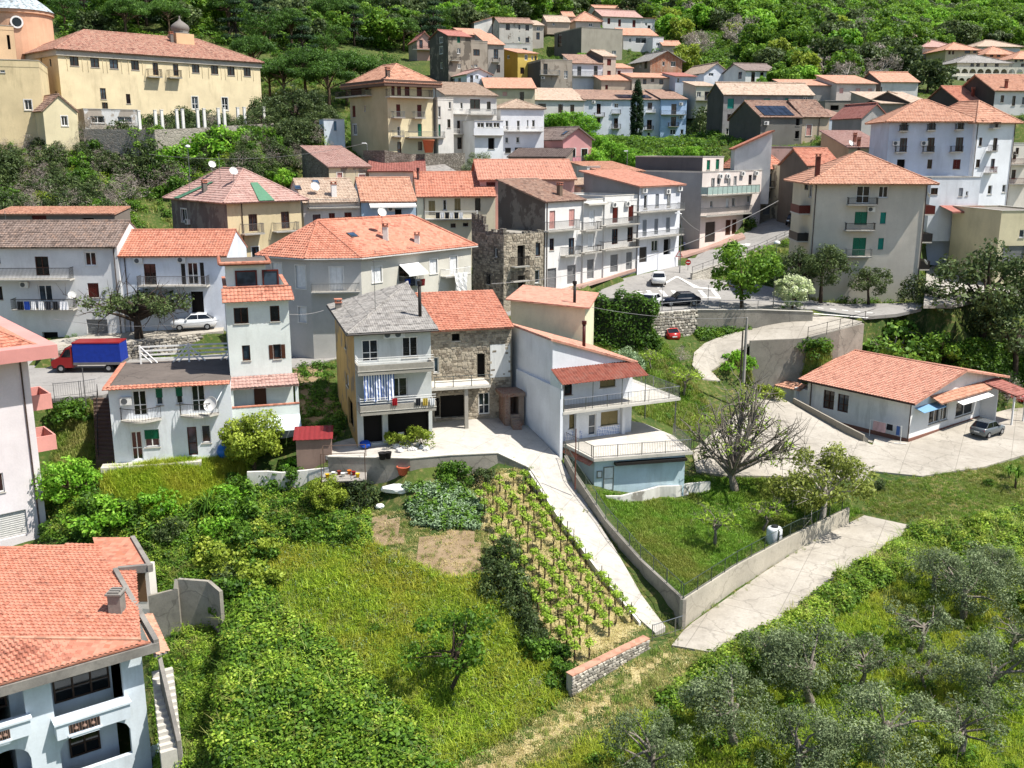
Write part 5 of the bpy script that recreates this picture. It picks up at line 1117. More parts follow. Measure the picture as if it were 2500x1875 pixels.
# hill village, tiers upward
F_('hill_house', 'tan hillside house with orange roof above the pale terrace', 'A3', -40, 680, 335, 224, 6, 9, 830, '#c3b69c', ('shed', 'orange', 2.6, .5, .4), 'sk 85 708 120 740; D 218 710 250 785')
F_('hill_house', 'white cottage with orange roof and blue windows below the dark stone house', 'A2', 1705, 572, 1900, 232, 24, 16, 660, '#e0e4ec', ('gableV', 'orange', 1.2, .4, .4), 'D 1730 580 1755 650; w 1770 580 1795 612; w 1856 568 1872 605; bal 1705 605 1830 655 1.0 t; L w 1545 612 1570 655; L w 1588 605 1612 650; L w 1635 600 1660 640', stain=.1)
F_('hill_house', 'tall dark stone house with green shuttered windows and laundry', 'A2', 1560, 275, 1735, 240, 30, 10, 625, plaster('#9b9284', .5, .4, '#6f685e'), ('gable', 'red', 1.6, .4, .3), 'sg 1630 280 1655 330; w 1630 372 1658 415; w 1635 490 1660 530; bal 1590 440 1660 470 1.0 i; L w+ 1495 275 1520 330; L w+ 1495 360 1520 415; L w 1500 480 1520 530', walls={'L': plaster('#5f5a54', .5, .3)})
F_('hill_house', 'grey house with roof pergola and arched window beside the dark stone house', 'A2', 1738, 330, 1865, 244, 22, 8, 600, plaster('#a59b8d', .5, .2), ('flat', 'new', 1, .3, .3, None, .5, .5, .5), 'a 1755 380 1805 430; w 1762 495 1788 520; w 1738 500 1752 520')
F_('hill_house', 'grey narrow house with orange roof next to the yellow house', 'A2', 1868, 342, 1992, 246, 20, 10, 590, '#a09a92', ('shed', 'orange', 3.4, .4, .3), 'D 1912 380 1948 455; D 1935 500 1962 560; bal 1905 445 1965 480 1.0 i')
F_('hill_house', 'bright yellow house with orange roof', 'A3', 202, 408, 356, 250, 24, 10, 612, '#d3b55e', ('shed', 'orange', 1.8, .4, .3), 'W 222 520 252 570; w 255 420 280 465; w 308 430 322 465; W 332 430 348 465; L w 118 410 140 455', walls={'L': '#b3923f'})
F_('hill_house', 'pink house with red roof left of the dark stone house', 'A2', 1320, 305, 1438, 262, 16, 12, 440, '#c9a396', ('gableV', 'red', 1.8, .4, .4), 'W 1338 308 1366 372; W 1405 315 1430 372; L w 1185 310 1202 350; L w 1245 310 1262 360; bal 1290 355 1440 385 1.0 i', walls={'L': '#b5a69c'})
F_('hill_house', 'small brown cottage with orange roof by the umbrella pines', 'A2', 1030, 215, 1152, 288, 14, 12, 275, '#c2a98a', ('shed', 'orange', 1.6, .4, .3), '', walls={'L': '#7d6552'})
F_('hill_house', 'tiny cream house peeping out of the wood', 'A2', 745, 142, 862, 300, 5, 8, 172, '#cbbd98', ('gable', 'orange', 1.6, .4, .3), 'w 790 148 825 165')
F_('hill_house', 'white gable house at the top of the village', 'A2', 1762, 175, 1900, 288, 20, 9, 232, '#dcd9d2', ('shedL', 'orange', 1.6, .3, .3), '', walls={'L': '#8f8880'})
F_('hill_house', 'grey white stone house with orange roof near the hill top', 'A3', 60, 175, 318, 282, 14, 9, 380, plaster('#c5c0b6', .4, .15), ('gable', 'old', 1.7, .4, .3), 'W 110 185 142 232; W 208 190 222 228; W 262 192 290 236; W 262 290 290 328; w 205 285 220 320')
F_('hill_house', 'narrow grey house with orange roof near the hill top', 'A3', 318, 195, 402, 286, 12, 9, 345, '#b9b1a5', ('shed', 'orange', 2.2, .4, .3), 'D 345 250 372 305; w 350 205 375 235')
F_('hill_house', 'white house with steel pergola on the slope', 'A3', -10, 340, 300, 268, 12, 8, 400, '#cfccc6', ('flat', 'new', 1, .3, .3, None, .5, .5, .3), 'w 240 370 275 398; w 10 300 30 330')
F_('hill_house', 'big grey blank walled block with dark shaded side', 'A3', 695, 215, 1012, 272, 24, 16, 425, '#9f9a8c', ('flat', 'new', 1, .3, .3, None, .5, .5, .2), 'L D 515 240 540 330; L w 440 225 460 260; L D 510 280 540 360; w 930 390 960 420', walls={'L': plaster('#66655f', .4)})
F_('hill_house', 'orange hip roofed house above the blank grey block', 'A3', 650, 155, 842, 292, 12, 11, 215, '#c2b8ab', ('hip', 'orange', 2.6, .6, .4), 'w 750 178 780 205')
F_('hill_house', 'long white house with red shutters crowning the village', 'A3', 858, 125, 1158, 306, 16, 12, 225, '#d6d3cf', ('gable', 'orange', 2.4, .5, .4), 'sr 895 140 915 185; sr 978 150 998 205; sr 1088 155 1110 210', walls={'L': '#8a8378'})
F_('hill_house', 'white annexe with small terrace at the right end of the crowning house', 'A3', 1158, 140, 1264, 310, 12, 8, 232, '#dad8d5', ('shed', 'orange', .8, .4, .3), 'D 1205 195 1225 235; w 1185 175 1200 200')
F_('hill_house', 'upper orange roofed attic at the very top of the village', 'A3', 800, 62, 1082, 326, 12, 8, 130, '#d2c9bd', ('gable', 'orange', 1.2, .4, .3), 'w 985 55 1030 70')
F_('hill_house', 'low white house with glazed veranda below the crowning house', 'A3', 1018, 272, 1280, 280, 10, 8, 350, '#d3d2ce', ('shed', 'orange', 2.6, .4, .3), 'w 1060 295 1078 325; w 1112 290 1195 335')
F_('hill_house', 'small white house with flat roof beside the veranda house', 'A3', 1245, 292, 1328, 276, 10, 7, 375, '#dcdedf', ('flat', 'new', 1, .3, .3, None, .5, .5, .2), 'w 1270 330 1295 355')
F_('hill_house', 'small orange roofed hut among the trees by the lamp pole', 'A3', 1325, 352, 1465, 274, 8, 7, 390, '#b8aa98', ('gable', 'orange', 1.4, .4, .3))
F_('hill_house', 'unplastered orange brick house with grey gable roof', 'A3', 1226, 462, 1472, 257, 20, 11, 560, stone_mat('brick_wall', '#a4674a', '#b97c5c', '#b29a86', 3.0, .3), ('gableV', 'grey', 2.2, .8, .6), 'w 1318 475 1336 510; w 1384 474 1420 515; L w 1140 475 1155 520; L D 1180 475 1200 530', walls={'L': '#8f877b'})
F_('hill_house', 'pale house with orange roof and red shutters right of the balcony house', 'A3', 862, 435, 960, 250, 22, 13, 590, '#b8ada0', ('gable', 'orange', 1.9, .3, .3), 'sr 892 455 922 505; sr 893 545 920 585', walls={'L': '#6b6058'})
F_('hill_house', 'white balcony house with orange roof in the middle of the hill', 'A3', 625, 488, 858, 248, 14, 8, 640, '#d6d8dc', ('shed', 'orange', 2.6, .4, .3), 'D 662 512 692 585; D 790 508 818 590; bal 630 550 858 592 1.0 t')
F_('hill_house', 'grey house with white balcony and brown shutter', 'A3', 380, 472, 622, 242, 18, 10, 700, plaster('#a39a8c', .5, .25), ('flat', 'new', 1, .3, .3, None, .5, .5, .4), 'D 400 490 432 575; sb 560 420 588 470; w 560 545 588 605; ac 395 600; bal 380 540 530 580 1.0 t', walls={'L': plaster('#55524e', .4)})
F_('hill_house', 'small white house with orange roof at the foot of the brick house', 'A3', 965, 525, 1090, 252, 14, 8, 590, '#d2cfcb', ('shed', 'orange', 1.6, .3, .3), 'sr 972 545 996 585')
F_('hill_house', 'tan house with wide orange roof above the solar row', 'A3', 848, 620, 1074, 243, 12, 8, 700, '#b6a995', ('shed', 'orange', 1.8, .4, .3), 'sr 878 655 898 690')
F_('hill_house', 'cream grey house with long orange roof and satellite dishes', 'A3', 1085, 598, 1418, 244, 12, 9, 720, '#bfb9a8', ('shed', 'orange', 1.6, .4, .3), 'W 1168 608 1195 650; W 1230 606 1255 632; W 1295 612 1325 652; w 1295 685 1328 715')
F_('hill_house', 'bluish house with red roof right of the dish house', 'A3', 1420, 590, 1578, 242, 12, 9, 760, '#b6bfca', ('shed', 'red', 1.4, .4, .3), 'w 1432 600 1450 640; w 1500 690 1530 740; bal 1500 720 1570 760 1.0 t')
F_('hill_house', 'white gabled house with brown roof edge on the right of the hill', 'A3', 1640, 560, 1832, 248, 16, 13, 662, '#dfe2e8', ('gableV', 'orange', 2.2, .4, .4), 'w 1676 545 1712 588; L w 1538 555 1600 585', stain=.12)
F_('hill_house', 'cream house stepping down under the white gable', 'A3', 1580, 665, 1735, 233, 12, 8, 840, '#c9c5b4', ('shed', 'tan', 1.4, .3, .3), 'w 1585 708 1615 750; D 1645 705 1680 775; bal 1580 740 1690 778 1.0 t')
F_('arched_villa', 'white villa with brown roof and arched windows below the wood', 'A3', 1962, 545, 2205, 238, 14, 12, 650, '#e0e0dc', ('gable', 'brown', 1.9, .4, .4), 'a 2005 555 2030 635; a 2074 558 2098 612; a 2132 562 2160 640; L a 1905 555 1930 608', stain=.1)
F_('hill_house', 'low orange roofed house between the stone house and the hip roof', 'A3', 430, 168, 605, 290, 10, 9, 205, '#b9a996', ('gable', 'orange', 2.0, .4, .3), 'w 470 175 490 195')
F_('hill_house', 'orange roofed attic behind the roof pergola', 'A2', 1690, 268, 1885, 256, 20, 9, 330, '#b5a493', ('shed', 'orange', 2.4, .4, .3))
F_('hill_house', 'small orange roofed attic left of the crowning house', 'A3', 560, 128, 640, 306, 10, 7, 160, '#c9b7a2', ('gable', 'orange', 1.6, .3, .3))
# right hand village
GB = F_('grey_block', 'long weathered grey block with green shutters and tan roof', 'A3', 1792, 728, 2486, 188, 8, 9, 1060, plaster('#8d8b88', .5, .35, '#a5a3a0'), ('gable', 'tan', 2.2, .4, .2), 'st 1822 760 1868 838; st 1946 765 1988 838; st 2100 760 2148 815; st 2265 758 2292 812; w 2408 748 2438 802; W 1820 880 1852 935; w 1810 990 1850 1040', walls={'L': plaster('#55524f', .5)})
SO = mk('solar_house', 'dark grey gabled house with solar panels on its roof', 'A4', 185, 905, 505, 172, 14, 12, yb=1110, wall='#75726c', walls={'L': plaster('#5a5853', .4)}, feats='ac 220 950; o 455 905 480 970; o 448 1010 475 1070', roof=('gable', 'old', 2.8, .3, .3, True))
P = SO.planes[0]; _, e_, s_, n_ = plane_axes(P)
for i in range(5):
    for j in range(3):
        q = MB(); a = P[0]+e_*(.9+i*1.15)+s_*(.5+j*1.35)+n_*.12; q.prism([a, a+e_*1.08, a+e_*1.08+s_*1.28, a+s_*1.28], .06, 0, n_); q.build('solar_panel', glass('#232a38'), SO.e)
mk('tan_house', 'tan house with mottled terracotta roof and red shutter window', 'A4', 505, 900, 712, 174, 14, 10, yb=1100, wall='#c2b09a', walls={'L': '#8f8072'}, feats='sk+ 535 962 570 1045; L D 455 900 480 980; pipe 630 950', roof=('gable', 'old', 2.8, .4, .2, True), stain=.5)
mk('pale_blue_house', 'pale blue rendered house wall beside the tan house', 'A4', 712, 905, 868, 176, 10, 9, yb=1055, wall='#b9c4d0', roof=('shed', 'old', 1.6, .2, .2), stain=.25)
mk('dark_gable_house', 'house with dark gable wall and tan roof', 'A4', 990, 795, 1320, 190, -30, 14, yb=1040, wall=plaster('#4a4541', .4), roof=('gableV', 'tan', 1.8, .3, .3))
mk('tan_roof_house', 'house with pale tan sagging roof beyond the tall white block', 'A4', 1110, 800, 1520, 186, 8, 12, yb=1000, wall='#a59b8d', roof=('shed', 'tan', 2.6, .4, .3))
mk('grey_cottage', 'grey cottage with white dormer left of the tall white block', 'A4', 962, 905, 1165, 160, 12, 9, yb=1070, wall='#b5b2ad', walls={'L': '#8a8884'}, feats='w 1038 915 1065 940', roof=('gableV', 'red', 2.0, .3, .3))
mk('grey_gable_house', 'grey stone gable house between wood and tall block', 'A4', 680, 785, 960, 200, 6, 9, yb=900, wall='#8d897f', feats='o 720 812 782 850', roof=('flat', 'new', 1, .3, .3, None, .5, .5, .2))
mk('pink_upper_house', 'pale pink house with pink shutters below the wood', 'A4', 770, 645, 1072, 210, 8, 10, yb=785, wall='#cfc2b8', feats='sk 790 680 816 720; sk 915 682 945 748; sk 1010 684 1035 748; bal 900 715 960 752 .8 i; bal 1000 715 1050 752 .8 i', roof=('shed', 'orange', 2.2, .4, .3))
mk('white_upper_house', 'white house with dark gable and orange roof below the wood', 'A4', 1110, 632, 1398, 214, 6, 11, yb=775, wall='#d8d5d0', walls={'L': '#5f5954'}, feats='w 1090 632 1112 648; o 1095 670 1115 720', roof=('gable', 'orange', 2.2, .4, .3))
mk('row_roof_house', 'low house row with red roof beneath the wood', 'A4', 375, 660, 730, 212, 4, 8, yb=760, wall='#a7a29c', roof=('shed', 'orange', 1.6, .4, .3))
mk('dark_stone_house', 'dark stone gable house with orange roof on the right', 'A4', 1715, 780, 1995, 172, 6, 12, yb=860, wall='#7d756c', walls={'L': plaster('#4d4843', .4)}, roof=('gable', 'new', 2.6, .4, .3, True)).chimney(1815, 745, 1.2, .4, plain('#7a3a2c'))
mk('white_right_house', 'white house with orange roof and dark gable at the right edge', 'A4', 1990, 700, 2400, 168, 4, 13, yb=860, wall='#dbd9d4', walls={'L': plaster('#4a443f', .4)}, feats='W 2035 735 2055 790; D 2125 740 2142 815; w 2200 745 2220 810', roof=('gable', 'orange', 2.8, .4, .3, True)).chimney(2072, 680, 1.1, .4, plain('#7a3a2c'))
TB = mk('tall_white_block', 'tall blue white corner block with black balconies and salmon hip roof', 'A4', 1180, 925, 1845, 133, -6, 10, ref='r', h=16.5, wall='#c6cfdd', stain=.3, cat='apartment block', sink=4,
 feats='''D 1268 930 1306 1018; D 1482 932 1524 1012; D 1705 925 1742 1005; D 1258 1065 1304 1170; D 1470 1062 1515 1170; D 1690 1060 1736 1165; sr 1668 1230 1718 1305; W 1470 1230 1500 1300; o 1235 1230 1290 1300
 bal 1258 965 1320 1018 .9 i; bal 1472 965 1530 1012 .9 i; bal 1690 955 1750 1008 .9 i; bal 1225 1130 1308 1182 1.0 i; bal 1438 1128 1522 1182 1.0 i; bal 1652 1128 1742 1180 1.0 i; ac 1222 1105; ac 1440 1105''')
TB2 = mk('tall_white_wing', 'bright white right wing of the tall corner block', 'A4', 1848, 925, 2150, 132.6, 20, 10, h=20.5, wall='#dfe2e6', stain=.15, cat='apartment block', sink=3,
 feats='''W 1868 1062 1886 1125; W 1845 1230 1870 1290; D 1978 1065 2000 1165; D 1960 1225 1982 1300; D 1990 935 2010 985; sa 1712 1450 1738 1515; W 1830 1438 1850 1520; w 1938 1430 1962 1500; w 2048 1425 2070 1485; sw 1765 1475 1780 1515
 bal 1962 1130 2010 1172 .9 i; bal 1942 1295 2006 1340 .9 r; bal 1975 962 2030 995 .8 i; pipe 1850 1000; pipe 2138 1000''')
TB.roof('hip', 'orange', 2.6, .7, .4, tiles=True); TB2.roof('hip', 'orange', 2.4, .7, .4, tiles=True)
q = MB(); q.box(TB.W*.1, -2.6, TB.H-8.9, TB.W*.62, -.01, TB.H-8.75); q.box(TB.W*.62, -2.0, TB.H-11.2, TB.W, -.01, TB.H-10.0); q.box(0, -3.2, -4, TB.W, -.01, TB.H-11.2); q.build('lower_terrace', TB.wm, TB.e)
a = mk('lower_storey_house', 'white lower storey with red awning under the tall corner block', 'A4', 1500, 1375, 1880, 128, 8, 4, h=6, wall='#d5dade', feats='W 1495 1450 1545 1500; sa 1712 1450 1738 1515; w 1765 1475 1780 1510', roof=('flat', 'new', 1, .2, .2, None, .5, .5, .1))
a.awning('F', 1560, 1585, 1880, 1620, 3.0, RM('red'), .6, 'porch_roof')
mk('low_cream_house', 'low cream house with pinkish roof and flues in front of the tall block', 'A4', 860, 1140, 1155, 146, 6, 10, yb=1235, wall='#d5c9a4', feats='w 810 1150 850 1240; w 885 1208 910 1232; W 1060 1145 1085 1160', roof=('shed', 'pink', 2.4, .4, .3, True), walls={'L': '#b59c80'}).chimney(935, 1130, 1.0, .4, plain('#7a4a3c'))
HOUSES[-1].chimney(905, 1095, 1.0, .4, plain('#7a4a3c')); HOUSES[-1].roof_dish(1020, 1170, .6, .6)
SN = mk('stone_corner_house', 'old stone house with orange hip roof and balconies at the top of the street', 'A4', 180, 1285, 362, 152, 22, 10, h=13, wall=STONE, walls={'L': STONED}, feats='W 220 1340 278 1445; W 300 1352 325 1392; o 222 1480 265 1535; bal 200 1400 290 1450 .8 i; g 200 1590 272 1655', roof=('hip', 'new', 2.2, .5, .3, True))
mk('stone_tower_house', 'narrow plastered stone house beside the stone corner house', 'A4', 365, 1285, 472, 150, 20, 9, h=13, wall=plaster('#c9bda6', .5, .2), feats='o 388 1350 402 1405; w 412 1340 440 1445; W 398 1460 432 1510; sw 390 1575 425 1650', roof=('flat', 'new', 1, .3, .3, None, .5, .5, .2))
mk('orange_gable_house', 'house with steep orange roof left of the apartment block', 'A4', 548, 1280, 790, 140, 10, 9, h=9, wall='#b5a99a', walls={'L': '#6d6258'}, feats='', roof=('gable', 'new', 2.2, .3, .3, True))
mk('pink_wall_house', 'stained pink wall with flat roof in front of the grey gables', 'A4', 150, 1135, 720, 160, 8, 7, yb=1235, wall=plaster('#b79a92', .5, .2), roof=('flat', 'new', 1, .2, .2, None, .5, .5, .1))
mk('shed_roof_house', 'white house with single slope orange roof behind the pale pink block', 'A3', 1880, 1150, 2160, 150, -8, 8, h=6, wall='#d5d3cf', feats='w 2090 1080 2115 1110', roof=('shedL', 'new', 2.4, .3, .3, True))
# top right cluster
for (lb, xl, ye, xr, Y, yb, wc, rc, D, ft) in (
 ('white house with orange hip roof highest on the right slope', 1430, 358, 1690, 335, 440, '#cfcac2', 'orange', 12, 'w 1440 395 1460 415'),
 ('cream villa with orange hip roof and brown shutters on the right slope', 1610, 380, 1860, 322, 480, '#d3c3a2', 'orange', 12, 'sb 1630 392 1645 420; sb 1658 392 1672 420; W 1755 385 1795 412; W 1820 385 1845 410'),
 ('white house with grey tile gable roof at the upper right edge', 1850, 355, 2185, 345, 402, '#c9ccd2', 'tan', 13, 'w 1945 330 1965 348; w 2060 320 2080 340; w 2100 320 2118 338'),
 ('peach house with orange hip roof among the right slope villas', 1920, 412, 2140, 318, 475, '#cfab8d', 'orange', 10, 'W 1950 420 1975 440; W 2005 415 2030 440'),
 ('pale house with orange roof cut by the right edge', 2130, 450, 2420, 305, 520, '#d8cfc0', 'orange', 11, 'W 2140 460 2160 480; W 2180 455 2205 475; D 2190 490 2210 515')):
    F_('slope_villa', lb, 'A4', xl, ye, xr, Y, 6, D, yb, wc, ('hip', rc, 2.4, .9, .5), ft)
F_('slope_villa', 'small house with orange roof half hidden by trees on the right slope', 'A4', 1290, 310, 1405, 345, 0, 8, 330, '#c9b49a', ('gable', 'orange', 1.8, .5, .4))
F_('slope_hut', 'grey stone hut alone in the hillside olive wood', 'A4', 1590, 205, 1680, 400, 8, 7, 260, '#8f8a7f', ('gable', 'brown', 1.6, .4, .3), 'o 1625 225 1640 245')
AV = F_('arcade_villa', 'large villa with two storeys of white arches and dark terraces', 'A4', 1700, 480, 2100, 295, 6, 13, 640, '#cdc8ba', ('hip', 'grey', 2.4, .9, .5), 'W 1800 485 1825 515; W 1845 485 1870 515; W 1990 482 2015 515; W 1905 485 1925 515')
for (x0, x1, y0, y1, dep) in ((1660, 2212, 520, 590, 2.5), (1700, 2212, 590, 650, 4.0)):
    a0, zb = AV.hit('F', x0, y1, dep); a1, zt_ = AV.hit('F', x1, y0, dep); q = MB(); q.box(a0, -dep, zt_-.35, a1, -.01, zt_); q.box(a0, -dep, zb, a1, -dep+.15, zb+.9); n = 9; w = (a1-a0)/n
    for i in range(n+1): q.box(a0+w*i-.18, -dep-.02, zb, a0+w*i+.18, -dep+.3, zt_-.35)
    for i in range(n):
        m = 8
        for j in range(m):
            xa = -1+2*j/m; xb = -1+2*(j+1)/m; za, zbb = math.sqrt(max(0, 1-xa*xa)), math.sqrt(max(0, 1-xb*xb)); c = a0+w*(i+.5); hw = w/2-.18
            q.hexa([(c+xa*hw, -dep, zt_-1.5+za*1.0), (c+xb*hw, -dep, zt_-1.5+zbb*1.0), (c+xb*hw, -dep+.2, zt_-1.5+zbb*1.0), (c+xa*hw, -dep+.2, zt_-1.5+za*1.0)], [(c+xa*hw, -dep, zt_-.34), (c+xb*hw, -dep, zt_-.34), (c+xb*hw, -dep+.2, zt_-.34), (c+xa*hw, -dep+.2, zt_-.34)])
    q.build('arcade', AV.wm, AV.e)
# right edge
RC = mk('cream_garage_block', 'cream block with roller garage door at the right edge', 'B4', 2040, 372, 2420, 118, 8, 10, yb=800, wall='#d3c8a6', stain=.25, feats='g 2052 632 2205 780; w 2180 508 2212 570; w 2160 335 2190 365', roof=('flat', 'new', 1, .2, .2, None, .5, .5, .15))
mk('right_back_house', 'pale house with balconies at the right edge behind the garage block', 'A4', 2110, 1120, 2420, 140, 8, 10, h=15, wall='#d6d0c4', feats='W 2150 1140 2170 1190; W 2120 1310 2145 1380; D 2130 1170 2150 1230; bal 2140 1240 2260 1275 1.0 r; bal 2130 1390 2260 1425 1.0 r', roof=('flat', 'new', 1, .2, .2, None, .5, .5, .3))
for h in HOUSES: h.finish()
# ------------------------------------------------------------------ paved sheets (each follows its own surveyed outline)
def GP(px, py, z): p = PZ(px, py, z); return (p.x, p.y, z)
def rbf_fit(P, smooth=0.0):
    P = np.array(P, float); n = len(P); d = np.linalg.norm(P[:, None, :2]-P[None, :, :2], axis=2)
    A = np.zeros((n+3, n+3)); A[:n, :n] = -d+np.eye(n)*smooth; A[:n, n] = 1; A[:n, n+1:] = P[:, :2]; A[n:, :n] = A[:n, n:].T
    b = np.zeros(n+3); b[:n] = P[:, 2]; w = np.linalg.lstsq(A, b, rcond=None)[0]
    def f(x, y):
        x = np.asarray(x, float); y = np.asarray(y, float); out = w[n]+w[n+1]*x+w[n+2]*y
        for i in range(n): out = out-w[i]*np.hypot(x-P[i, 0], y-P[i, 1])
        return out
    return f
SHEETS = []
def sheet(name, outline, mat, extra=(), step=1.0, kind='structure', skirt=.35, raise_=0.0):
    """outline: (px, py, level) corners of a paved area"""
    P = [GP(*o) if len(o) == 3 else o[0] for o in outline]; f = rbf_fit(P+[GP(*e) for e in extra], .02); poly = [(p[0], p[1]) for p in P]
    from mathutils.geometry import delaunay_2d_cdt
    B = []; n = len(P)
    for i in range(n):
        a, b = Vector(P[i]), Vector(P[(i+1) % n]); k = max(1, int((b-a).length/1.2))
        B += [a.lerp(b, j/k).to_2d() for j in range(k)]
    nb = len(B); X = np.arange(min(p.x for p in B), max(p.x for p in B), step*1.3); Y = np.arange(min(p.y for p in B), max(p.y for p in B), step*1.3); gx, gy_ = np.meshgrid(X, Y); gx = gx.ravel()+.37; gy_ = gy_.ravel()+.29; kk = inpoly(gx, gy_, poly)
    r = delaunay_2d_cdt(B+[Vector((x, y)) for x, y in zip(gx[kk], gy_[kk])], [(i, (i+1) % nb) for i in range(nb)], [], 1, 1e-4)
    bm = bmesh.new(); vs = [bm.verts.new((v.x, v.y, 0)) for v in r[0]]
    for t in r[2]:
        try: bm.faces.new([vs[i] for i in t])
        except ValueError: pass
    bm.verts.ensure_lookup_table()
    zz = f(np.array([v.co.x for v in bm.verts]), np.array([v.co.y for v in bm.verts]))
    for v, z in zip(bm.verts, zz): v.co.z = z+raise_
    bmesh.ops.recalc_face_normals(bm, faces=bm.faces)
    if sum(fa.normal.z for fa in bm.faces) < 0: bmesh.ops.reverse_faces(bm, faces=bm.faces)
    ed = [e for e in bm.edges if len(e.link_faces) == 1]
    r = bmesh.ops.extrude_edge_only(bm, edges=ed)
    for v in [g for g in r['geom'] if isinstance(g, bmesh.types.BMVert)]: v.co.z -= skirt
    me = bpy.data.meshes.new(name); bm.to_mesh(me); bm.free(); me.materials.append(mat); me.polygons.foreach_set('use_smooth', [False]*len(me.polygons))
    o = bpy.data.objects.new(name, me); link(o); tag(o, kind=kind)
    SHEETS.append((poly, f, o)); return o, f
ASPH = concrete('asphalt', '#8a8783', '#999691', .3, 1.0); YARD = concrete('yard_concrete', '#98918599'[:7], '#b4ada1', .35); PALE = concrete('pale_concrete', '#aca79e', '#beb8ae', .25)
ROADF = sheet('road', [(-300, 990, 9.4), (100, 975, 9.5), (250, 965, 9.5), (330, 935, 9.7), (420, 905, 9.8), (700, 900, 9.9), (800, 880, 10.1), (1180, 790, 12.1), (1420, 722, 12.9), (1425, 765, 12.8), (1560, 762, 12.8), (1700, 752, 12.8), (1900, 752, 12.8), (1985, 755, 12.6), (2110, 772, 12.2), (2190, 766, 12.2), (2270, 748, 12.9), (2240, 738, 13.0), (2060, 742, 12.4), (1990, 735, 12.75), (1880, 700, 13.1), (1700, 680, 13.6), (1690, 665, 14.4), (1830, 610, 16.6), (1935, 570, 18.4), (2010, 535, 19.9), (1990, 500, 21.2), (1900, 525, 19.9), (1812, 572, 17.8), (1720, 598, 16.3), (1650, 622, 15.6), (1480, 668, 14.6), (1350, 712, 13.6), (1200, 748, 12.4), (1000, 790, 11.0), (860, 830, 10.5), (740, 848, 10.3), (420, 872, 10.1), (60, 880, 10.0), (-300, 880, 10.0)], ASPH)[1]
sheet('plaza', [(2255, 745, 13.6), (2330, 745, 13.4), (2420, 722, 13.5), (2700, 700, 13.5), (2700, 640, 14.5), (2440, 600, 16.4), (2440, 560, 18), (2400, 585, 17.2), (2290, 640, 15.0), (2262, 660, 14.6)], concrete('plaza_asphalt', '#98938b', '#a6a198', .3))
sheet('pavement', [(1340, 712, 13.78), (1352, 722, 13.7), (1490, 676, 14.72), (1660, 628, 15.72), (1730, 606, 16.4), (1820, 578, 17.75), (1812, 568, 17.95), (1720, 594, 16.45), (1650, 617, 15.75), (1480, 662, 14.75)], concrete('brick_pavement', '#a58478', '#b59a8e', 0, 2.0), raise_=.02)
sheet('courtyard', [(795, 1112, 6.6), (1000, 1118, 6.8), (1100, 1110, 6.8), (1215, 1105, 6.5), (1290, 1140, 5.4), (1365, 1260, 3.4), (1470, 1400, 1.5), (1560, 1510, .2), (1600, 1545, -.15), (1625, 1530, -.1), (1565, 1450, .75), (1490, 1320, 2.1), (1400, 1180, 4.4), (1370, 1122, 5.7), (1290, 1040, 6.8), (1235, 1015, 7.0), (1060, 1030, 7.0), (900, 1060, 6.9), (800, 1085, 6.8)], PALE)
sheet('concrete_lane', [(1640, 1575, -.5), (1760, 1595, -.6), (1850, 1550, -.45), (2010, 1440, -.1), (2110, 1375, .2), (2235, 1285, .55), (2110, 1258, .7), (1985, 1320, .45), (1860, 1400, .05), (1690, 1520, -.35), (1668, 1540, -.45)], YARD)
sheet('yard', [(1845, 945, 5.6), (1900, 968, 5.2), (2040, 1042, 4.3), (2130, 1086, 3.6)]+[(tuple((BU.M @ Vector(p))[:2])+(3.36,),) for p in ((BU.W-2.6, -1.2, 0), (BU.W+.15, -.15, 0), (BU.W+.15, BU.D+3, 0))]+[(2760, 985, 3.5), (2760, 1090, 3.2), (2500, 1110, 3.0), (2400, 1140, 2.7), (2250, 1162, 2.5), (2130, 1150, 2.6), (2100, 1170, 2.4), (1960, 1165, 2.7), (1770, 1160, 3.0), (1700, 1150, 3.2), (1690, 1100, 3.8), (1760, 1040, 4.6), (1830, 985, 5.3)], YARD)
sheet('lane', [(1990, 768, 12.3), (2105, 785, 12.0), (2050, 806, 11.5), (1965, 828, 10.7), (1835, 834, 10.4), (1790, 860, 9.5), (1735, 905, 7.9), (1760, 930, 7.0), (1715, 925, 7.4), (1690, 890, 8.6), (1695, 860, 9.4), (1720, 838, 9.9), (1790, 812, 10.7), (1850, 800, 11.2), (1920, 780, 12.0)], YARD)
sheet('forecourt', [(*S('B1', x, y), z) for x, y, z in ((300, 1470, 11.1), (560, 1418, 11.5), (950, 1388, 11.5), (1550, 1308, 11.9), (1720, 1288, 12.0), (1740, 1215, 12.1), (900, 1296, 11.6), (300, 1372, 11.2))], YARD)
bf = [BU.M @ Vector(p) for p in ((-6.6, -1.4, 0), (BU.W-2, -2.6, 0), (BU.W, -1, 0), (BU.W, BU.D+.6, 0), (0, BU.D+.6, 0), (0, 1.6, 0), (-6.6, 1.6, 0))]
sheet('side_passage', [((p.x, p.y, BU.z0-.14),) for p in bf], CONC, skirt=.2)
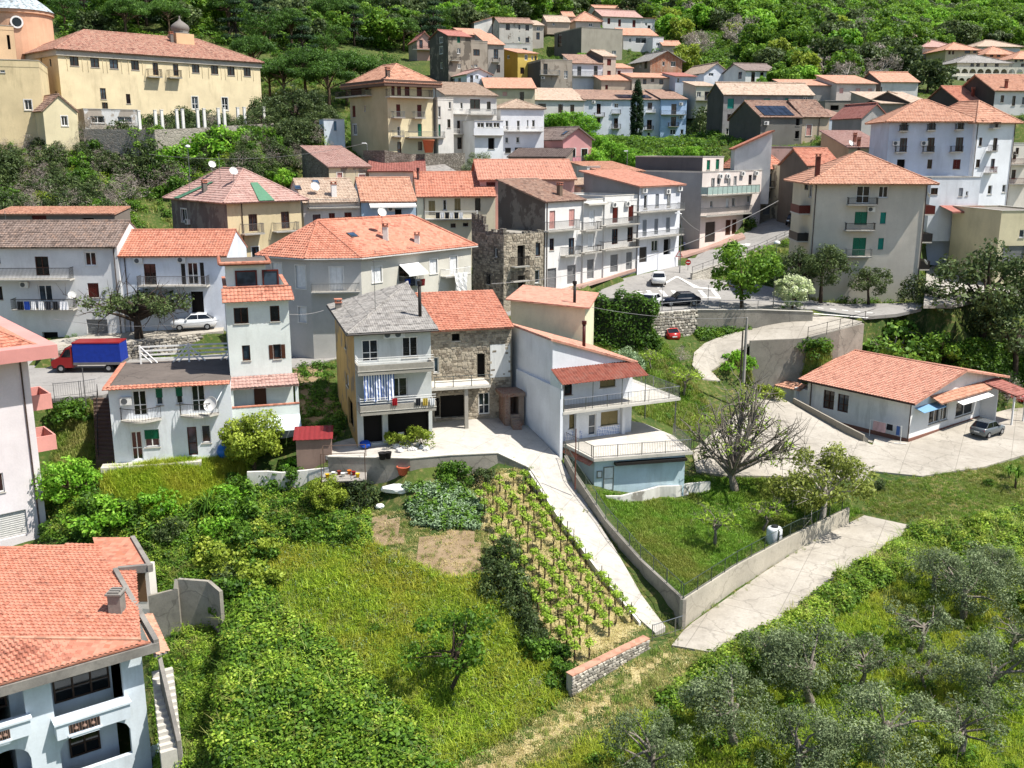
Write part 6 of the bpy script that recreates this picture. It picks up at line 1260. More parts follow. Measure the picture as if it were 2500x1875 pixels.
# ------------------------------------------------------------------ terrain
CP = []
def g(px, py, z): CP.append(tuple(PZ(px, py, z)))
def gy(px, py, Y): CP.append(tuple(PY(px, py, Y)))
for a in ((0,1875,-6.5),(400,1875,-5),(800,1875,-3.4),(1100,1875,-2.4),(1250,1875,-2),(1500,1875,-1.6),(2000,1875,-1.8),(2500,1875,-1.8),(1500,1650,-.8),(1400,1710,-1.2),(1660,1560,-.5),
 (1560,1540,.4),(1420,1620,-.3),(1395,1660,-.8),(1480,1440,1.1),(1390,1320,2.5),(1310,1200,4.2),(1200,1330,2.3),(1150,1200,4.0),(1000,1350,2.0),(900,1250,3.2),(1000,1500,.3),(800,1600,-1.2),(1000,1750,-2.4),(600,1700,-3.2),(700,1400,.8),(700,1250,2.8),(600,1180,4.2),(400,1200,4.6),(250,1200,4.8),(350,1135,5.9),(540,1100,5.9),(640,1110,5.8),(760,1100,6.3),(850,1180,4.4),(1000,1170,4.6),(1140,1160,4.9),
 (120,1300,2.6),(110,1150,4.2),(200,1060,6.8),(180,995,8.6),(250,995,8.4),(430,1500,-1.6),(430,1700,-4),(470,1600,-2.6),(360,1400,.6),(500,1350,1.2),
 (1450,1160,4.3),(1600,1250,2.1),(1750,1220,2.1),(1850,1330,1.3),(1720,1440,1.1),(1540,1300,2.2),(1980,1270,1.1),(2100,1220,1.4),(1670,1500,.9),(1650,1490,.9),
 (2300,1220,1.6),(2500,1190,2.0),(2000,1500,-.6),(2300,1600,-1.1),(1700,1700,-1.2),(2000,1750,-1.8),(2450,1800,-1.9),(2400,1350,.3),(2200,1400,.2),(1850,1600,-.8),(2700,1400,.3),(2800,1800,-1.9),
 (1600,950,7.2),(1550,870,9.3),(1500,830,10.1),(1650,1000,5.6),(1480,900,8.5),(1620,870,9.4),(1625,820,9.9),(1700,810,9.9),(1850,880,8.2),(1780,960,6.0),(1950,858,9.0),(1850,865,9.0),(1900,895,7.6),(2060,850,9.0),(2150,845,8.8),(2300,850,8.4),(2460,860,8.0),(2600,880,7.5),(2480,950,4.6),(1640,1050,5.0),(2300,820,9.6),(2420,780,11),(2600,760,11.5),
 (850,950,8.2),(760,960,8.4),(700,1000,7.2)): g(*a)
for a in ((100,560,118),(300,560,122),(200,500,130),(60,480,132),(300,430,140),(100,400,144),(500,420,138),(640,400,140),(300,350,149),(100,340,146),(600,330,156),(450,330,160),(760,390,146),(800,345,150),
 (1000,395,146),(1200,395,150),(1130,430,140),(1250,420,146),(1480,400,160),(1560,380,175),(1500,350,205),(1640,350,225),(1750,350,190),(1780,400,160),(1700,420,150),(950,470,134),
 (1310,330,212),(1400,340,212),(1500,345,215),(1600,346,218),(1680,346,222),(1350,352,188),(1500,352,188),(1620,352,200),(2330,510,132),(2440,560,132),(2250,560,125),(700,240,190),(620,200,200),(850,200,205),(760,120,250),(600,120,240),(400,60,240),(200,60,230),(0,60,230),(500,10,290),(100,0,290),
 (900,40,330),(1150,20,350),(1250,0,420),(1700,60,330),(1800,0,480),(1620,140,280),(1750,180,262),(1900,200,250),(2050,210,244),(2180,210,250),(2100,120,310),(2300,190,290),(2250,80,420),(2500,0,600),(2000,30,450),(2500,60,480),(2500,180,300),(2200,0,560)): gy(*a)
for x, y, z in ((-90, 0, -9), (0, 0, -5), (90, 0, -3), (-60, 25, -8), (0, 25, -3.5), (60, 25, -2.5), (-120, 60, -2), (130, 60, 0), (-160, 110, 12), (150, 110, 10), (-200, 200, 55), (200, 180, 35), (-300, 400, 130), (0, 520, 120), (300, 600, 150), (-100, 700, 180), (200, 900, 240), (-400, 900, 300), (500, 900, 230)): CP.append((x, y, z))
for h in HOUSES:
    if isinstance(h, PolyHouse): CP += [(h.o.x+p.x, h.o.y+p.y, h.z0+.1) for p in h.pts]
    elif h.Y > 95:
        for u, v in ((0, 0), (1, 0), (0, 1), (1, 1)):
            p = h.M @ Vector((h.W*u, h.D*v, 0)); CP.append((p.x, p.y, h.z0+(.05 if v == 0 else .6)-(.9 if h.Y > 200 else 0)))
    else:
        for u, v in ((0, 0), (1, 0), (.5, 0)):
            p = h.M @ Vector((h.W*u, h.D*v-.3, 0)); CP.append((p.x, p.y, h.z0+.05))
# courtyard and road edges pull the ground to them
for poly, f, o in SHEETS:
    for i in range(0, len(poly), 1):
        x, y = poly[i]; CP.append((x, y, float(f(x, y))-.12))
key = {}
for p in CP: key.setdefault((round(p[0]/1.2), round(p[1]/1.2)), p)
TF = rbf_fit(list(key.values()), .35)
xs_n = np.arange(-75, 75.01, 1.0); ys_n = np.arange(18, 128.01, 1.0)
xs = np.concatenate([np.arange(-520, -80, 20), np.arange(-80, -75, 5), xs_n, np.arange(80, 521, 20)]); xs = np.unique(np.concatenate([xs, np.arange(-140, 200, 4)]))
ys = np.unique(np.concatenate([np.arange(-60, 18, 6), ys_n, np.arange(130, 300, 3.0), np.arange(300, 1000, 15)]))
GX, GY = np.meshgrid(xs, ys); TZ = TF(GX, GY)
nz = np.sin(GX*.7+1.3*np.sin(GY*.31))*np.cos(GY*.9+GX*.2)*.10+np.sin(GX*2.1+GY*1.7)*.04; TZ = TZ+nz
for poly, f, o in SHEETS:      # keep the soil below the paving
    P = np.array(poly); c = (GX > P[:, 0].min()-1.6) & (GX < P[:, 0].max()+1.6) & (GY > P[:, 1].min()-1.6) & (GY < P[:, 1].max()+1.6)
    ii = np.where(c); x, y = GX[ii], GY[ii]; near = np.zeros(len(x), bool)
    for dx, dy in ((0, 0), (.95, 0), (-.95, 0), (0, .95), (0, -.95), (.7, .7), (-.7, .7), (.7, -.7), (-.7, -.7)): near |= inpoly(x+dx, y+dy, poly)
    fz = f(x, y)-.14; z = TZ[ii]; ins = inpoly(x, y, poly); TZ[ii] = np.where(ins, fz, np.where(near, np.minimum(z, fz), z))
ny, nx = GX.shape
vid = np.arange(nx*ny).reshape(ny, nx); fq = np.stack([vid[:-1, :-1], vid[:-1, 1:], vid[1:, 1:], vid[1:, :-1]], -1).reshape(-1, 4)
mg, tg = newmat('soil_and_turf')
n1 = tg.noise(tg.pos(), .3, 6, .65); n2 = tg.noise(tg.pos(), 2.5, 5, .65); n3 = tg.noise(tg.pos(), .08, 4)
gc = tg.mix(tg.ramp(n1, [(.38, 0), (.62, 1)]), C3('#33451c'), C3('#4d5a26')); gc = tg.mix(tg.ramp(n2, [(.5, 0), (.72, 1)]), gc, C3('#7d7048')); gc = tg.mix(tg.math('MULTIPLY', tg.ramp(n3, [(.45, 0), (.6, 1)]), .4), gc, C3('#2f4a1c'))
tg.col(gc); tg.bump(n2, .8, .15); tg.set(Roughness=1.0)
gm = np_mesh('ground', np.stack([GX.ravel(), GY.ravel(), TZ.ravel()], 1), fq, mg, smooth=True)
go = link(bpy.data.objects.new('ground', gm)); tag(go, kind='structure')
def ground_z(x, y):
    """level of the soil (bilinear on the terrain grid)"""
    x = np.asarray(x, float); y = np.asarray(y, float)
    i = np.clip(np.searchsorted(xs, x)-1, 0, nx-2); j = np.clip(np.searchsorted(ys, y)-1, 0, ny-2)
    u = np.clip((x-xs[i])/(xs[i+1]-xs[i]), 0, 1); v = np.clip((y-ys[j])/(ys[j+1]-ys[j]), 0, 1)
    return (TZ[j, i]*(1-u)+TZ[j, i+1]*u)*(1-v)+(TZ[j+1, i]*(1-u)+TZ[j+1, i+1]*u)*v
def GR_(px, py, lo=25.0, hi=700.0):
    """where a bearing of the photograph meets the soil"""
    d = ray(px, py); ts = np.concatenate([np.arange(lo, 160, .25), np.arange(160, hi, 1.0)]); x = d.x/d.y*ts; z = ZC+d.z/d.y*ts
    gz = ground_z(x, ts); k = np.where(z <= gz)[0]
    k = k[0] if len(k) else len(ts)-1
    return Vector((x[k], ts[k], float(ground_z(x[k], ts[k]))))

def ground_patch(name, zone, mat, lift=.04, st=.5):
    """bare soil or trodden ground following the terrain"""
    cs = [GR_(min(2600, max(-100, x)), min(y, 1900)) for x, y in zone]; X = np.arange(min(c.x for c in cs)-1, max(c.x for c in cs)+1, st); Y = np.arange(min(c.y for c in cs)-1, max(c.y for c in cs)+1, st)
    gx, gy_ = np.meshgrid(X, Y); gz = ground_z(gx, gy_)+lift; u, v = proj_np(gx, gy_, gz); u += 4*np.sin(gy_*2.1+gx); v += 3*np.sin(gx*1.9-gy_*.7); ins = inpoly(u, v, zone); n = len(X)
    idx = np.arange(gx.size).reshape(gx.shape); k = ins[:-1, :-1] & ins[1:, 1:] & ins[1:, :-1] & ins[:-1, 1:]
    f = np.stack([idx[:-1, :-1][k], idx[:-1, 1:][k], idx[1:, 1:][k], idx[1:, :-1][k]], 1)
    o = link(bpy.data.objects.new(name, np_mesh(name, np.stack([gx.ravel(), gy_.ravel(), gz.ravel()], 1), f, mat, smooth=True))); tag(o, kind='structure')
# ------------------------------------------------------------------ vegetation
LM = {
 'broad': leaf_mat('leaf_broad', '#26400d', '#46681a', '#86a63c'), 'bright': leaf_mat('leaf_bright', '#2f5510', '#5c8c20', '#9dc24a'),
 'oak': leaf_mat('leaf_oak', '#22301a', '#3d4d28', '#6d7b48', .25), 'olive': leaf_mat('leaf_olive', '#353f26', '#5a6845', '#8f9b72', .2),
 'pine': leaf_mat('leaf_pine', '#1c3312', '#3a5a1e', '#6d8f38', .2), 'cypress': leaf_mat('leaf_cypress', '#14240f', '#22381a', '#395527', .15),
 'cedar': leaf_mat('leaf_cedar', '#17291a', '#2a4128', '#45603f', .15), 'bramble': leaf_mat('leaf_bramble', '#2a420d', '#51701a', '#8aa63c', .3),
 'yellow': leaf_mat('leaf_yellow', '#42561a', '#738428', '#a8b44c', .35), 'spring': leaf_mat('leaf_spring', '#3a4518', '#66702a', '#959c50', .3), 'white': leaf_mat('leaf_white', '#5d7a30', '#c5cf9a', '#f0f2d8', .3),
 'ivy': leaf_mat('leaf_ivy', '#243f14', '#486a20', '#7d9c3c', .3), 'silver': leaf_mat('leaf_silver', '#3d5236', '#667c58', '#94a784', .25),
 'twig': leaf_mat('leaf_twig', '#5d534b', '#857a70', '#aca197', .05), 'vine': leaf_mat('leaf_vine', '#466414', '#7d9a2c', '#b4c658', .4),
 'tall': leaf_mat('grass_tall', '#3f5c12', '#759222', '#b0c042', .35, '#a6a83a', .2), 'lawn': leaf_mat('grass_lawn', '#365514', '#5c8424', '#8fab44', .3, '#8a8f40', .22),
 'dry': leaf_mat('grass_dry', '#7d7040', '#b3a468', '#d8cb96', .25, '#6d8036', .25), 'scrub': leaf_mat('grass_scrub', '#3f5a1a', '#668430', '#9aa652', .3, '#9a9658', .3),
 'straw': leaf_mat('grass_straw', '#8f7f50', '#c2b27e', '#e2d6a8', .2, '#a89a5c', .4), 'dark': leaf_mat('leaf_dark', '#20380f', '#3d5c1a', '#6d8f2e', .3),
}
BK = {'grey': bark_mat('bark_grey', '#5d554c', '#8d857a'), 'brown': bark_mat('bark_brown', '#3f3226', '#6d5a46'), 'pale': bark_mat('bark_pale', '#8b8379', '#bdb6ab'), 'dark': bark_mat('bark_dark', '#2a221b', '#4b4036')}
def leaves(cent, nrm, size, asp=.55, jit=.8):
    """one small folded leaf (a quad) per centre, turned roughly to nrm"""
    n = len(cent); r = nrm+rng.normal(0, jit, (n, 3)); r /= np.linalg.norm(r, axis=1, keepdims=True)+1e-9
    a = np.cross(r, rng.normal(0, 1, (n, 3))); a /= np.linalg.norm(a, axis=1, keepdims=True)+1e-9; b = np.cross(r, a)
    s = size*rng.uniform(.65, 1.3, (n, 1)); L, Wd = a*s, b*s*asp
    v = np.stack([cent-L, cent+Wd+r*s*.15, cent+L, cent-Wd+r*s*.15], 1).reshape(-1, 3)
    return v, np.arange(n*4).reshape(-1, 4)
def sph(n):
    p = rng.normal(0, 1, (n, 3)); return p/np.linalg.norm(p, axis=1, keepdims=True)
def clumps(shape, n, Rr, Hh):
    out = []
    while len(out) < n:
        p = sph(1)[0]*rng.uniform(.25, 1)**.45
        if shape == 'round': q = (p[0]*Rr, p[1]*Rr, p[2]*Hh/2)
        elif shape == 'umbrella': q = (p[0]*Rr, p[1]*Rr, abs(p[2])*Hh*.5-Hh*.12*(p[0]**2+p[1]**2))
        elif shape == 'dome': q = (p[0]*Rr, p[1]*Rr, abs(p[2])*Hh-.05)
        elif shape == 'spread': q = (p[0]*Rr, p[1]*Rr, p[2]*Hh*.3+rng.uniform(-.1, .25)*Hh)
        elif shape == 'cone': z = rng.uniform(0, 1)**.9; k = min(1, (1-z)*3.0)*min(1, .35+z*4); a = rng.uniform(0, 6.28); q = (math.cos(a)*Rr*k*.75, math.sin(a)*Rr*k*.75, (z-.5)*Hh)
        elif shape == 'layer': z = rng.integers(0, 5)/5; a = rng.uniform(0, 6.28); k = (1-z)*rng.uniform(.3, 1); q = (math.cos(a)*Rr*k, math.sin(a)*Rr*k, (z-.5)*Hh)
        else: q = (p[0]*Rr, p[1]*Rr, p[2]*Hh/2)
        out.append(q)
    return np.array(out)
SPEC = {}
def species(key, mat, bark, shape='round', Rr=3.0, Hh=4.5, trunk=2.0, ncl=26, per=110, leaf=.2, rc=None, tr=.22, limbs=9, flat=.8, asp=.55, variants=2, bare=0, seedlean=.2):
    SPEC[key] = []
    for v in range(variants):
        C = clumps(shape, ncl, Rr, Hh); rc_ = rc or Rr*.36; c0 = trunk+Hh/2 if shape not in ('dome', 'umbrella') else trunk
        C[:, 2] += c0; cs = []; ns = []; tn = []
        for c in C:
            r = rc_*rng.uniform(.65, 1.25); d = sph(per); k = rng.uniform(.55, 1.02, (per, 1))
            cs.append(c+d*np.array([r, r, r*flat])*k); ns.append(d+np.array([0, 0, .5])); tn.append(np.clip(rng.normal(.45, .16, per)+d[:, 2]*.12+rng.normal(0, .1), 0, 1))  # clump tops tinted lighter, light painted into the leaves
        cs = np.concatenate(cs); keep = cs[:, 2] > .02; vv, ff = leaves(cs[keep], np.concatenate(ns)[keep], leaf, asp); crown = np_mesh(key+'_crown', vv, ff, LM[mat], 4, np.concatenate(tn)[keep])
        q = MB(); top = Vector((rng.uniform(-.2, .2), rng.uniform(-.2, .2), c0 if shape != 'cone' else trunk+Hh*.7)); k1 = top*.5+Vector((rng.uniform(-seedlean, seedlean), rng.uniform(-seedlean, seedlean), 0))
        q.tube([(0, 0, -.6), k1*.4, k1, top], [tr*1.25, tr, tr*.8, tr*.45], 7)
        for i in rng.permutation(len(C))[:limbs]:
            c = Vector(C[i]); s0 = k1.lerp(top, rng.uniform(0, .9)); m = s0.lerp(c, .5)+Vector((rng.uniform(-.2, .2), rng.uniform(-.2, .2), rng.uniform(-.1, .3))); q.tube([s0, m, c], [tr*.5, tr*.32, tr*.1], 5, cap=False)
            if bare:
                for j in range(bare):
                    e = c+Vector(sph(1)[0]*Rr*.42); q.tube([m.lerp(c, rng.uniform(.2, 1)), c.lerp(e, .5)+Vector((0, 0, .1)), e], [tr*.16, tr*.1, tr*.04], 4, cap=False)
                    for j2 in range(2):
                        e2 = e+Vector(sph(1)[0]*Rr*.22); q.tube([c.lerp(e, rng.uniform(.4, 1)), e2], [tr*.07, tr*.03], 3, cap=False)
        SPEC[key].append((q.mesh(key+'_trunk', BK[bark], True), crown))
species('broad', 'broad', 'brown', Rr=3.2, Hh=5.2, trunk=2.2, ncl=34, per=120, leaf=.2, rc=1.0, variants=3)
species('bright', 'bright', 'brown', Rr=2.6, Hh=4.2, trunk=1.2, ncl=30, per=110, leaf=.18, rc=.9, variants=2)
species('oak', 'oak', 'dark', Rr=3.2, Hh=4.4, trunk=1.8, ncl=36, per=120, leaf=.15, rc=.95, variants=2)
species('olive', 'olive', 'grey', 'round', 2.3, 3.0, .9, 36, 230, .08, .66, .2, 8, .85, .35, 3, 0, .4)
species('olive_thin', 'olive', 'grey', 'spread', 2.3, 2.6, 1.1, 22, 130, .095, .55, .17, 12, .85, .35, 2, 2, .5)
species('pine', 'pine', 'brown', 'umbrella', 4.4, 4.6, 6.2, 56, 190, .19, 1.3, .3, 12, .6, .3, 2)
species('pine_round', 'pine', 'brown', 'round', 3.4, 4.6, 2.6, 34, 120, .2, 1.1, .26, 10, .8, .3, 2)
species('cypress', 'cypress', 'dark', 'cone', 1.3, 12.5, .5, 130, 120, .15, .55, .2, 2, 1.5, .5, 1)
species('cedar', 'cedar', 'dark', 'layer', 4.5, 9.0, 2.0, 46, 110, .22, 1.1, .3, 14, .4, .3, 1)
species('shrub', 'dark', 'brown', 'dome', 1.1, 1.3, .1, 16, 90, .1, .45, .05, 5, .8, .55, 3)
species('shrub_bright', 'bright', 'brown', 'dome', 1.1, 1.3, .1, 16, 90, .1, .45, .05, 5, .8, .55, 2)
species('shrub_yellow', 'yellow', 'brown', 'dome', 1.1, 1.4, .1, 16, 90, .09, .42, .05, 5, .8, .55, 2)
species('shrub_silver', 'silver', 'grey', 'dome', 1.1, 1.1, .1, 16, 100, .09, .4, .05, 4, .8, .3, 2)
species('shrub_olive', 'oak', 'grey', 'dome', 1.2, 1.5, .2, 18, 90, .1, .45, .06, 6, .8, .45, 2)
species('twig_shrub', 'twig', 'pale', 'dome', 1.2, 1.4, .1, 14, 60, .12, .5, .05, 9, .8, .07, 2, 5)
species('lemon', 'yellow', 'brown', 'round', 2.3, 3.6, .7, 52, 190, .13, .75, .16, 8, .85, .55, 1)
species('white_bloom', 'white', 'brown', 'round', 2.0, 3.6, .9, 34, 120, .13, .6, .14, 8, .85, .6, 1)
species('orchard', 'vine', 'grey', 'spread', 1.8, 2.0, .8, 13, 34, .13, .5, .12, 12, .8, .5, 2, 4, .5)
species('apple', 'broad', 'dark', 'spread', 2.4, 3.4, .8, 24, 80, .12, .6, .12, 14, .85, .5, 1, 1, .4)
species('pollard', 'oak', 'dark', 'spread', 5.2, 1.9, 2.6, 40, 75, .17, .8, .42, 26, .8, .5, 1, 2, .2)
species('walnut', 'vine', 'grey', 'dome', 4.3, 6.0, 2.3, 36, 42, .12, .8, .36, 28, .8, .5, 1, 9, .5)
species('fig', 'ivy', 'pale', 'round', 3.2, 4.6, .8, 36, 90, .19, .9, .2, 16, .85, .7, 1, 1)
species('spring', 'spring', 'pale', 'round', 3.3, 3.9, 1.1, 46, 120, .13, .85, .22, 18, .85, .5, 1, 2, .4)
species('far_a', 'broad', 'dark', Rr=4.2, Hh=6.2, trunk=1.5, ncl=26, per=90, leaf=.42, rc=1.5, variants=3, limbs=5)
species('far_b', 'bright', 'dark', Rr=4.0, Hh=5.6, trunk=1.2, ncl=24, per=90, leaf=.42, rc=1.45, variants=2, limbs=5)
species('far_c', 'oak', 'dark', Rr=4.2, Hh=5.6, trunk=1.2, ncl=26, per=90, leaf=.4, rc=1.5, variants=2, limbs=5)
species('far_d', 'olive', 'grey', Rr=3.2, Hh=4.2, trunk=1.0, ncl=20, per=90, leaf=.32, rc=1.1, variants=1, limbs=5)
species('far_e', 'yellow', 'grey', Rr=3.4, Hh=5.0, trunk=1.0, ncl=22, per=85, leaf=.36, rc=1.3, variants=1, limbs=6)
species('far_f', 'twig', 'pale', Rr=3.2, Hh=5.0, trunk=1.0, ncl=18, per=60, leaf=.4, rc=1.2, variants=1, limbs=14, asp=.1, bare=2)
def plant(key, loc, sc=1.0, label=None, cat='tree', name=None, group=None, rz=None, sz=None):
    tm, cm = random.choice(SPEC[key]); e = bpy.data.objects.new(name or ('shrub' if cat == 'shrub' else 'tree'), None); e.empty_display_size = .2
    e.location = loc; e.rotation_euler = (0, 0, random.uniform(0, 6.28) if rz is None else rz); e.scale = (sc, sc, sz or sc*random.uniform(.92, 1.08)); COL.objects.link(e); tag(e, label, cat, group)
    a = bpy.data.objects.new('trunk', tm); b = bpy.data.objects.new('crown', cm)
    for o in (a, b): COL.objects.link(o); o.parent = e
    return e
def at(px, py, Y=None, drop=0):
    if Y is None: p = GR_(px, py)
    elif isinstance(Y, str): p = PZ(px, py, float(Y))
    else: p = PY(px, py, Y); p.z = float(ground_z(p.x, p.y))
    p.z -= drop; return p
# --- single trees one can point to
for k, px, py, Y, sc, nm, lb, cat in (
 ('broad', 1812, 774, '11.8', 1.12, 'maple_tree', 'full bright green tree in front of the parking place', 'tree'),
 ('white_bloom', 1934, 762, '12.3', 1.0, 'blossom_tree', 'round tree covered in cream white blossom beside the maple', 'tree'),
 ('oak', 2004, 728, '13.2', .95, 'holm_oak', 'pruned grey green tree before the apartment block, largest of its row', 'tree'),
 ('oak', 1945, 728, '13.0', .85, 'holm_oak', 'dusky grey green tree left in the row before the apartment block', 'tree'),
 ('oak', 2121, 742, '12.6', .7, 'holm_oak', 'small umbrella shaped tree at the apartment block corner', 'tree'),
 ('shrub_olive', 2238, 738, '12.9', 1.7, 'evergreen_bush', 'rounded evergreen bush at the edge of the plaza', 'shrub'),
 ('cedar', 2290, 752, '12.6', .28, 'young_conifer', 'small dark conifer at the plaza edge', 'tree'),
 ('fig', 2195, 878, 105.5, 1.45, 'fig_tree', 'big fig tree with large green leaves above the bungalow', 'tree'),
 ('oak', 2395, 850, 106, 1.7, 'evergreen_oak', 'large dark evergreen tree right of the fig', 'tree'),
 ('oak', 2490, 830, 104, 1.5, 'evergreen_oak', 'dark tree at the right edge below the plaza', 'tree'),
 ('broad', 2300, 880, 104, .95, 'broadleaf_tree', 'dark leafy tree squeezed between fig and evergreen', 'tree'),
 ('shrub_yellow', 1885, 858, 97, 1.35, 'ball_shrub', 'yellow green shrub on the bank by the concrete wall', 'shrub'),
 ('twig_shrub', 2470, 900, 101, 1.8, 'bare_shrub', 'bare grey shrub at the right edge above the bungalow', 'shrub'),
 ('shrub_silver', 1525, 905, None, 1.9, 'lavender_bush', 'wide silvery bush behind the white villa', 'shrub'),
 ('shrub', 1590, 812, 100, 1.2, 'green_bush', 'leafy bush beside the red car', 'shrub'),
 ('orchard', 1668, 965, None, 1.0, 'fruit_tree', 'thin budding fruit tree on the steep garden lawn', 'tree'),
 ('orchard', 1590, 905, None, .8, 'fruit_tree', 'small budding fruit tree high on the garden lawn', 'tree'),
 ('shrub_bright', 1800, 905, None, 1.5, 'leafy_bush', 'bright leafy bush at the foot of the power pole', 'shrub'),
 ('shrub_bright', 1840, 930, None, 1.1, 'leafy_bush', 'low bright bush right of the power pole', 'shrub'),
 ('twig_shrub', 1662, 880, None, .9, 'bare_shrub', 'small bare shrub below the red car', 'shrub'),
 ('walnut', 1795, 1198, None, 1.0, 'walnut_tree', 'large pale barked walnut tree just coming into leaf', 'tree'),
 ('spring', 2005, 1285, None, 1.2, 'plum_tree', 'dense olive yellow tree leaning over the lane fence', 'tree'),
 ('orchard', 1745, 1330, None, 1.05, 'fig_sapling', 'crooked young fig tree on the lawn', 'tree'),
 ('orchard', 1860, 1300, None, .95, 'fig_sapling', 'leafy young fig beside the white tank', 'tree'),
 ('shrub_olive', 2140, 1195, None, .55, 'potted_shrub', 'small dark shrub at the corner of the yard', 'shrub'),
 ('shrub', 2412, 1185, None, .4, 'round_shrub', 'tiny round shrub on the mown grass', 'shrub'),
 ('pollard', 342, 848, 96, 1.0, 'pollarded_tree', 'wide pollarded tree with knobby limbs behind the truck', 'tree'),
 ('lemon', 622, 1150, None, 1.0, 'lemon_tree', 'dense rounded yellow green tree beside the tower', 'tree'),
 ('shrub', 168, 1030, None, 1.5, 'oleander', 'dark oleander bush by the road gate', 'shrub'),
 ('shrub_bright', 205, 1200, None, 1.6, 'hazel_bush', 'leafy bush left of the white house garden', 'shrub'),
 ('shrub_bright', 250, 1290, None, 1.8, 'hazel_bush', 'light green bush below the garden meadow', 'shrub'),
 ('bright', 175, 1250, None, .75, 'small_tree', 'small leafy tree next to the pink block fence', 'tree'),
 ('apple', 1095, 1700, None, 1.2, 'apple_tree', 'dark branching fruit tree standing in the tall grass', 'tree'),
 ('lemon', 800, 1255, None, .62, 'citrus_tree', 'small citrus tree below the plank terrace', 'tree'),
 ('shrub_yellow', 740, 1290, None, 1.1, 'citrus_bush', 'yellow green bush in the lower garden', 'shrub'),
 ('shrub', 700, 1190, None, 1.3, 'ivy_bush', 'dark ivy covered bush against the garden wall', 'shrub'),
 ('shrub_bright', 720, 1150, None, .9, 'creeper_bush', 'bright creeper bush by the little red roof', 'shrub'),
 ('shrub', 1110, 1178, None, 1.2, 'garden_bush', 'bush with reddish tips against the courtyard wall', 'shrub'),
 ('shrub_olive', 1170, 1180, None, 1.0, 'garden_bush', 'dusky bush at the right end of the courtyard wall', 'shrub'),
 ('shrub_yellow', 1022, 1085, '7.1', 1.1, 'climbing_vine', 'yellow green climber in front of the grey roofed house', 'shrub'),
 ('shrub_yellow', 965, 1088, '7.0', .9, 'climbing_vine', 'smaller climber left of the white chair', 'shrub'),
 ('oak', 720, 300, 160, 1.35, 'holm_oak', 'wide dusky holm oak right of the convent', 'tree'),
 ('oak', 790, 300, 158, .9, 'holm_oak', 'holm oak touching the beige block', 'tree'),
 ('oak', 660, 300, 164, 1.0, 'holm_oak', 'holm oak close to the convent corner', 'tree'),
 ('broad', 366, 315, 141, .85, 'bay_tree', 'green tree in front of the convent facade', 'tree'),
 ('oak', 640, 305, 153, .75, 'olive_bush', 'grey green tree at the convent terrace end', 'tree'),
 ('pine_round', 930, 160, 204, 1.1, 'pine_tree', 'bright rounded pine left of the pink hill house', 'tree'),
 ('broad', 1010, 165, 205, .85, 'broadleaf_tree', 'leafy tree below the pink hill house', 'tree'),
 ('cypress', 1553, 346, 218, 1.03, 'cypress_tree', 'tall slim dark cypress before the pale blue terrace', 'tree'),
 ('olive', 1165, 385, 143, 1.15, 'olive_tree', 'grey olive tree below the white veranda house', 'tree'),
 ('bright', 1175, 420, 139, .75, 'leafy_bush', 'bright green bush under the olive tree', 'shrub'),
 ('far_c', 2265, 215, 240, 1.15, 'dusky_tree', 'broad brownish tree at the right end of the wood', 'tree'),
 ('shrub_yellow', 110, 510, 126, 2.2, 'mimosa_bush', 'bright yellow green bush behind the left roofs', 'shrub'),
 ('shrub_olive', 1710, 315, 205, 3.0, 'evergreen_bush', 'dark bush between the blue terrace and grey block', 'shrub'),
 ('shrub', 1745, 335, 190, 2.0, 'evergreen_bush', 'round dark bush at the foot of the grey block', 'shrub'),
 ('shrub_bright', 2412, 560, 128, 1.6, 'leafy_bush', 'yellow green tree beside the red awning', 'shrub'),
 ('shrub_bright', 2340, 540, 127, .9, 'leafy_bush', 'small bush near the red awning', 'shrub'),
 ('shrub', 190, 800, 101, .7, 'potted_plant', 'small plant beside the grey roller door', 'shrub'),
 ('shrub', 448, 1490, None, 1.3, 'ivy_bush', 'ivy bush growing over the high concrete wall', 'shrub'),
 ('shrub_bright', 1915, 912, None, 1.5, 'leafy_bush', 'leafy bush at the foot of the weathered wall', 'shrub'),
 ('shrub', 1985, 895, None, 1.7, 'leafy_bush', 'dark bush between weathered wall and bungalow roof', 'shrub')):
    plant(k, at(px, py, Y), sc, lb, cat, nm)
WALLSH = ((1150, 1030), (1300, 1040), (1420, 1060), (1560, 1040), (1700, 1040), (1850, 1020), (1980, 1000))
ORD = ['leftmost', 'second', 'third', 'fourth', 'fifth', 'sixth', 'seventh', 'eighth', 'ninth', 'tenth', 'eleventh', 'twelfth', 'thirteenth', 'fourteenth', 'fifteenth', 'sixteenth', 'seventeenth', 'eighteenth', 'nineteenth', 'twentieth', 'twentyfirst']
def ordinal(objs, fmt):
    for i, o in enumerate(sorted(objs, key=lambda o: proj(o.location)[0])): o['label'] = fmt % (ORD[i]+('' if i == 0 else ' from left'))
for i, (tx, ty) in enumerate(WALLSH): plant(random.choice(['shrub', 'shrub_bright', 'shrub_olive']), at(*S('A1', tx, ty+40), 138+i*1.6), random.uniform(2.0, 3.0), 'bush at the foot of the convent terrace wall, %s' % (ORD[i]+(' from left' if i else ' one')), 'shrub', 'wall_bush', 'bushes at the convent terrace wall')
# umbrella pines
PINES = []
for i, (px, py, Y, sc) in enumerate(((655, 178, 192, .95), (690, 182, 188, 1.0), (745, 180, 190, 1.12), (800, 182, 188, 1.1), (845, 178, 193, 1.1), (885, 172, 198, .9), (620, 168, 200, 1.0))):
    PINES.append(plant('pine', at(px, py, Y), sc, 'umbrella pine in the grove above the holm oaks', 'tree', 'umbrella_pine', 'umbrella pines above the convent'))
ordinal(PINES, 'umbrella pine above the holm oaks, %s in the grove')
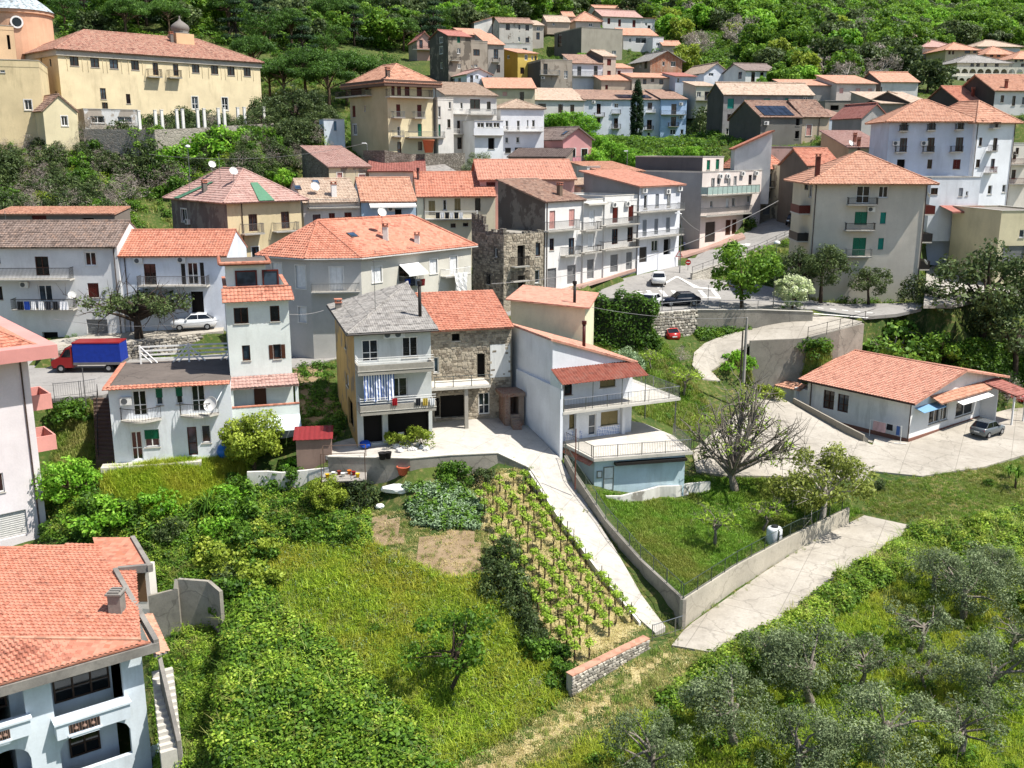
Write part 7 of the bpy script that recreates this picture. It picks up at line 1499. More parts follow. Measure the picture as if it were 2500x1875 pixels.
# olive grove
OLV = []
OL = ((1985, 1735, 1.3, 0), (1795, 1820, 1.2, 0), (2098, 1680, .9, 1), (2243, 1600, .95, 1), (2351, 1515, 1.2, 0), (2409, 1735, 1.1, 0), (2475, 1620, .8, 1), (2150, 1880, 1.2, 0), (2344, 1860, .95, 1), (1585, 1930, .95, 0), (1890, 1650, .8, 0), (2280, 1455, .9, 0), (2560, 1500, 1, 0), (2260, 1690, .7, 1), (2430, 1430, .7, 0), (2600, 1720, 1, 0), (1950, 1920, 1, 0))
for i, (px, py, sc, thin) in enumerate(OL):
    OLV.append(plant('olive_thin' if thin else 'olive', at(px, py), sc, 'thin olive tree with open crown in the lower grove' if thin else 'bushy grey olive tree in the lower grove', 'tree', 'olive_tree', 'olive trees of the lower grove'))
ordinal(OLV, 'grey olive tree of the lower grove, %s')
# --- scatter helpers
def poly_points(poly, n, Yhint=None, zone=None, seed=0):
    """random soil points whose bearing falls inside a photo outline"""
    xs_ = [p[0] for p in poly]; ys_ = [p[1] for p in poly]; cs = [GR_(min(2600, max(-100, x)), y) for x, y in poly]
    x0, x1 = min(c.x for c in cs)-2, max(c.x for c in cs)+2; y0, y1 = min(c.y for c in cs)-2, max(c.y for c in cs)+2; out = np.zeros((0, 3)); rr = np.random.default_rng(seed+len(poly)*7+n)
    for _ in range(60):
        x = rr.uniform(x0, x1, n*4); y = rr.uniform(y0, y1, n*4); z = ground_z(x, y); u, v = proj_np(x, y, z); k = inpoly(u, v, poly) & free_of_paving(x, y)
        out = np.concatenate([out, np.stack([x, y, z], 1)[k]])
        if len(out) >= n: break
    return out[:n]
FOOT = []
for h in HOUSES:
    if isinstance(h, PolyHouse): FOOT.append([(h.o.x+p.x, h.o.y+p.y) for p in h.pts])
    else: FOOT.append([tuple((h.M @ Vector((u, v, 0)))[:2]) for u, v in ((-.2, -.2), (h.W+.2, -.2), (h.W+.2, h.D+.2), (-.2, h.D+.2))])
FOOT.append([tuple((WS.M @ p)[:2]) for p in top])
def free_of_paving(x, y):
    k = np.ones(len(x), bool)
    for poly in [s[0] for s in SHEETS]+FOOT:
        P = np.array(poly); c = (x > P[:, 0].min()) & (x < P[:, 0].max()) & (y > P[:, 1].min()) & (y < P[:, 1].max())
        if c.any():
            i = np.where(c)[0]; k[i] &= ~inpoly(x[i], y[i], poly)
    return k
def min_space(P, d, cap):
    out = []; cell = {}
    for p in P:
        i, j = int(p[0]//d), int(p[1]//d); ok = True
        for a in (-1, 0, 1):
            for b in (-1, 0, 1):
                for q in cell.get((i+a, j+b), ()):
                    if (q[0]-p[0])**2+(q[1]-p[1])**2 < d*d: ok = False
        if ok: cell.setdefault((i, j), []).append(p); out.append(p)
        if len(out) >= cap: break
    return out
def gn_scatter(name, label, cat, pts, scale, protos, tilt=0.0):
    """one stuff object: plants of a kind instanced on points"""
    me = bpy.data.meshes.new(name); n = len(pts); me.vertices.add(n); me.vertices.foreach_set('co', np.asarray(pts, np.float32).ravel())
    for nm, ty, val in (('sc', 'FLOAT', np.asarray(scale, np.float32)), ('rz', 'FLOAT', rng.uniform(0, 6.28, n).astype(np.float32)), ('tx', 'FLOAT', rng.normal(0, tilt, n).astype(np.float32))): me.attributes.new(nm, ty, 'POINT').data.foreach_set('value', val)
    me.attributes.new('ix', 'INT', 'POINT').data.foreach_set('value', rng.integers(0, len(protos), n).astype(np.int32))
    o = link(bpy.data.objects.new(name, me)); tag(o, label, cat, kind='stuff')
    pc = bpy.data.collections.new(name+'_kinds')
    for i, m in enumerate(protos): pc.objects.link(bpy.data.objects.new(f'{name}_kind_{i:02d}', m))
    ng = bpy.data.node_groups.new(name+'_scatter', 'GeometryNodeTree'); ng.interface.new_socket('Geometry', in_out='INPUT', socket_type='NodeSocketGeometry'); ng.interface.new_socket('Geometry', in_out='OUTPUT', socket_type='NodeSocketGeometry')
    N = ng.nodes; gi = N.new('NodeGroupInput'); goo = N.new('NodeGroupOutput'); ip = N.new('GeometryNodeInstanceOnPoints'); ci = N.new('GeometryNodeCollectionInfo'); ci.inputs[0].default_value = pc; ci.inputs['Separate Children'].default_value = True; ci.inputs['Reset Children'].default_value = True
    def na(nm, ty):
        a = N.new('GeometryNodeInputNamedAttribute'); a.data_type = ty; a.inputs[0].default_value = nm; return a.outputs[0]
    cx = N.new('ShaderNodeCombineXYZ'); ng.links.new(na('tx', 'FLOAT'), cx.inputs[0]); ng.links.new(na('rz', 'FLOAT'), cx.inputs[2])
    L = ng.links; L.new(gi.outputs[0], ip.inputs['Points']); L.new(ci.outputs[0], ip.inputs['Instance']); ip.inputs['Pick Instance'].default_value = True; L.new(na('ix', 'INT'), ip.inputs['Instance Index'])
    er = N.new('FunctionNodeEulerToRotation'); L.new(cx.outputs[0], er.inputs[0]); L.new(er.outputs[0], ip.inputs['Rotation']); L.new(na('sc', 'FLOAT'), ip.inputs['Scale']); L.new(ip.outputs[0], goo.inputs[0])
    o.modifiers.new('scatter', 'NODES').node_group = ng; return o
def tuft(key, mat, n, rad, h, w=.02, lean=.35, droop=.25):
    b = rng.normal(0, rad*.5, (n, 2)); hh = h*rng.uniform(.55, 1.2, n); a = rng.uniform(0, 6.28, n); l = lean*rng.uniform(.2, 1.3, n)
    d = np.stack([np.cos(a), np.sin(a)], 1); sdv = np.stack([-np.sin(a), np.cos(a)], 1)*w*rng.uniform(.7, 1.4, (n, 1)); p0 = b; p1 = b+d*(l*hh*.45)[:, None]; p2 = b+d*(l*hh*1.1)[:, None]
    z0 = np.full(n, -.05); z1 = hh*.6; z2 = hh*(1-droop*l)
    V3 = lambda p, z: np.concatenate([p, z[:, None]], 1)
    v = np.stack([V3(p0-sdv, z0), V3(p0+sdv, z0), V3(p1+sdv*.8, z1), V3(p1-sdv*.8, z1), V3(p2+sdv*.15, z2), V3(p2-sdv*.15, z2)], 1).reshape(-1, 3); k = np.arange(n)[:, None]*6
    f = np.concatenate([k+np.array([[0, 1, 2, 3]]), k+np.array([[3, 2, 4, 5]])]); t = rng.uniform(.1, .95, n)
    return np_mesh(key, v, f, LM[mat], 4, np.concatenate([t, t]))
def leafclump(key, mat, n, rad, h, leaf, asp=.6):
    d = sph(n); d[:, 2] = np.abs(d[:, 2]); c = d*np.array([rad, rad, h])*rng.uniform(.45, 1.05, (n, 1)); v, f = leaves(c, d+np.array([0, 0, .8]), leaf, asp, .6)
    return np_mesh(key, v, f, LM[mat], 4, np.clip(rng.normal(.42, .2, n)+d[:, 2]*.15, 0, 1))  # upper leaves get a lighter tint, standing in for light from above
TALL = [tuft(f'tall_{i}', 'tall', 26, .34, .44, .014, .7, .4) for i in range(3)]; LAWN = [tuft(f'lawn_{i}', 'lawn', 30, .3, .2, .016, .6) for i in range(3)]
DRY = [tuft(f'dry_{i}', 'dry', 22, .3, .16, .014, .9, .5) for i in range(3)]; SCR = [tuft(f'scrub_{i}', 'scrub', 24, .3, .34, .016, .6) for i in range(3)]; STR = [tuft(f'straw_{i}', 'straw', 22, .32, .12, .014, 1.1, .6) for i in range(3)]
BRM = [leafclump(f'bramble_{i}', 'bramble', 110, .55, .5, .085) for i in range(3)]; IVY = [leafclump(f'ivy_{i}', 'ivy', 100, .5, .3, .085) for i in range(2)]; DRK = [leafclump(f'undergrowth_{i}', 'dark', 110, .6, .6, .1) for i in range(2)]
CROP = [leafclump(f'crop_{i}', 'silver', 60, .35, .5, .1, .5) for i in range(2)]+[leafclump('crop_g', 'ivy', 60, .35, .55, .1)]
def wood(zone, d, cap, kinds, label, cat, name, group, s0, s1, n=4000, seed=3, drop=.2):
    P = min_space(poly_points(zone, n, seed=seed), d, cap)
    return [plant(random.choice(kinds), (p[0], p[1], p[2]-drop), random.uniform(s0, s1), label, cat, name, group) for p in P]
# --- ground cover by field
Z = {
 'lane_bramble': [(1610,1700),(1700,1640),(1760,1596),(1900,1530),(2110,1385),(2240,1292),(2340,1285),(2220,1390),(2000,1530),(1830,1650),(1640,1760)],
 'far_bramble': [(2330,1290),(2520,1235),(2700,1230),(2700,1480),(2450,1470),(2250,1400)],
 'grove': [(1760,1600),(2240,1290),(2700,1240),(2700,1900),(1250,1900),(1480,1780),(1620,1730)],
 'track': [(1400,1700),(1500,1640),(1640,1560),(1760,1600),(1620,1730),(1480,1800),(1280,1900),(1050,1900)],
 'vineyard': [(1150,1155),(1255,1140),(1370,1275),(1570,1535),(1400,1650),(1260,1490),(1180,1300)],
 'lawn': [(1440,1180),(1700,1165),(1960,1172),(2110,1250),(1980,1312),(1670,1490),(1560,1360)],
 'mown': [(2110,1180),(2250,1166),(2700,1090),(2700,1235),(2520,1235),(2330,1290),(2240,1280),(2115,1250)],
 'plot': [(890,1250),(1000,1240),(1180,1300),(1195,1420),(1050,1440),(910,1400)],
 'crops': [(985,1190),(1100,1180),(1180,1230),(1170,1290),(1010,1290)],
 'meadow': [(255,1150),(585,1105),(610,1170),(565,1230),(400,1245),(260,1240)],
 'tall': [(640,1330),(900,1330),(1100,1420),(1200,1400),(1390,1690),(1250,1790),(1050,1900),(1000,1780),(880,1660),(700,1520)],
 'left_bramble': [(555,1480),(640,1400),(720,1520),(890,1650),(1010,1770),(1080,1900),(530,1900),(560,1650)],
 'ivy_strip': [(370,1560),(360,1340),(470,1330),(520,1420),(550,1500),(535,1900),(395,1900)],
 'garden': [(110,1180),(250,1240),(400,1245),(565,1230),(620,1170),(760,1210),(900,1250),(900,1340),(640,1335),(640,1480),(545,1470),(500,1340),(370,1330),(110,1320)],
 'bank': [(1430,830),(1600,815),(1640,860),(1735,1000),(1690,1060),(1560,1010),(1500,960)],
 'bank2': [(1790,870),(1990,820),(2110,880),(1900,940),(1830,940)],
 'behind_bungalow': [(2100,850),(2480,850),(2700,880),(2700,960),(2460,950),(2300,900)],
 'under_wall': [(1700,772),(1980,774),(1900,788),(1800,812),(1720,832),(1690,812)],
 'steps': [(130,930),(240,930),(230,1120),(130,1180)],
 'slope_left': [(-60,300),(230,300),(560,330),(830,330),(800,400),(700,470),(330,480),(330,560),(-60,560)],
 'slope_mid': [(850,360),(1330,380),(1600,400),(1640,440),(1150,450),(850,430)],
 'slope_green': [(1310,290),(1420,300),(1560,350),(1720,350),(1760,400),(1560,420),(1400,420)],
}
def edge_fade(P, poly, w, skip=None):
    E = []
    for i in range(len(poly)):
        a, b = poly[i], poly[(i+1) % len(poly)]
        if skip and a[0] < skip and b[0] < skip: continue
        for k in range(5): E.append(GR_(min(2650, max(-120, a[0]+(b[0]-a[0])*k/5)), min(1900, a[1]+(b[1]-a[1])*k/5))[:2])
    E = np.array(E); d = np.min(np.hypot(P[:, None, 0]-E[None, :, 0], P[:, None, 1]-E[None, :, 1]), axis=1)
    return np.clip(d/w, 0, 1)
SOIL = concrete('tilled_soil', '#7d6a52', '#9c886c', 0, 3.0); STRAW = concrete('straw_ground', '#9a8b64', '#b5a77c', 0, 2.5)
ground_patch('vineyard_floor', Z['vineyard'], STRAW); ground_patch('soil_bed', [(900,1258),(985,1246),(1000,1330),(895,1338)], SOIL); ground_patch('soil_bed', [(1008,1304),(1165,1285),(1202,1412),(1085,1440),(1008,1400)], SOIL)
ground_patch('alley', [(700,895),(790,890),(850,1050),(800,1095),(745,1080)], SOIL, .06); ground_patch('farm_track', [(1420,1712),(1600,1590),(1660,1575),(1560,1680),(1330,1830),(1230,1900),(1120,1900)], STRAW, .02)
def cover(zone, kind, label, cat, n, protos, s0, s1, lift=None, tilt=.12, seed=1, fade=2.0, skip=None):
    P = poly_points(Z[zone], n, seed=seed)
    if not len(P): return
    if lift is not None: P[:, 2] += np.maximum(0, lift(P))*edge_fade(P, Z[zone], fade, skip)-rng.uniform(0, .25, len(P))
    sc = s0+(s1-s0)*rng.uniform(0, 1, len(P))**1.6
    gn_scatter(kind, label, cat, P, sc, protos, tilt)
def bump2(P):
    x, y = P[:, 0], P[:, 1]
    return .45+.4*np.sin(x*.9+np.sin(y*.7)*1.4)*np.cos(y*.8+.3*x)+.3*np.sin(x*2.3+y*1.1)*np.sin(y*2.0-x*.7)+.35*np.sin(x*.35+y*.28)
BRX = [leafclump('bramble_y', 'yellow', 90, .5, .6, .075), leafclump('bramble_d', 'dark', 100, .55, .5, .08), leafclump('bramble_s', 'vine', 80, .45, .8, .07), tuft('bramble_cane', 'scrub', 14, .4, .9, .014, .8)]
cover('grove', 'grove_grass', 'lush green grass under the olive trees', 'grass', 9000, TALL+LAWN, .7, 1.3)
Z['grove_low'] = [(1500,1790),(1760,1650),(2050,1560),(2300,1440),(2650,1450),(2650,1900),(1400,1900)]
cover('grove_low', 'grove_bushes', 'low dark brambles between the olive trees', 'bramble', 480, DRK+BRM[:2]+BRX[1:2], .4, 1.1)
cover('track', 'track_grass', 'dry trodden grass of the farm track', 'grass', 1500, DRY+STR+SCR[:1], .6, 1.1)
cover('vineyard', 'vineyard_straw', 'pale mown straw between the vines', 'grass', 4200, STR+DRY[:1], .7, 1.2)
cover('lawn', 'lawn_grass', 'bright lawn around the walnut tree', 'grass', 7500, LAWN, .6, 1.2)
cover('mown', 'mown_grass', 'short mown grass right of the yard', 'grass', 6000, LAWN[:2]+DRY[:2]+SCR[:1], .45, .9)
cover('plot', 'plot_weeds', 'withered weeds on the dug vegetable plot', 'weeds', 1000, DRY+STR+SCR[:1], .5, 1.0)
cover('crops', 'vegetable_rows', 'blue green bean and cabbage plants in the vegetable plot', 'vegetables', 300, CROP, .8, 1.3)
cover('meadow', 'meadow_grass', 'tall yellowing grass of the white house garden', 'grass', 3000, TALL, .8, 1.4)
cover('tall', 'field_grass', 'tall wild grass in the middle of the field', 'grass', 15000, TALL+TALL+SCR+LAWN+STR[:1]+DRY[:1]+[SPEC['twig_shrub'][0][1]]*0+[leafclump('field_weed', 'bramble', 40, .35, .35, .06), leafclump('field_weed_d', 'dark', 40, .35, .3, .06), leafclump('field_weed_s', 'silver', 26, .3, .35, .05, .3)], .6, 1.6)
wood(Z['tall'], 3.2, 26, ['twig_shrub', 'shrub_bright', 'shrub', 'shrub_olive'], 'low weed clump in the tall field grass', 'shrub', 'weed_clump', 'weed clumps in the field', .35, .6, seed=77)
cover('left_bramble', 'bramble_bank', 'dense bramble bank in the lower left', 'bramble', 4200, BRM+BRM+BRX+DRK+SCR[:1], .4, 1.7, lambda P: 1.4+bump2(P)*1.3, fade=5.0, skip=600)
cover('ivy_strip', 'ivy_cover', 'ivy and nettles between villa and bramble bank', 'ground cover', 2200, IVY+BRM[:1]+BRX[1:], .5, 1.2, lambda P: bump2(P)*.4)
cover('garden', 'garden_thicket', 'mixed thicket of weeds and bushes below the garden wall', 'undergrowth', 3200, BRM[:2]+DRK+SCR[:1]+IVY[:1]+BRX, .5, 1.4, lambda P: bump2(P)*.8)
cover('lane_bramble', 'bramble_hedge', 'bramble hedge along the concrete lane', 'bramble', 2200, BRM+BRX, .5, 1.4, lambda P: .3+bump2(P)*1.1)
cover('far_bramble', 'bramble_patch', 'bramble patch at the right edge', 'bramble', 2000, BRM[:2]+IVY+BRX, .6, 1.5, lambda P: .2+bump2(P))
cover('bank', 'bank_grass', 'green grass on the steep bank behind the villa', 'grass', 3500, LAWN+SCR[:1], .8, 1.4)
cover('bank2', 'verge_grass', 'rough grass between lane and bungalow', 'grass', 2200, SCR+LAWN[:1], .8, 1.4)
cover('behind_bungalow', 'thicket', 'dark undergrowth behind the bungalow', 'undergrowth', 1300, DRK+BRM[:1], 1.0, 1.9, lambda P: bump2(P))
cover('under_wall', 'wall_foot_bushes', 'dark weeds and ivy at the foot of the road wall', 'weeds', 420, DRK+IVY+BRM[:1], .7, 1.4)
cover('steps', 'step_weeds', 'weeds on the garden steps', 'weeds', 700, SCR+LAWN[:1], .7, 1.2)
cover('slope_left', 'slope_scrub', 'low scrub on the slope below the convent', 'scrub', 2400, DRK+BRM[:2]+BRX[:3]+[SPEC['twig_shrub'][0][1], SPEC['shrub_olive'][0][1]], .9, 2.0, lambda P: bump2(P))
cover('slope_mid', 'terrace_scrub', 'weeds on the terraces below the beige block', 'scrub', 1600, SCR+DRK[:1], 1.0, 2.2)
cover('slope_green', 'slope_bushes', 'green undergrowth of the middle slope', 'undergrowth', 900, BRM[:1]+DRK, 1.5, 2.8)
# --- counted shrubs and woods
wood(Z['slope_left'], 2.2, 150, ['twig_shrub', 'twig_shrub', 'shrub', 'shrub_olive', 'shrub_bright', 'shrub'], 'shrub on the overgrown slope below the convent', 'shrub', 'slope_shrub', 'shrubs on the slope below the convent', 1.2, 2.2)
for i, (px, py, Y, sc) in enumerate(((1345, 318, 205, 1.0), (1375, 330, 200, 1.05), (1400, 345, 192, 1.1), (1432, 352, 186, 1.1), (1462, 372, 176, 1.0), (1495, 388, 168, 1.0), (1530, 395, 164, .95), (1405, 378, 172, 1.0), (1450, 402, 160, 1.0), (1560, 402, 160, .9), (1590, 398, 162, .8), (1425, 400, 162, .9), (1640, 385, 172, .7), (1690, 380, 172, .7), (1350, 300, 212, .8))): plant('bright', at(px, py, Y), sc, 'bright green bush on the middle slope below the pale terrace', 'shrub', 'slope_bush', 'bushes on the middle slope')
HB = wood([(1205,1370),(1230,1370),(1310,1510),(1392,1650),(1385,1700),(1320,1620),(1235,1480)], 1.3, 16, ['shrub', 'shrub_olive'], 'dark bush of the hedge west of the vineyard', 'shrub', 'hedge_bush', 'hedge bushes along the vineyard', .9, 1.4)
ordinal(HB[:16], 'dark hedge bush west of the vineyard, %s')
wood(Z['garden'], 2.4, 34, ['shrub', 'shrub', 'shrub_bright', 'shrub', 'shrub_yellow', 'shrub_olive'], 'bush in the thicket below the garden wall', 'shrub', 'thicket_bush', 'bushes below the garden wall', .9, 1.5)
TBU = wood([(560,1200),(640,1250),(640,1480),(560,1480),(520,1330)], 1.6, 16, ['shrub', 'shrub_bright', 'shrub_yellow'], 'tall bush of the thicket beside the concrete wall', 'shrub', 'thicket_bush', 'bushes beside the concrete wall', 1.2, 1.9)
ordinal(TBU[:16], 'tall thicket bush beside the concrete wall, %s')
RW = [(1610,60),(1700,55),(1900,70),(2080,90),(2200,150),(2230,215),(1960,225),(1800,215),(1690,190),(1600,150)]
wood(RW, 6.0, 70, ['far_a', 'far_a', 'far_b', 'far_c', 'far_e', 'far_f'], 'tree of the green wood right of the hill village', 'tree', 'woodland_tree', 'trees of the wood right of the village', .8, 1.35)
HL = [(-150,30),(140,40),(160,100),(560,110),(780,165),(830,110),(900,120),(1000,130),(1100,105),(1250,75),(1330,45),(1450,30),(1600,75),(1800,50),(2050,80),(2150,130),(2300,130),(2600,110),(2600,-40),(-150,-40)]
PH = min_space(poly_points(HL, 9000, seed=9), 6.2, 1400); PH.sort(key=lambda p: p[1])
for p in PH[:190]:
    left = p[0] < -20
    plant(random.choice(['cedar', 'pine_round', 'far_a', 'far_c', 'far_c', 'pine'] if left else ['far_a', 'far_b', 'far_c', 'far_d', 'far_b']), (p[0], p[1], p[2]-.3), random.uniform(.85, 1.3), 'tree of the wooded hillside above the village', 'tree', 'hillside_tree', 'trees of the wooded hillside')
rest = np.array(PH[190:])
gn_scatter('hillside_wood', 'far wood covering the hillside', 'wood', rest-np.array([0, 0, .4]), rng.uniform(.8, 1.35, len(rest)), [c[1] for k in ('far_a', 'far_b', 'far_c', 'far_d') for c in SPEC[k]], .05)
PU = poly_points(HL, 6500, seed=21); gn_scatter('hillside_undergrowth', 'undergrowth of the wooded hillside', 'undergrowth', PU, rng.uniform(2.2, 4.5, len(PU)), DRK+BRM[:1], .1)
PU = poly_points(RW, 1500, seed=22); gn_scatter('wood_undergrowth', 'undergrowth of the wood right of the village', 'undergrowth', PU, rng.uniform(2.0, 3.6, len(PU)), DRK+BRM[:1], .1)
x = rng.uniform(-62, 78, 26000); y = rng.uniform(88, 215, 26000); k = free_of_paving(x, y); PR = np.stack([x[k], y[k], ground_z(x[k], y[k])], 1)[:15000]
gn_scatter('rough_grass', 'rough grass and weeds on open ground between the houses', 'grass', PR, np.where(PR[:, 1] < 112, .7, 1.5)*rng.uniform(.7, 1.3, len(PR)), SCR+LAWN[:2]+DRK[:1], .1)
PA = poly_points([(690,900),(800,890),(860,1060),(800,1100),(690,1090)], 170, seed=5); gn_scatter('alley_weeds', 'dark weeds in the alley between tower and grey roofed house', 'weeds', PA, rng.uniform(.6, 1.3, len(PA)), DRK+IVY+SCR[:1], .1)
EP = []
for poly, f, o in SHEETS:
    if o.name in ('yard', 'concrete_lane', 'courtyard', 'lane', 'road'):
        for i in range(len(poly)):
            a, b = np.array(poly[i]), np.array(poly[(i+1) % len(poly)])
            for t in np.arange(0, 1, .3/max(.3, np.linalg.norm(b-a))): EP.append(a+(b-a)*t+rng.normal(0, .22, 2))
EP = np.array(EP); EP = np.column_stack([EP, np.maximum(ground_z(EP[:, 0], EP[:, 1]), -99)])
k = rng.uniform(0, 1, len(EP)) < .7; EP = EP[k]; gn_scatter('edge_weeds', 'weeds growing along the edges of the paving', 'weeds', EP, rng.uniform(.4, .95, len(EP)), SCR+LAWN[:1]+DRY[:1], .1)
# gardens between the hill houses
VG = [(840,330),(1000,200),(1240,140),(1500,60),(1650,180),(1850,215),(2500,215),(2500,330),(1950,400),(1650,350),(1300,330)]
PV = poly_points(VG, 2000, seed=31); gn_scatter('village_weeds', 'weeds and gardens between the hill houses', 'weeds', PV, rng.uniform(.7, 1.5, len(PV)), DRK+BRM[:1]+SCR, .1)
wood(VG, 14, 16, ['bright', 'oak', 'shrub_bright'], 'small tree in a garden between the hill houses', 'tree', 'garden_tree', 'garden trees between the hill houses', .4, .7, n=2500, seed=41)
# ------------------------------------------------------------------ walls and fences
STM = []
for v in range(5):
    bm = bmesh.new(); bmesh.ops.create_cube(bm, size=1); bmesh.ops.bevel(bm, geom=bm.edges[:], offset=.2, segments=1, affect='EDGES')
    for w in bm.verts: w.co += Vector(rng.normal(0, .05, 3))
    me = bpy.data.meshes.new('stone'); bm.to_mesh(me); bm.free(); me.materials.append(plain(['#8f8a80', '#a39c8f', '#b5aea1', '#7d776d', '#c0b9ab'][v], .9, 0, .2, .3)); STM.append(me)
def stones(parent, a, b, za, zb, size, cap=300, prune=0):
    """coursed rubble facing: every stone its own piece"""
    a, b = Vector((a[0], a[1], 0)), Vector((b[0], b[1], 0)); e = (b-a).normalized(); n = Vector((e.y, -e.x, 0)); L = (b-a).length; cnt = 0; z = 0.0; top = lambda x: za+(zb-za)*x/L; rot = math.atan2(e.y, e.x)
    H = parent['h']
    while z < H-.05:
        hh = size*random.uniform(.55, .85); x = random.uniform(-.3, 0)*size
        while x < L:
            w = size*random.uniform(.7, 1.5)
            if 0 < x+w/2 < L and cnt < cap:
                o = bpy.data.objects.new('stone', random.choice(STM)); COL.objects.link(o); o.parent = parent; p = a+e*(x+w/2); t = top(x+w/2)
                o.location = (p.x-parent.location.x+n.x*.03, p.y-parent.location.y+n.y*.03, t-H+z+hh/2-parent.location.z); o.rotation_euler = (random.uniform(-.06, .06), random.uniform(-.12, .12), rot+random.uniform(-.06, .06)); o.scale = (w*.94, size*.5, hh*.92); cnt += 1
            x += w
        z += hh
def wall(name, label, pts, H, mat, thick=.25, cap=None, cat='wall', capw=.05, stone=0, group=None):
    """pts: world points along the wall top"""
    e = empty(name, Vector(pts[0])-Vector((0, 0, H)), 0, label, cat, group); o = e.location; e['h'] = H; q = MB(); c = MB()
    for i in range(len(pts)-1):
        a, b = Vector(pts[i])-o, Vector(pts[i+1])-o; d = (b-a); d.z = 0; d.normalize(); n = Vector((-d.y, d.x, 0))*thick; dn = Vector((0, 0, -H-1.0)); ex = d*.04 if i < len(pts)-2 else d*0
        b2 = b+ex; q.hexa([a+dn, b2+dn, b2+n+dn, a+n+dn], [a, b2, b2+n, a+n])
        if cap:
            k = n.normalized()*capw; u = Vector((0, 0, .003)); t = Vector((0, 0, .07)); c.hexa([a-k+u, b2-k+u, b2+n+k+u, a+n+k+u], [a-k+t, b2-k+t, b2+n+k+t, a+n+k+t])
    q.build('wall_body', mat, e)
    if cap: c.build('coping', cap, e)
    if stone:
        for i in range(len(pts)-1): stones(e, pts[i], pts[i+1], pts[i][2], pts[i+1][2], stone, 300//(len(pts)-1))
    return e
def fence(name, label, pts, h=1.0, mat=IRON, st=.12, cat='fence', post=2.0, mesh=False):
    e = empty(name, pts[0], 0, label, cat); o = Vector(pts[0]); r = MB()
    for i in range(len(pts)-1):
        a, b = Vector(pts[i])-o, Vector(pts[i+1])-o; L = (b-a).length; u = Vector((0, 0, 1))
        r.tube([a+u*h, b+u*h], .025, 5); r.tube([a+u*.1, b+u*.1], .018, 4)
        if not mesh:
            for j in range(int(L/st)+1): p = a+(b-a)*(j*st/L); r.tube([p+u*.1, p+u*h], .011, 3, cap=False)
        else:
            r.tube([a+u*h*.5, b+u*h*.5], .012, 4)
        for j in range(int(L/post)+1):
            p = a+(b-a)*min(1, j*post/L); q = MB(); q.tube([p-u*.3, p+u*(h+.05)], .03, 6); q.build('post', mat, e)
    tag(r.build('bars', mat, e), kind='stuff'); return e
P3 = lambda T, x, y, z: PZ(*S(T, x, y), z)
OLDC = concrete('stained_concrete', '#7d786e', '#a09a8e', .4, 1.6); OLDC2 = concrete('lane_wall_concrete', '#a39c8d', '#bdb5a4', .3, 1.5); WHW = plaster('#d3d0c8', .5, .15, '#9a948a')
# courtyard retaining wall, parking walls, lane walls
wall('courtyard_wall', 'stained concrete retaining wall below the sunny courtyard', [PZ(800, 1116, 6.75), PZ(1000, 1120, 6.9), PZ(1100, 1112, 6.9), PZ(1215, 1107, 6.6), PZ(1290, 1142, 5.5)], 2.6, OLDC, .3, SLAB)
wall('parking_wall', 'rubble stone retaining wall under the parking place', [PZ(1590, 766, 13.1), PZ(1700, 757, 13.1)][::1], 3.2, STONED, .4, SLAB, stone=.42)
wall('parking_wall_end', 'pale concrete end of the parking wall left of the rubble stones', [PZ(1420, 768, 13.0), PZ(1588, 767, 13.1)], 3.0, OLDC, .4, SLAB)
wall('road_wall', 'low concrete wall carrying the road railing right of the parking place', [PZ(1702, 757, 13.1), PZ(1850, 757, 13.1), PZ(1985, 762, 12.9)], 3.0, OLDC, .35, SLAB)
wall('bank_wall', 'weathered concrete retaining wall below the side lane', [PZ(1832, 832, 10.6), PZ(1965, 826, 10.8), PZ(2050, 805, 11.6), PZ(2110, 790, 11.9)], 4.0, OLDC, .3)
fence('lane_railing', 'black railing above the weathered concrete wall', [PZ(1972, 822, 11.0), PZ(2050, 802, 11.7), PZ(2135, 776, 12.2)], 1.0, IRON, 9, post=2.2, mesh=True)
fence('road_railing', 'thin grey railing along the parking place edge', [PZ(1430, 764, 13.15), PZ(1590, 763, 13.2), PZ(1700, 754, 13.2), PZ(1850, 754, 13.2), PZ(1985, 758, 13.0)], .9, STEEL, 9, post=2.5, mesh=True)
up_ = [PZ(1690, 668, 14.6), PZ(1770, 640, 15.6), PZ(1850, 612, 16.4), PZ(1940, 570, 18.3), PZ(1995, 545, 19.5)]
wall('street_wall', 'pale low wall with railing along the climbing street', up_, 2.2, stone_mat('street_wall_stone', '#a09a8e', '#b9b3a6', '#c4beb2', 2.0), .3, SLAB); fence('street_railing', 'railing on the low wall of the climbing street', [p+V(0, 0, .05) for p in up_], .8, IRON, 9, mesh=True)
# driveway wall with fence, lane wall with fence
dw = [P3('C3', 560, 985, 6.1), P3('C3', 640, 1130, 5.3), P3('C3', 870, 1480, 3.2), P3('C3', 1060, 1750, 2.0)]; dw2 = [PZ(1578, 1440, 1.75), PZ(1668, 1465, 1.55)]
lw = [PZ(1668, 1465, 1.55), PZ(1800, 1380, 1.6), PZ(1930, 1310, 1.7), PZ(2075, 1240, 1.9)]
DW = [p for p in dw[:3]]+[PZ(1560, 1365, 2.05), PZ(1668, 1465, 1.55)]
wall('driveway_wall', 'long grey concrete wall between driveway and lawn', DW, 1.2, OLDC, .25); fence('driveway_fence', 'grey metal mesh fence on the driveway wall', [p+V(.1, .1, 0) for p in DW], 1.0, plain('#5f6a62', .4, .5), .16, post=1.8)
wall('lane_wall', 'cream concrete wall along the concrete lane', lw, 2.1, OLDC2, .25); fence('lane_fence', 'green grey bar fence on the lane wall', [p+V(0, .12, 0) for p in lw], 1.0, plain('#4d5a50', .4, .5), .14, post=1.8)
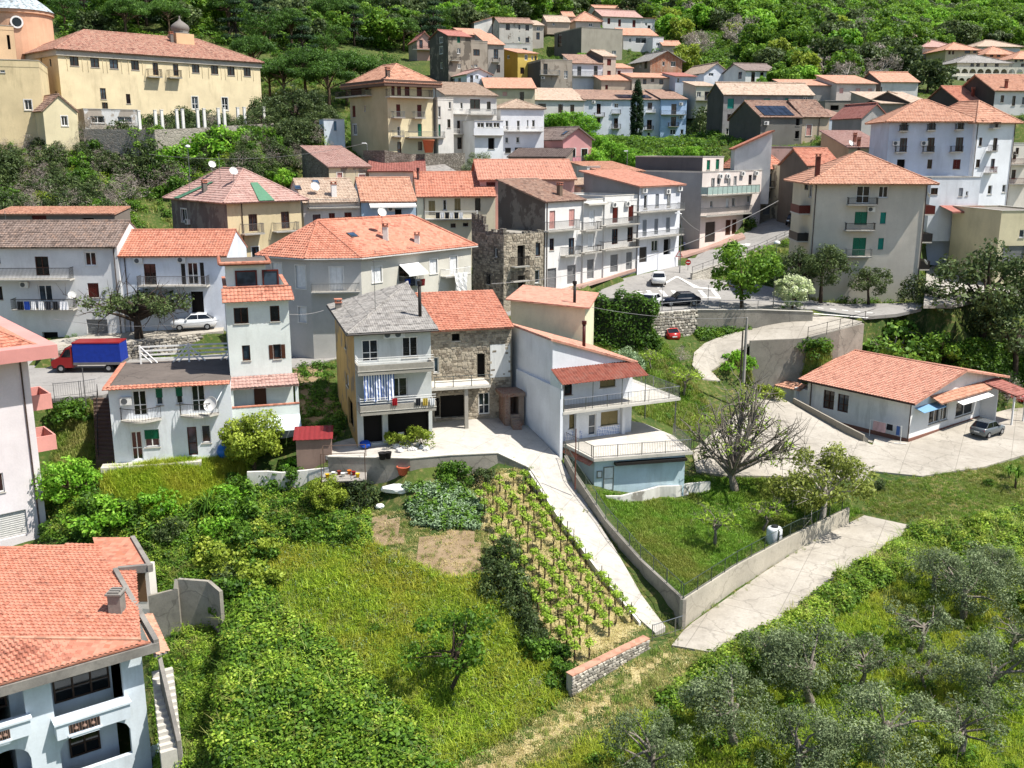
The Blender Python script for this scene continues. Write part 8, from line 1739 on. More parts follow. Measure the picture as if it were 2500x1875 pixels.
wall('vineyard_kerb', 'white kerb between vineyard and driveway', [PZ(1290, 1150, 5.5), PZ(1362, 1262, 3.6), PZ(1468, 1405, 1.65), PZ(1560, 1520, .3)], .5, WHW, .16)
wall('gate_wall', 'white rubble stone wall with terracotta coping at the vineyard corner', [PZ(1396, 1652, .15), PZ(1585, 1560, .35)], 1.25, plaster('#a8a296', .4), .45, RM('orange'), stone=.3, capw=.06)
wall('wavy_wall', 'white wavy topped garden wall below the villa garage', [P3('C3', x, y, z) for x, y, z in ((885, 1300, 3.6), (1000, 1300, 3.5), (1060, 1285, 3.55), (1170, 1260, 3.6), (1300, 1225, 3.6), (1420, 1222, 3.5), (1560, 1200, 3.4), (1690, 1190, 3.3))], .9, WHW, .2)
wall('villa_boundary_wall', 'high grey concrete wall beside the unfinished villa', [P3('D1', 1000, 500, .6), P3('D1', 1195, 450, 1.2), P3('D1', 1200, 385, 1.8), P3('D1', 1400, 400, 1.8), P3('D1', 1480, 470, 1.6)], 3.4, OLDC, .25)
wall('garden_wall', 'whitewashed garden wall with ivy below the lemon tree', [P3('C1', 1905, 1115, 5.7), P3('C1', 2060, 1110, 5.7), P3('C2', 270, 1120, 5.6), P3('C2', 480, 1100, 5.7), P3('C2', 640, 1080, 5.9)], 1.8, WHW, .25)
cw = [PY(*S('A1', x, y), Y) for x, y, Y in ((640, 995, 141), (1190, 1000, 139), (1560, 985, 144), (2110, 950, 154))]
wall('convent_terrace_wall', 'long grey stone terrace wall in front of the convent', cw, 5.0, stone_mat('terrace_stone', '#8f897e', '#a8a195', '#9a9388', 1.6), .5)
for i, x in enumerate((1080, 1205, 1255, 1370, 1415, 1530, 1580, 1690, 1735, 1840, 1890, 2040)):
    p = PY(*S('A1', x, 990-(x-1080)*.045), 140+(x-1080)*.0145); q = MB(); q.box(-.18, -.18, -.8, .18, .18, 2.3); q.box(-.22, -.22, 2.3, .22, .22, 2.4); o = q.build('pergola_pillar', plain('#dcdad4', .7), None, loc=p, rz=R(40)); tag(o, f'white pergola pillar on the convent terrace, {ORD[i]}'+(' from left' if i else ' one'), 'pillar', 'pergola pillars on the convent terrace')
hw = [PY(*S('A2', x, y), Y) for x, y, Y in ((905, 1160, 139), (1070, 1160, 137), (1270, 1190, 138), (1690, 1180, 146))]
wall('hill_terrace_wall', 'rubble terrace wall under the beige block', hw, 3.5, STONED, .5)
wall('plaza_wall', 'white retaining wall beside the ramp on the right', [P3('B4', 1540, 505, 17.2), P3('B4', 1825, 505, 17.4), P3('B4', 2010, 455, 18.2)], 3.2, plaster('#cfc9bb', .4), .3, SLAB)
wall('left_road_wall', 'rubble wall behind the parked truck', [P3('B1', 400, 1470, 11.3), P3('B1', 560, 1420, 11.6), P3('B1', 950, 1390, 11.6), P3('B1', 1550, 1310, 12.0)], 1.6, STONED, .35, None, stone=.4)
wall('yard_kerb', 'low dark kerb wall beside the bungalow passage', [PZ(1936, 972, 5.5), PZ(2045, 1030, 4.9), PZ(2108, 1062, 4.3), PZ(2120, 1072, 3.9)], 1.6, plain('#8f887c', .9), .2)
fence('left_gate', 'grey road gate at the head of the garden steps', [P3('C1', 420, 540, 9.6), P3('C1', 630, 520, 9.7), P3('C1', 750, 500, 9.8)], 1.2, STEEL, .18); fence('stair_rail', 'dark handrail beside the white house stair', [P3('C1', 755, 520, 9.5), P3('C1', 760, 1020, 6.2)], .9, IRON, .2)
fence('gate', 'small steel gate at the foot of the driveway', [PZ(1592, 1562, -.1), PZ(1665, 1538, -.2)], 1.0, STEEL, .16, 'gate')
# outside stair of the white house, dark brown to carry its shade
se = empty('outside_stair', P3('C1', 860, 1050, 6.0), 0, 'dark stepped stair down the left side of the white house', 'stair'); a, b = P3('C1', 800, 540, 9.6)-se.location, P3('C1', 830, 1045, 5.9)-se.location
for i in range(16):
    p = a.lerp(b, i/16); d = (b-a)/16; q = MB(); q.hexa([p+V(-.75, 0, -1.5), p+V(.75, 0, -1.5), p+V(.75, d.y, -1.5), p+V(-.75, d.y, -1.5)], [p+V(-.75, 0, 0), p+V(.75, 0, 0), p+V(.75, d.y, 0), p+V(-.75, d.y, 0)]); q.build('step', plain('#5d4c42', .9), se)
# white barrier on the roof terrace
wf = empty('white_railing', WG.M @ V(1.4, WG.D-.9, WG.H+.12), WG.al, 'white steel railing with diagonal struts on the grey roof terrace', 'railing')
for x0, x1 in ((0, 3.9), (3.9, 7.8), (7.8, 11)):
    q = MB()
    for z in (.35, .7, 1.05, 1.4): q.box(x0+.06, 0, z, x1-.06, .06, z+.13)
    q.build('rails', WHITE, wf); q = MB(); q.box(x0-.07, -.03, 0, x0+.07, .1, 1.6); q.build('post', WHITE, wf)
    for sg in (-1, 1):
        if x0+sg*1.1 < -.1: continue
        q = MB(); q.tube([(x0, .03, 1.5), (x0+sg*1.3, .03, .05)], .07, 5); q.tube([(x0, .03, 1.0), (x0+sg*.85, .03, .05)], .06, 5); q.build('strut', WHITE, wf)
# ------------------------------------------------------------------ road paint
def paint(name, quads, lift=.012):
    q = MB()
    for Q in quads:
        pts = [PZ(x, y, 13) for x, y in Q]; L = []
        for (x, y), p in zip(Q, pts):
            d = ray(x, y); ts = np.arange(95, 175, .05); zz = ZC+d.z/d.y*ts; fz = ROADF(d.x/d.y*ts, ts); k = int(np.argmin(np.abs(zz-fz))); L.append(V(d.x/d.y*ts[k], ts[k], float(fz[k])+lift))
        q.poly(L)
    o = q.build(name, plain('#d8d6d0', .8, 0, .2, .25)); tag(o, kind='structure'); return o
Bq = lambda *p: [S('B3', x, y) for x, y in p]
for i in range(5): paint('road_marking', [Bq((1690+i*62, 640-i*3), (1740+i*62, 645-i*3), (1800+i*50, 628-i*3), (1760+i*50, 626-i*3))])
paint('road_marking', [Bq((1100, 990), (1130, 995), (1310, 955), (1300, 945))]); paint('road_marking', [Bq((1130, 995), (1140, 1003), (1770, 1040), (1770, 1030))]); paint('road_marking', [Bq((1320, 925), (1345, 925), (1440, 870), (1420, 868))]); paint('road_marking', [Bq((1440, 870), (1420, 868), (1560, 955), (1750, 975), (1755, 965), (1600, 950))])
for x in (1190, 1290, 1380, 1590, 1690): paint('road_marking', [Bq((x, 975), (x+35, 978), (x+75, 1025), (x+40, 1022))])
for i in range(5): paint('road_marking', [[S('B4', 620+i*95, 1108+i*9), S('B4', 665+i*95, 1112+i*9), S('B4', 665+i*95, 1117+i*9), S('B4', 620+i*95, 1113+i*9)]])
paint('road_marking', [[S('B4', 590, 1152), S('B4', 1010, 1185), S('B4', 1010, 1191), S('B4', 590, 1158)]])
# ------------------------------------------------------------------ vehicles
TYRE = plain('#17171a', .8); RIM = plain('#a9abad', .35, .7); CGL = glass('#11161a')
def car(name, label, loc, rz, color, L=4.2, Wd=1.75, Hh=1.48, kind='hatch', tilt=0):
    e = empty(name, loc, rz, label, 'car'); e.rotation_euler = (0, tilt, rz); paint_ = plain(color, .25, .15, .6, .05); hw = Wd/2
    # stations: x, floor, belt, half width
    st = {'hatch': [(-.5, .42, .62, .80), (-.47, .25, .78, .92), (-.3, .2, .9, 1.0), (0, .2, .95, 1.0), (.3, .2, .97, 1.0), (.46, .25, .98, .94), (.5, .4, .8, .84)], 'suv': [(-.5, .5, .75, .80), (-.47, .32, .98, .93), (-.3, .26, 1.06, 1.0), (0, .26, 1.08, 1.0), (.3, .26, 1.1, 1.0), (.46, .3, 1.1, .94), (.5, .5, .95, .86)]}[kind]
    q = MB(); rings = []
    for x, f, b, w in st:
        X = x*L; ww = hw*w; n = len(q.v); q.v += [(X, -ww*.86, f), (X, -ww, f+.18), (X, -ww, b-.14), (X, -ww*.9, b), (X, ww*.9, b), (X, ww, b-.14), (X, ww, f+.18), (X, ww*.86, f)]; rings.append(n)
    for a, b in zip(rings, rings[1:]):
        for j in range(8): q.f.append((a+j, a+(j+1) % 8, b+(j+1) % 8, b+j)); q.m.append(0)
    q.f += [tuple(rings[0]+j for j in range(7, -1, -1)), tuple(rings[-1]+j for j in range(8))]; q.m += [0, 0]
    q.build('body', paint_, e, True); bz = st[3][2]; gh = [(-.2, .02, .84), (-.05, 1, .74), (.28, 1, .74), (.44 if kind == 'hatch' else .46, .08, .84)]
    g = MB(); r = []
    for x, k, w in gh: n = len(g.v); z = bz-.03+(Hh-.03-bz)*k; g.v += [(x*L, -hw*w, z), (x*L, hw*w, z)]; r.append(n)
    zb = bz-.05
    for i in range(3): a, b = r[i], r[i+1]; g.f.append((a, a+1, b+1, b)); g.m.append(0)
    n = len(g.v); g.v += [(gh[0][0]*L, -hw*.9, zb), (gh[3][0]*L, -hw*.9, zb), (gh[0][0]*L, hw*.9, zb), (gh[3][0]*L, hw*.9, zb)]; g.f += [(n, r[0], r[1], r[2], r[3], n+1), (n+2, n+3, r[3]+1, r[2]+1, r[1]+1, r[0]+1)]; g.m += [0, 0]
    g.build('windows', CGL, e)
    t = MB(); t.hexa([(-.065*L, -hw*.75, Hh-.06), (.295*L, -hw*.75, Hh-.06), (.295*L, hw*.75, Hh-.06), (-.065*L, hw*.75, Hh-.06)], [(-.04*L, -hw*.68, Hh), (.27*L, -hw*.68, Hh), (.27*L, hw*.68, Hh), (-.04*L, hw*.68, Hh)]); t.build('roof', paint_, e)
    for sx in (-1, 1):
        p = MB()
        for xa, xb in ((-.2, -.05), (.1, .1), (.44, .28)): p.tube([(xa*L, sx*hw*.9, bz-.05), (xb*L, sx*hw*.76, Hh-.05)], .035, 4)
        p.build('pillar', paint_, e)
        for x in (-.31, .3):
            w = MB(); w.tube([(x*L, sx*(hw-.2), .32), (x*L, sx*(hw+.01), .32)], .32, 16); o = w.build('wheel', TYRE, e); w = MB(); w.tube([(x*L, sx*(hw-.02), .32), (x*L, sx*(hw+.02), .32)], .19, 12); w.build('rim', RIM, o)
        h = MB(); h.box(-.497*L, sx*hw*.6-.18, bz-.32, -.455*L, sx*hw*.6+.18, bz-.17); h.build('headlight', plain('#dfe3e6', .2), e)
        h = MB(); h.box(.455*L, sx*hw*.7-.13, bz-.34, .492*L, sx*hw*.7+.13, bz-.1); h.build('taillight', plain('#8f1612', .3), e)
        h = MB(); h.box(-.17*L, sx*(hw+.02)-.07, bz-.02, -.13*L, sx*(hw+.02)+.07, bz+.11); h.build('wing_mirror', paint_, e)
    h = MB(); h.box(.485*L, -.26, .55, .507*L, .26, .67); h.build('number_plate', plain('#d5d6d4', .4), e)
    return e
def onroad(T, x, y):
    px, py = S(T, x, y); d = ray(px, py); ts = np.arange(85, 180, .05); zz = ZC+d.z/d.y*ts; fz = ROADF(d.x/d.y*ts, ts); k = int(np.argmin(np.abs(zz-fz))); return V(d.x/d.y*ts[k], ts[k], float(fz[k]))
car('car', 'white hatchback driving away at the junction', onroad('B3', 1288, 925), R(-98), '#d9d9d6', 3.9, 1.75, 1.5)
car('car', 'dark blue hatchback parked behind the stone parking wall', onroad('B3', 1455, 1090), R(184-180+4), '#151a26', 4.3, 1.8, 1.48)
car('car', 'white car half hidden by the hedge in the parking place', onroad('B3', 1215, 1105), R(60), '#d8dadb', 3.9, 1.7, 1.45)
car('car', 'small red car parked below the parking wall', PZ(*S('B3', 1362, 1355), 10.0), R(-75), '#a82620', 3.4, 1.5, 1.4)
car('car', 'blue car in the alley beside the pale pink block', onroad('B3', 1480, 638), R(100), '#0f3fae', 3.8, 1.7, 1.45)
car('car', 'dark grey hatchback in the paved yard', PZ(*S('C4', 1925, 825), 3.4), R(215), '#5d6366', 3.7, 1.68, 1.48)
car('car', 'red car behind the bungalow porch', PZ(*S('C4', 2185, 575), 3.5), R(172), '#b01824', 4.1, 1.75, 1.45)
car('car', 'black car parked at the top of the street', onroad('B4', 425, 470), R(70), '#17181a', 3.9, 1.7, 1.5)
car('car', 'white crossover parked above the road left of the tower', PZ(*S('B1', 1500, 1272), 12.0), R(14), '#e0e2e3', 4.4, 1.85, 1.6, 'suv')
car('car', 'red van nose behind the orange roofed stone house', onroad('B2', 1815, 1060), R(30), '#9c1f1f', 4.2, 1.8, 1.9, 'suv')
tk = empty('truck', onroad('B1', 700, 1592), R(3), 'red cab truck with blue tarpaulin box parked on the road', 'truck'); RED = plain('#8f1a1c', .35, .1, .5, .08); BLU = plain('#14328f', .7, 0, .3, .2)
q = MB(); prof = [(-3.1, .45), (-3.15, 1.0), (-2.95, 1.2), (-2.35, 1.42), (-1.75, 2.25), (-1.2, 2.35), (-1.15, .45)]
q.prism([(x, -.98, z) for x, z in prof], 1.96, 0, (0, 1, 0)); q.build('cab', RED, tk)
q = MB(); q.prism([(x, -.99, z) for x, z in ((-2.2, 1.45), (-1.72, 2.15), (-1.32, 2.2), (-1.32, 1.45))], .01, 0, (0, 1, 0)); q.build('side_window', CGL, tk)
q = MB(); q.poly([(-2.36, -.8, 1.47), (-2.36, .8, 1.47), (-1.8, .8, 2.24), (-1.8, -.8, 2.24)]); o = q.build('windscreen', CGL, tk); o.location = (-.03, 0, .03)
q = MB(); q.hexa([(-1.1, -1.05, .95), (3.2, -1.05, .95), (3.2, 1.05, .95), (-1.1, 1.05, .95)], [(-1.1, -1.0, 2.75), (3.15, -1.0, 2.75), (3.15, 1.0, 2.75), (-1.1, 1.0, 2.75)]); q.build('tarpaulin', BLU, tk)
q = MB(); q.box(-1.1, -1.07, .72, 3.25, 1.07, .96); q.build('bed', plain('#6d6a68', .6), tk); q = MB(); q.box(-1.12, -1.03, 2.7, 3.18, 1.03, 2.8); q.build('tarp_rim', RED, tk)
q = MB(); q.box(-3.25, -.98, .35, -3.0, .98, .62); q.build('bumper', plain('#55585a', .6), tk)
for x in (-2.3, 2.0):
    for s_ in (-1, 1): q = MB(); q.tube([(x, s_*.75, .38), (x, s_*1.0, .38)], .38, 16); o = q.build('wheel', TYRE, tk); q = MB(); q.tube([(x, s_*.96, .38), (x, s_*1.01, .38)], .2, 10); q.build('rim', RIM, o)
# ------------------------------------------------------------------ poles, lamps, signs, wires
def pole(name, label, base, h, r=.06, mat=STEEL, lamp=None, cat='lamp post', r1=None):
    e = empty(name, base, 0, label, cat); q = MB(); q.tube([(0, 0, -.5), (0, 0, h)], r, 8, r1=r1 or r*.7); q.build('mast', mat, e)
    if lamp == 'globe': q = MB(); q.lathe([(.05, 0), (.32, .02), (.36, .12), (.3, .28), (.12, .38), (0, .4)], 14, (0, 0, h)); q.build('lamp_head', plain('#d8d8d4', .4), e, True)
    elif lamp: q = MB(); q.tube([(0, 0, h-.05), (lamp*.5, 0, h+.12), (lamp, 0, h+.1)], .035, 6); o = q.build('arm', mat, e); q = MB(); q.hexa([(lamp-.1, -.12, h+.04), (lamp+.5, -.14, h+.04), (lamp+.5, .14, h+.04), (lamp-.1, .12, h+.04)], [(lamp-.1, -.08, h+.16), (lamp+.45, -.1, h+.18), (lamp+.45, .1, h+.18), (lamp-.1, .08, h+.16)]); q.build('lamp_head', plain('#c9cbca', .4), o)
    return e
def topole(T, x, yb, yt, Y=None, z=None): 
    p = PZ(*S(T, x, yb), z) if z is not None else PY(*S(T, x, yb), Y); return p, PY(*S(T, x, yt), p.y).z-p.z
for nm, lb, T, x, yb, yt, z, lamp, r in (('street_lamp', 'street lamp in front of the row house with long balconies', 'B3', 1450, 870, 385, 13.9, -.8, .07), ('street_lamp', 'street lamp before the stone ruin', 'B3', 368, 1000, 640, 12.6, -.9, .06), ('street_lamp', 'street lamp on the pavement before the pale pink block', 'B3', 1965, 620, 300, 15.6, -.5, .07),
 ('globe_lamp', 'white headed lamp between maple and blossom tree', 'B4', 275, 1125, 620, 12.5, 'globe', .06), ('globe_lamp', 'white headed lamp at the edge of the plaza', 'B4', 1895, 900, 725, 13.5, 'globe', .06), ('street_lamp', 'tall lamp beside the white retaining wall on the right', 'B4', 1668, 690, 340, 15.2, .6, .07),
 ('sign_pole', 'bare grey post left of the dark blue car', 'B3', 1316, 1115, 945, 13.1, None, .04), ('sign_pole', 'bare grey post right of the dark blue car', 'B3', 1668, 1105, 935, 13.1, None, .04)):
    p, h = topole(T, x, yb, yt, z=z); pole(nm, lb, p, h, r, STEEL if r > .045 else plain('#7d7d7c', .5), lamp, 'lamp post' if lamp else 'post')
for nm, lb, T, x, yb, yt, Y, lamp in (('street_lamp', 'lamp post on the scrub slope below the convent', 'A1', 1465, 1370, 1140, 135, 'globe'), ('street_lamp', 'lamp at the stair below the beige block', 'A2', 940, 1240, 1110, 139, -.6), ('street_lamp', 'lamp above the pale pink block roof', 'A3', 1045, 1290, 1170, 150, -.4)):
    p, h = topole(T, x, yb, yt, Y=Y); pole(nm, lb, p, h, .06, STEEL, lamp)
PW = concrete('pole_concrete', '#8d8983', '#a19c95', 0); p, h = topole('B3', 1945, 1650, 1185, z=8.2); PP1 = p+V(0, 0, h); pole('power_pole', 'tall concrete power pole beside the lane bank', p, h, .17, PW, cat='power pole'); p, h = topole('B3', 1920, 1640, 1290, z=8.3); pole('power_pole', 'shorter wooden pole next to the concrete power pole', p, h, .1, plain('#5d5348', .9), cat='power pole')
p, h = topole('C3', 645, 1200, 780, z=5.0); pole('clothes_pole', 'rusty brown pole at the villa fence', p, h, .05, plain('#6a3a2c', .8), cat='post'); p, h = topole('C1', 660, 560, 310, z=9.6); pole('sign_pole', 'white grey post beside the road left of the white house', p, h, .05, STEEL, cat='post'); p, h = topole('B2', 495, 1425, 1200, z=10.3); pole('bus_pole', 'thin post with red sign beside the grey corner house', p, h, .035, STEEL, cat='post')
def sign(label, T, x, yb, ys, z, shape, parent=None):
    p, h = topole(T, x, yb, ys, z=z); e = pole('road_sign', label, p, h+.3, .035, STEEL, cat='road sign'); q = MB()
    if shape == 'round': q.lathe([(0, 0), (.36, 0), (.36, .03), (0, .03)], 20); o = q.build('plate', plain('#b01c1c', .4), e); o.matrix_local = Matrix.Translation((0, -.07, h)) @ Matrix.Rotation(R(90), 4, 'X'); q = MB(); q.box(-.24, -.105, h-.06, .24, -.102, h+.06); q.build('white_bar', WHITE, e)
    else:
        for s_, d, m in ((.5, .03, plain('#b01c1c', .4)), (.34, .04, WHITE)): q = MB(); q.prism([(-s_, 0, -s_*.58), (s_, 0, -s_*.58), (0, 0, s_*1.15)], d, 0, (0, -1, 0)); o = q.build('plate', m, e); o.location = (0, -.06, h)
        q = MB(); q.box(-.03, -.105, h-.05, .03, -.101, h+.2); q.box(-.03, -.105, h-.14, .03, -.101, h-.09); q.build('symbol', DARK, e)
sign('red no entry sign at the street wall', 'B3', 1512, 870, 760, 13.6, 'round'); sign('triangular warning sign by the row house corner', 'B3', 1440, 855, 700, 13.7, 'tri')
def wire(label, a, b, sag=1.0, r=.025, m=None):
    a, b = Vector(a), Vector(b); n = 16; q = MB(); q.tube([a.lerp(b, i/n)-V(0, 0, sag*4*(i/n)*(1-i/n))-a for i in range(n+1)], r, 4); o = q.build('cable', m or plain('#8f8d8a', .7), None, loc=a); tag(o, label, 'cable')
Q_ = lambda T, x, y, Y: PY(*S(T, x, y), Y)
wire('power cable from the concrete pole to the cream block', PP1, Q_('B3', 745, 1100, 90), .5); wire('thick cable crossing before the stone ruin toward the street', Q_('B3', 0, 925, 96), Q_('B3', 2212, 285, 118), 2.0, .035); wire('cable along the row house fronts', Q_('B3', 1450, 385, 118), Q_('B3', 1600, 515, 122), .2)
wire('cable from the tower to the grey roofed house', Q_('B2', 330, 1160, 78), Q_('B2', 600, 1130, 80), .15); wire('cable crossing the road by the pollarded tree', Q_('B1', 400, 1195, 84), Q_('B1', 1690, 1205, 84), .6, .02); wire('long cable across the slope below the convent', Q_('A1', 1150, 1190, 135), Q_('A2', 900, 1110, 138), 1.2, .03)
# ------------------------------------------------------------------ laundry, tanks, odds and ends
def cloth(label, p, d, w, h, mat, name='laundry', wav=.06):
    q = MB(); n = 10; d = Vector(d).normalized(); nn = Vector((d.y, -d.x, 0))
    for i in range(n):
        for j in range(4):
            f = lambda a, b: d*(w*a/n)+nn*(wav*math.sin(a*1.5+b*.6)*(b/4+.2))+V(0, 0, -h*b/4)
            q.poly([f(i, j), f(i, j+1), f(i+1, j+1), f(i+1, j)])
    o = q.build(name, mat, None, loc=p); tag(o, label, 'laundry'); return o
a, z = GR.hit('F', 905, 365, 1.2, T='C2'); m, tt = newmat('striped_cloth'); wv = tt.new('ShaderNodeTexWave', bands_direction='X', inp={'Vector': tt.pos((1, 0, 0), obj=True), 'Scale': 1.6}).outputs[0]; tt.col(tt.ramp(wv, [(.5, (.75, .76, .8)), (.55, (.05, .1, .28))]))
cloth('blue and white striped sunshade cloth on the lower balcony', GR.M @ GR.local_on('F', a, z, 1.3), GR.u, 2.4, 2.1, m, 'striped_cloth', .25)
for i, (c, w) in enumerate((('#15171a', .6), ('#1d3f8f', .5), ('#e0e0e0', .4), ('#dcdcdc', .5), ('#2a2c33', .5), ('#202225', .5), ('#e4e4e6', .8))):
    h = HOUSES[[k for k, x in enumerate(HOUSES) if 'above the truck' in x.e['label']][0]]; a, z = h.hit('F', 130+i*55, 1062, 1.28); cloth('%s laundry on the lower balcony above the truck, %s' % ('dark' if c < '#4' else 'white', ORD[i]), h.M @ h.local_on('F', a, z, 1.28), h.u, w, .85, plain(c, .9))
for i, (x, c) in enumerate(((1130, '#9c1620'), (1310, '#2a2c30'), (1365, '#b8a24a'), (1420, '#d5d5d5'))): a, z = GR.hit('F', x, 545, 1.56, T='C2'); cloth('%s garment drying on the lower balcony of the grey roofed house' % ['red', 'dark', 'yellow', 'white'][i], GR.M @ GR.local_on('F', a, z, 1.56), GR.u, .4, .6, plain(c, .9))
a, z = CH.hit('2', 1610, 845, 1.0); cloth('big white sheet hanging from the corner house balcony', CH.M @ CH.local_on('2', a, z, 1.0), d34, 1.9, 2.0, WHITE, 'sheet', .3)
for i, c in enumerate(('#123a8f', '#30343c', '#8c8f96', '#6a1a1a')): a, z = CH.hit('2', 1230+i*38, 890, .86); cloth('%s washing under the white awning of the corner house' % ['blue', 'dark', 'grey', 'red'][i], CH.M @ CH.local_on('2', a, z, .86), d34, .7, .7, plain(c, .9))
for i in range(6): a, z = CR.hit('F', 1465+i*36, 375, 1.26); cloth('washing on the cream house balcony, %s piece' % ORD[i], CR.M @ CR.local_on('F', a, z, 1.26), CR.u, .5, .75, plain(['#202225', '#d8d8d8'][i % 2], .9))
a, z = PINK.hit('F', 625, 1215, 1.15); cloth('pink blanket over the pink house balcony', PINK.M @ PINK.local_on('F', a, z, 1.15), PINK.u, 1.5, 2.2, plain('#c98a92', .9))
tkp = GR_(*S('D3', 520, 180)); q = MB(); q.lathe([(0, 0), (.56, 0), (.58, .1), (.58, 1.45), (.5, 1.58), (.3, 1.62), (0, 1.62)], 20); o = q.build('tank_body', plain('#d9dcdd', .4), tag(bpy.data.objects.new('water_tank', None), 'white plastic water tank on the lawn by the lane fence', 'tank'), True); COL.objects.link(o.parent); o.parent.location = tkp
q = MB(); q.lathe([(.26, 1.62), (.26, 1.74), (0, 1.78)], 14); q.build('lid', plain('#26282a', .6), o.parent); q = MB(); q.tube([(.2, -.58, 1.5), (.2, -.62, .1)], .03, 5); q.build('pipe', plain('#26282a', .6), o.parent)
q = MB(); q.lathe([(0, 0), (.35, .08), (.55, .4), (.6, .65), (.5, 1.0), (.25, 1.2), (0, 1.25)], 14); o = q.build('blue_tarp_bundle', plain('#1560b0', .35), None, True, loc=GR_(*S('C1', 1735, 1012))); tag(o, 'round blue plastic covered heap by the white house', 'tarp')
# little red roof, plank platform, pots
e = empty('garden_shelter', P3('C2', 530, 1000, 6.2), R(8), 'small shelter with ribbed dark red sheet roof beside the alley', 'shelter'); q = MB()
for i in range(16):
    x0, x1 = -1.5+i*.19, -1.31+i*.19; z = .03*(i % 2); q.hexa([(x0, -1.1, 1.75+z), (x1, -1.1, 1.75+.03-z), (x1, 1.0, 2.25+.03-z), (x0, 1.0, 2.25+z)], [(x0, -1.1, 1.78+z), (x1, -1.1, 1.78+.03-z), (x1, 1.0, 2.28+.03-z), (x0, 1.0, 2.28+z)])
q.build('sheet_roof', plain('#7d2a2c', .5), e); q = MB(); q.box(-1.3, -.9, -1, 1.4, .9, 1.7); q.build('wall', plaster('#8a7468', .4), e)
e = empty('plank_platform', P3('C2', 760, 1150, 5.6), R(6), 'rickety plank platform with rusty frame and scattered buckets', 'platform')
for i in range(7): q = MB(); q.box(-1.6, -1.1+i*.3, 0, 1.7, -.84+i*.3, .06); q.build('plank', plain('#9a948c', .9), e)
for x in (-1.6, 1.65):
    for y in (-1.1, 1.0): q = MB(); q.tube([(x, y, -1.6), (x, y, 2.2)], .035, 5); q.build('post', plain('#5d4a3e', .8), e)
q = MB(); q.tube([(-1.6, -1.1, 2.2), (1.65, -1.1, 2.2), (1.65, 1, 2.2), (-1.6, 1, 2.2), (-1.6, -1.1, 2.2)], .03, 5); q.build('frame', plain('#5d4a3e', .8), e)
def pot(label, p, r, h, c, name='flower_pot'):
    q = MB(); q.lathe([(0, 0), (r*.7, 0), (r, h), (r*1.08, h), (r*1.08, h*1.08), (r*.9, h*1.08), (r*.85, h*.9), (0, h*.88)], 12); o = q.build(name, plain(c, .8), None, True, loc=p); tag(o, label, 'pot')
pot('black plastic pot on the courtyard edge, left of the pair', PZ(*S('C2', 1055, 1015), 6.85), .32, .5, '#1d1b1a'); pot('black plastic pot on the courtyard edge, right of the pair', PZ(*S('C2', 1100, 1010), 6.85), .26, .5, '#1d1b1a'); pot('terracotta tub against the courtyard wall', GR_(*S('C2', 1215, 1135)), .5, .6, '#a8553c'); pot('big clay amphora on the beige block terrace', PY(*S('A2', 1412, 1178), 139), .8, 1.6, '#b06a4a', 'amphora')
for i in range(7): pot('coloured bucket on the plank platform, %s' % ORD[i], e.location+V(-1.2+i*.38, random.uniform(-.7, .6), .06), .16, .3, ['#c9a21c', '#d8d8d4', '#7a3a2a', '#d8d8d4', '#c96a1c', '#8a1f1f', '#d0b02c'][i], 'bucket')
def chunk(label, p, s, c, name, cat):
    bm = bmesh.new(); bmesh.ops.create_icosphere(bm, subdivisions=2, radius=1)
    for w in bm.verts: w.co *= random.uniform(.75, 1.15)
    me = bpy.data.meshes.new(name); bm.to_mesh(me); bm.free(); me.materials.append(plain(c, .8)); o = link(bpy.data.objects.new(name, me)); o.location = p; o.scale = s; tag(o, label, cat)
chunk('blue tarpaulin lump under the grey roofed house', PZ(*S('C2', 925, 900), 7.1), (.5, .4, .3), '#1646a0', 'tarp_lump', 'tarp'); chunk('white plastic sheet lying below the platform', GR_(*S('C2', 1170, 1255)), (1.3, .8, .35), '#dcdcda', 'plastic_sheet', 'sheet'); chunk('white plastic bag on the garden path', GR_(*S('C2', 1040, 1385)), (.5, .35, .2), '#e0e0de', 'plastic_bag', 'bag'); chunk('blue and white bag beside the villa stair', GR_(*S('D1', 1075, 1560)), (.6, .5, .6), '#c9dbe4', 'rubbish_bag', 'bag')
for i in range(16): chunk('white rubble lump in front of the grey roofed house, heap by the climbers', PZ(*S('C2', 1150+i*18+random.uniform(-10, 10), 925+random.uniform(-25, 25)), 6.95), (random.uniform(.1, .28),)*3, '#d5d2cc', 'rubble', 'rubble')
for o in [o for o in bpy.data.objects if o.name.startswith('rubble')]: o['group'] = 'rubble heap before the grey roofed house'
# drying rack by the bungalow
e = empty('drying_rack', BU.M @ V(BU.W-.6, -1.3, 0), BU.al, 'white clothes rack with pink striped towel beside the bungalow', 'clothes rack'); q = MB(); q.tube([(-2.6, 0, 0), (-2.6, 0, 1.6)], .03, 5); q.tube([(.6, 0, 0), (.6, 0, 1.7)], .03, 5); q.tube([(-2.6, 0, 1.6), (.6, 0, 1.65)], .02, 5); q.tube([(.2, -.4, .03), (1.0, .4, .03)], .04, 5); q.build('frame', WHITE, e)
p0 = BU.M @ V(BU.W-2.9, -1.3, 1.6); cloth('pink striped towel on the clothes rack', p0, BU.u, 1.3, .95, plain('#c9a5a8', .9), 'towel', .04); cloth('dark garment on the clothes rack', BU.M @ V(BU.W-1.5, -1.3, 1.62), BU.u, .6, .6, plain('#1d1d24', .9), 'towel', .04); cloth('blue jeans on the clothes rack', BU.M @ V(BU.W-.5, -1.3, 1.64), BU.u, .35, .9, plain('#3f5f9a', .9), 'towel', .03)
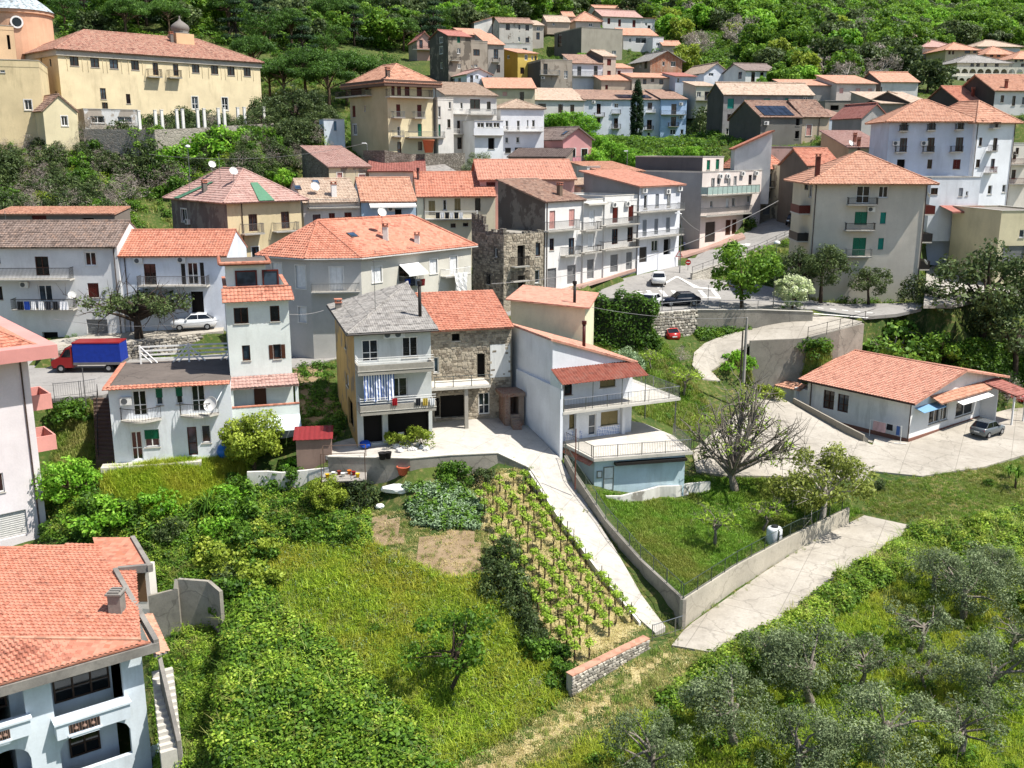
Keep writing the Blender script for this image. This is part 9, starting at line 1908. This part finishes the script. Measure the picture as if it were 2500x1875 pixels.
# plastic chair
e = empty('plastic_chair', PZ(*S('C2', 1205, 890), 7.0), R(20), 'white plastic chair among the climbers', 'chair'); q = MB(); q.box(-.24, -.22, .4, .24, .22, .44); q.build('seat', WHITE, e); q = MB(); q.box(-.24, .2, .44, .24, .24, .85); q.build('backrest', WHITE, e)
for x in (-.22, .2):
    for y in (-.2, .2): q = MB(); q.box(x, y, 0, x+.04, y+.04, .4); q.build('leg', WHITE, e)
# orange barrier at the ruin
q = MB()
for i in range(12): q.box(i*.33, 0, 0, i*.33+.3, .03, 1.0+.1*(i % 2))
o = q.build('orange_barrier', plain('#d2431c', .6), None, loc=onroad('B3', 235, 1000), rz=R(38)); tag(o, 'orange plastic safety netting before the stone ruin', 'barrier')
# hedge in the car park corner
hg = empty('laurel_hedge', V(*PY(1512, 800, 100.6)[:2], 9.9), R(-2), 'tall clipped dark hedge left of the parking wall', 'hedge'); n = 8000; c = rng.uniform(-1, 1, (n, 3)); ax = rng.integers(0, 3, n); c[np.arange(n), ax] = np.sign(c[np.arange(n), ax]); nn = np.zeros((n, 3)); nn[np.arange(n), ax] = c[np.arange(n), ax]
c = c*np.array([3.4, 1.1, 2.6])+np.array([0, 0, 2.6])+rng.normal(0, .2, (n, 3)); c[:, 2] += (.35*np.sin(c[:, 0]*1.7)+.3*np.sin(c[:, 0]*3.1+1))*(c[:, 2]/5); c[:, 0] += .35*np.sin(c[:, 2]*1.9); c[:, 1] += .3*np.sin(c[:, 2]*1.5+c[:, 0]*1.3); v, f = leaves(c, nn+np.array([0, 0, .3]), .15, .6, .5); link(bpy.data.objects.new('foliage', np_mesh('hedge', v, f, LM['dark'], 4, rng.uniform(.1, .8, n))), hg); q = MB(); q.box(-3.2, -.9, -.5, 3.2, .9, 4.9); q.build('dark_core', plain('#1f2a14', .9), hg)  # dark green box fills the hedge inside its leaves
# vines: stake and shoots
vp = [GR_(x, y) for x, y in Z['vineyard']]; poly = [(p.x, p.y) for p in vp]; a0 = PZ(1290, 1150, 5.5); a1 = PZ(1560, 1520, .3); dv = V(a1.x-a0.x, a1.y-a0.y, 0).normalized(); nv = V(dv.y, -dv.x, 0); VM = [(leafclump(f'vine_{i}', 'vine', 60, .34, .3, .085, .7)) for i in range(3)]; q = MB(); q.tube([(0, 0, -.3), (.02, 0, 1.55)], .03, 5); SM = q.mesh('stake', BK['dark']); q = MB(); q.tube([(.06, 0, -.2), (.1, .05, .5), (.02, 0, 1.0)], [.035, .03, .02], 5); q.tube([(.05, 0, .9), (.4, .1, 1.15)], .012, 4); q.tube([(.05, 0, .9), (-.4, -.1, 1.2)], .012, 4); CM = q.mesh('vine_stem', BK['brown']); nvn = 0
for r_ in range(-1, 16):
    for k in range(0, 40):
        p = V(a0.x, a0.y, 0)+dv*(k*1.0+.3)+nv*(.5+r_*1.05)
        if not inpoly(np.array([p.x]), np.array([p.y]), poly)[0] or random.random() < .08: continue
        e = bpy.data.objects.new('grapevine', None); e.empty_display_size = .2; COL.objects.link(e); e.location = (p.x+random.uniform(-.1, .1), p.y+random.uniform(-.1, .1), float(ground_z(p.x, p.y))); e.rotation_euler = (0, 0, math.atan2(dv.y, dv.x)+random.uniform(-.3, .3)); tag(e, 'staked grapevine in fresh leaf in the vineyard', 'grapevine', 'grapevines of the vineyard')
        for nm, m in (('stake', SM), ('stem', CM)): o = bpy.data.objects.new(nm, m); COL.objects.link(o); o.parent = e
        for i in range(random.randint(2, 3)): o = bpy.data.objects.new('shoots', random.choice(VM)); COL.objects.link(o); o.parent = e; o.location = (random.uniform(-.35, .35), random.uniform(-.1, .1), random.uniform(.75, 1.2)); s_ = random.uniform(.7, 1.2); o.scale = (s_, s_, s_); o.rotation_euler = (0, 0, random.uniform(0, 6))
        nvn += 1
# yuccas and palms
YU = [tuft(f'sword_{i}', 'vine', 60, .08, 1.0, .035, 1.0, .5) for i in range(2)]; YD = tuft('sword_d', 'dark', 70, .1, 1.2, .04, 1.1, .6); q = MB(); q.tube([(0, 0, -.3), (0, 0, 1.0)], .1, 7); YT = q.mesh('stem', BK['brown'])
for lb, p, st_, sc, m in (('pale yucca with spiky rosettes behind the bungalow', at(2375, 872, 100), 1.2, 1.3, YU[0]), ('small palm on the mown grass, right of the pair', at(2478, 1195), 1.1, .95, YD), ('small palm on the mown grass, left of the pair', at(2462, 1170), .5, .8, YD), ('spiky yucca in the thicket left of the citrus', at(510, 1262), .6, 1.3, YD), ('second spiky yucca in the thicket', at(560, 1255), .5, 1.1, YD), ('spiky yucca low in the thicket', at(530, 1320), .4, 1.1, YD), ('dark palm bush between fig and evergreen', at(2315, 850, 103), 1.2, 2.2, YD)):
    e = empty('yucca' if 'yucca' in lb else 'palm', p, 0, lb, 'palm' if 'palm' in lb else 'yucca'); o = link(bpy.data.objects.new('stem', YT), e); o.scale = (1, 1, st_); o = link(bpy.data.objects.new('leaves', m), e); o.location = (0, 0, st_*.95); o.scale = (sc,)*3
# prickly pear by the villa wall
e = empty('prickly_pear', GR_(*S('D1', 1540, 1590)), 0, 'prickly pear cactus at the edge of the bramble bank', 'cactus'); pm = plain('#7d9468', .7)
for i, (x, z, r_) in enumerate(((0, .3, .3), (.1, .85, .28), (-.3, .75, .25), (.35, .7, .24), (.15, 1.4, .24), (-.45, 1.2, .22), (.5, 1.15, .2), (-.35, 1.65, .18))):
    q = MB(); q.lathe([(0, -r_*1.2), (r_*.6, -r_*.8), (r_, 0), (r_*.7, r_*.8), (0, r_*1.2)], 10); o = q.build('pad', pm, e, True); o.location = (x, random.uniform(-.1, .1), z); o.scale = (1, .25, 1); o.rotation_euler = (0, random.uniform(-.4, .4), random.uniform(-.5, .5))
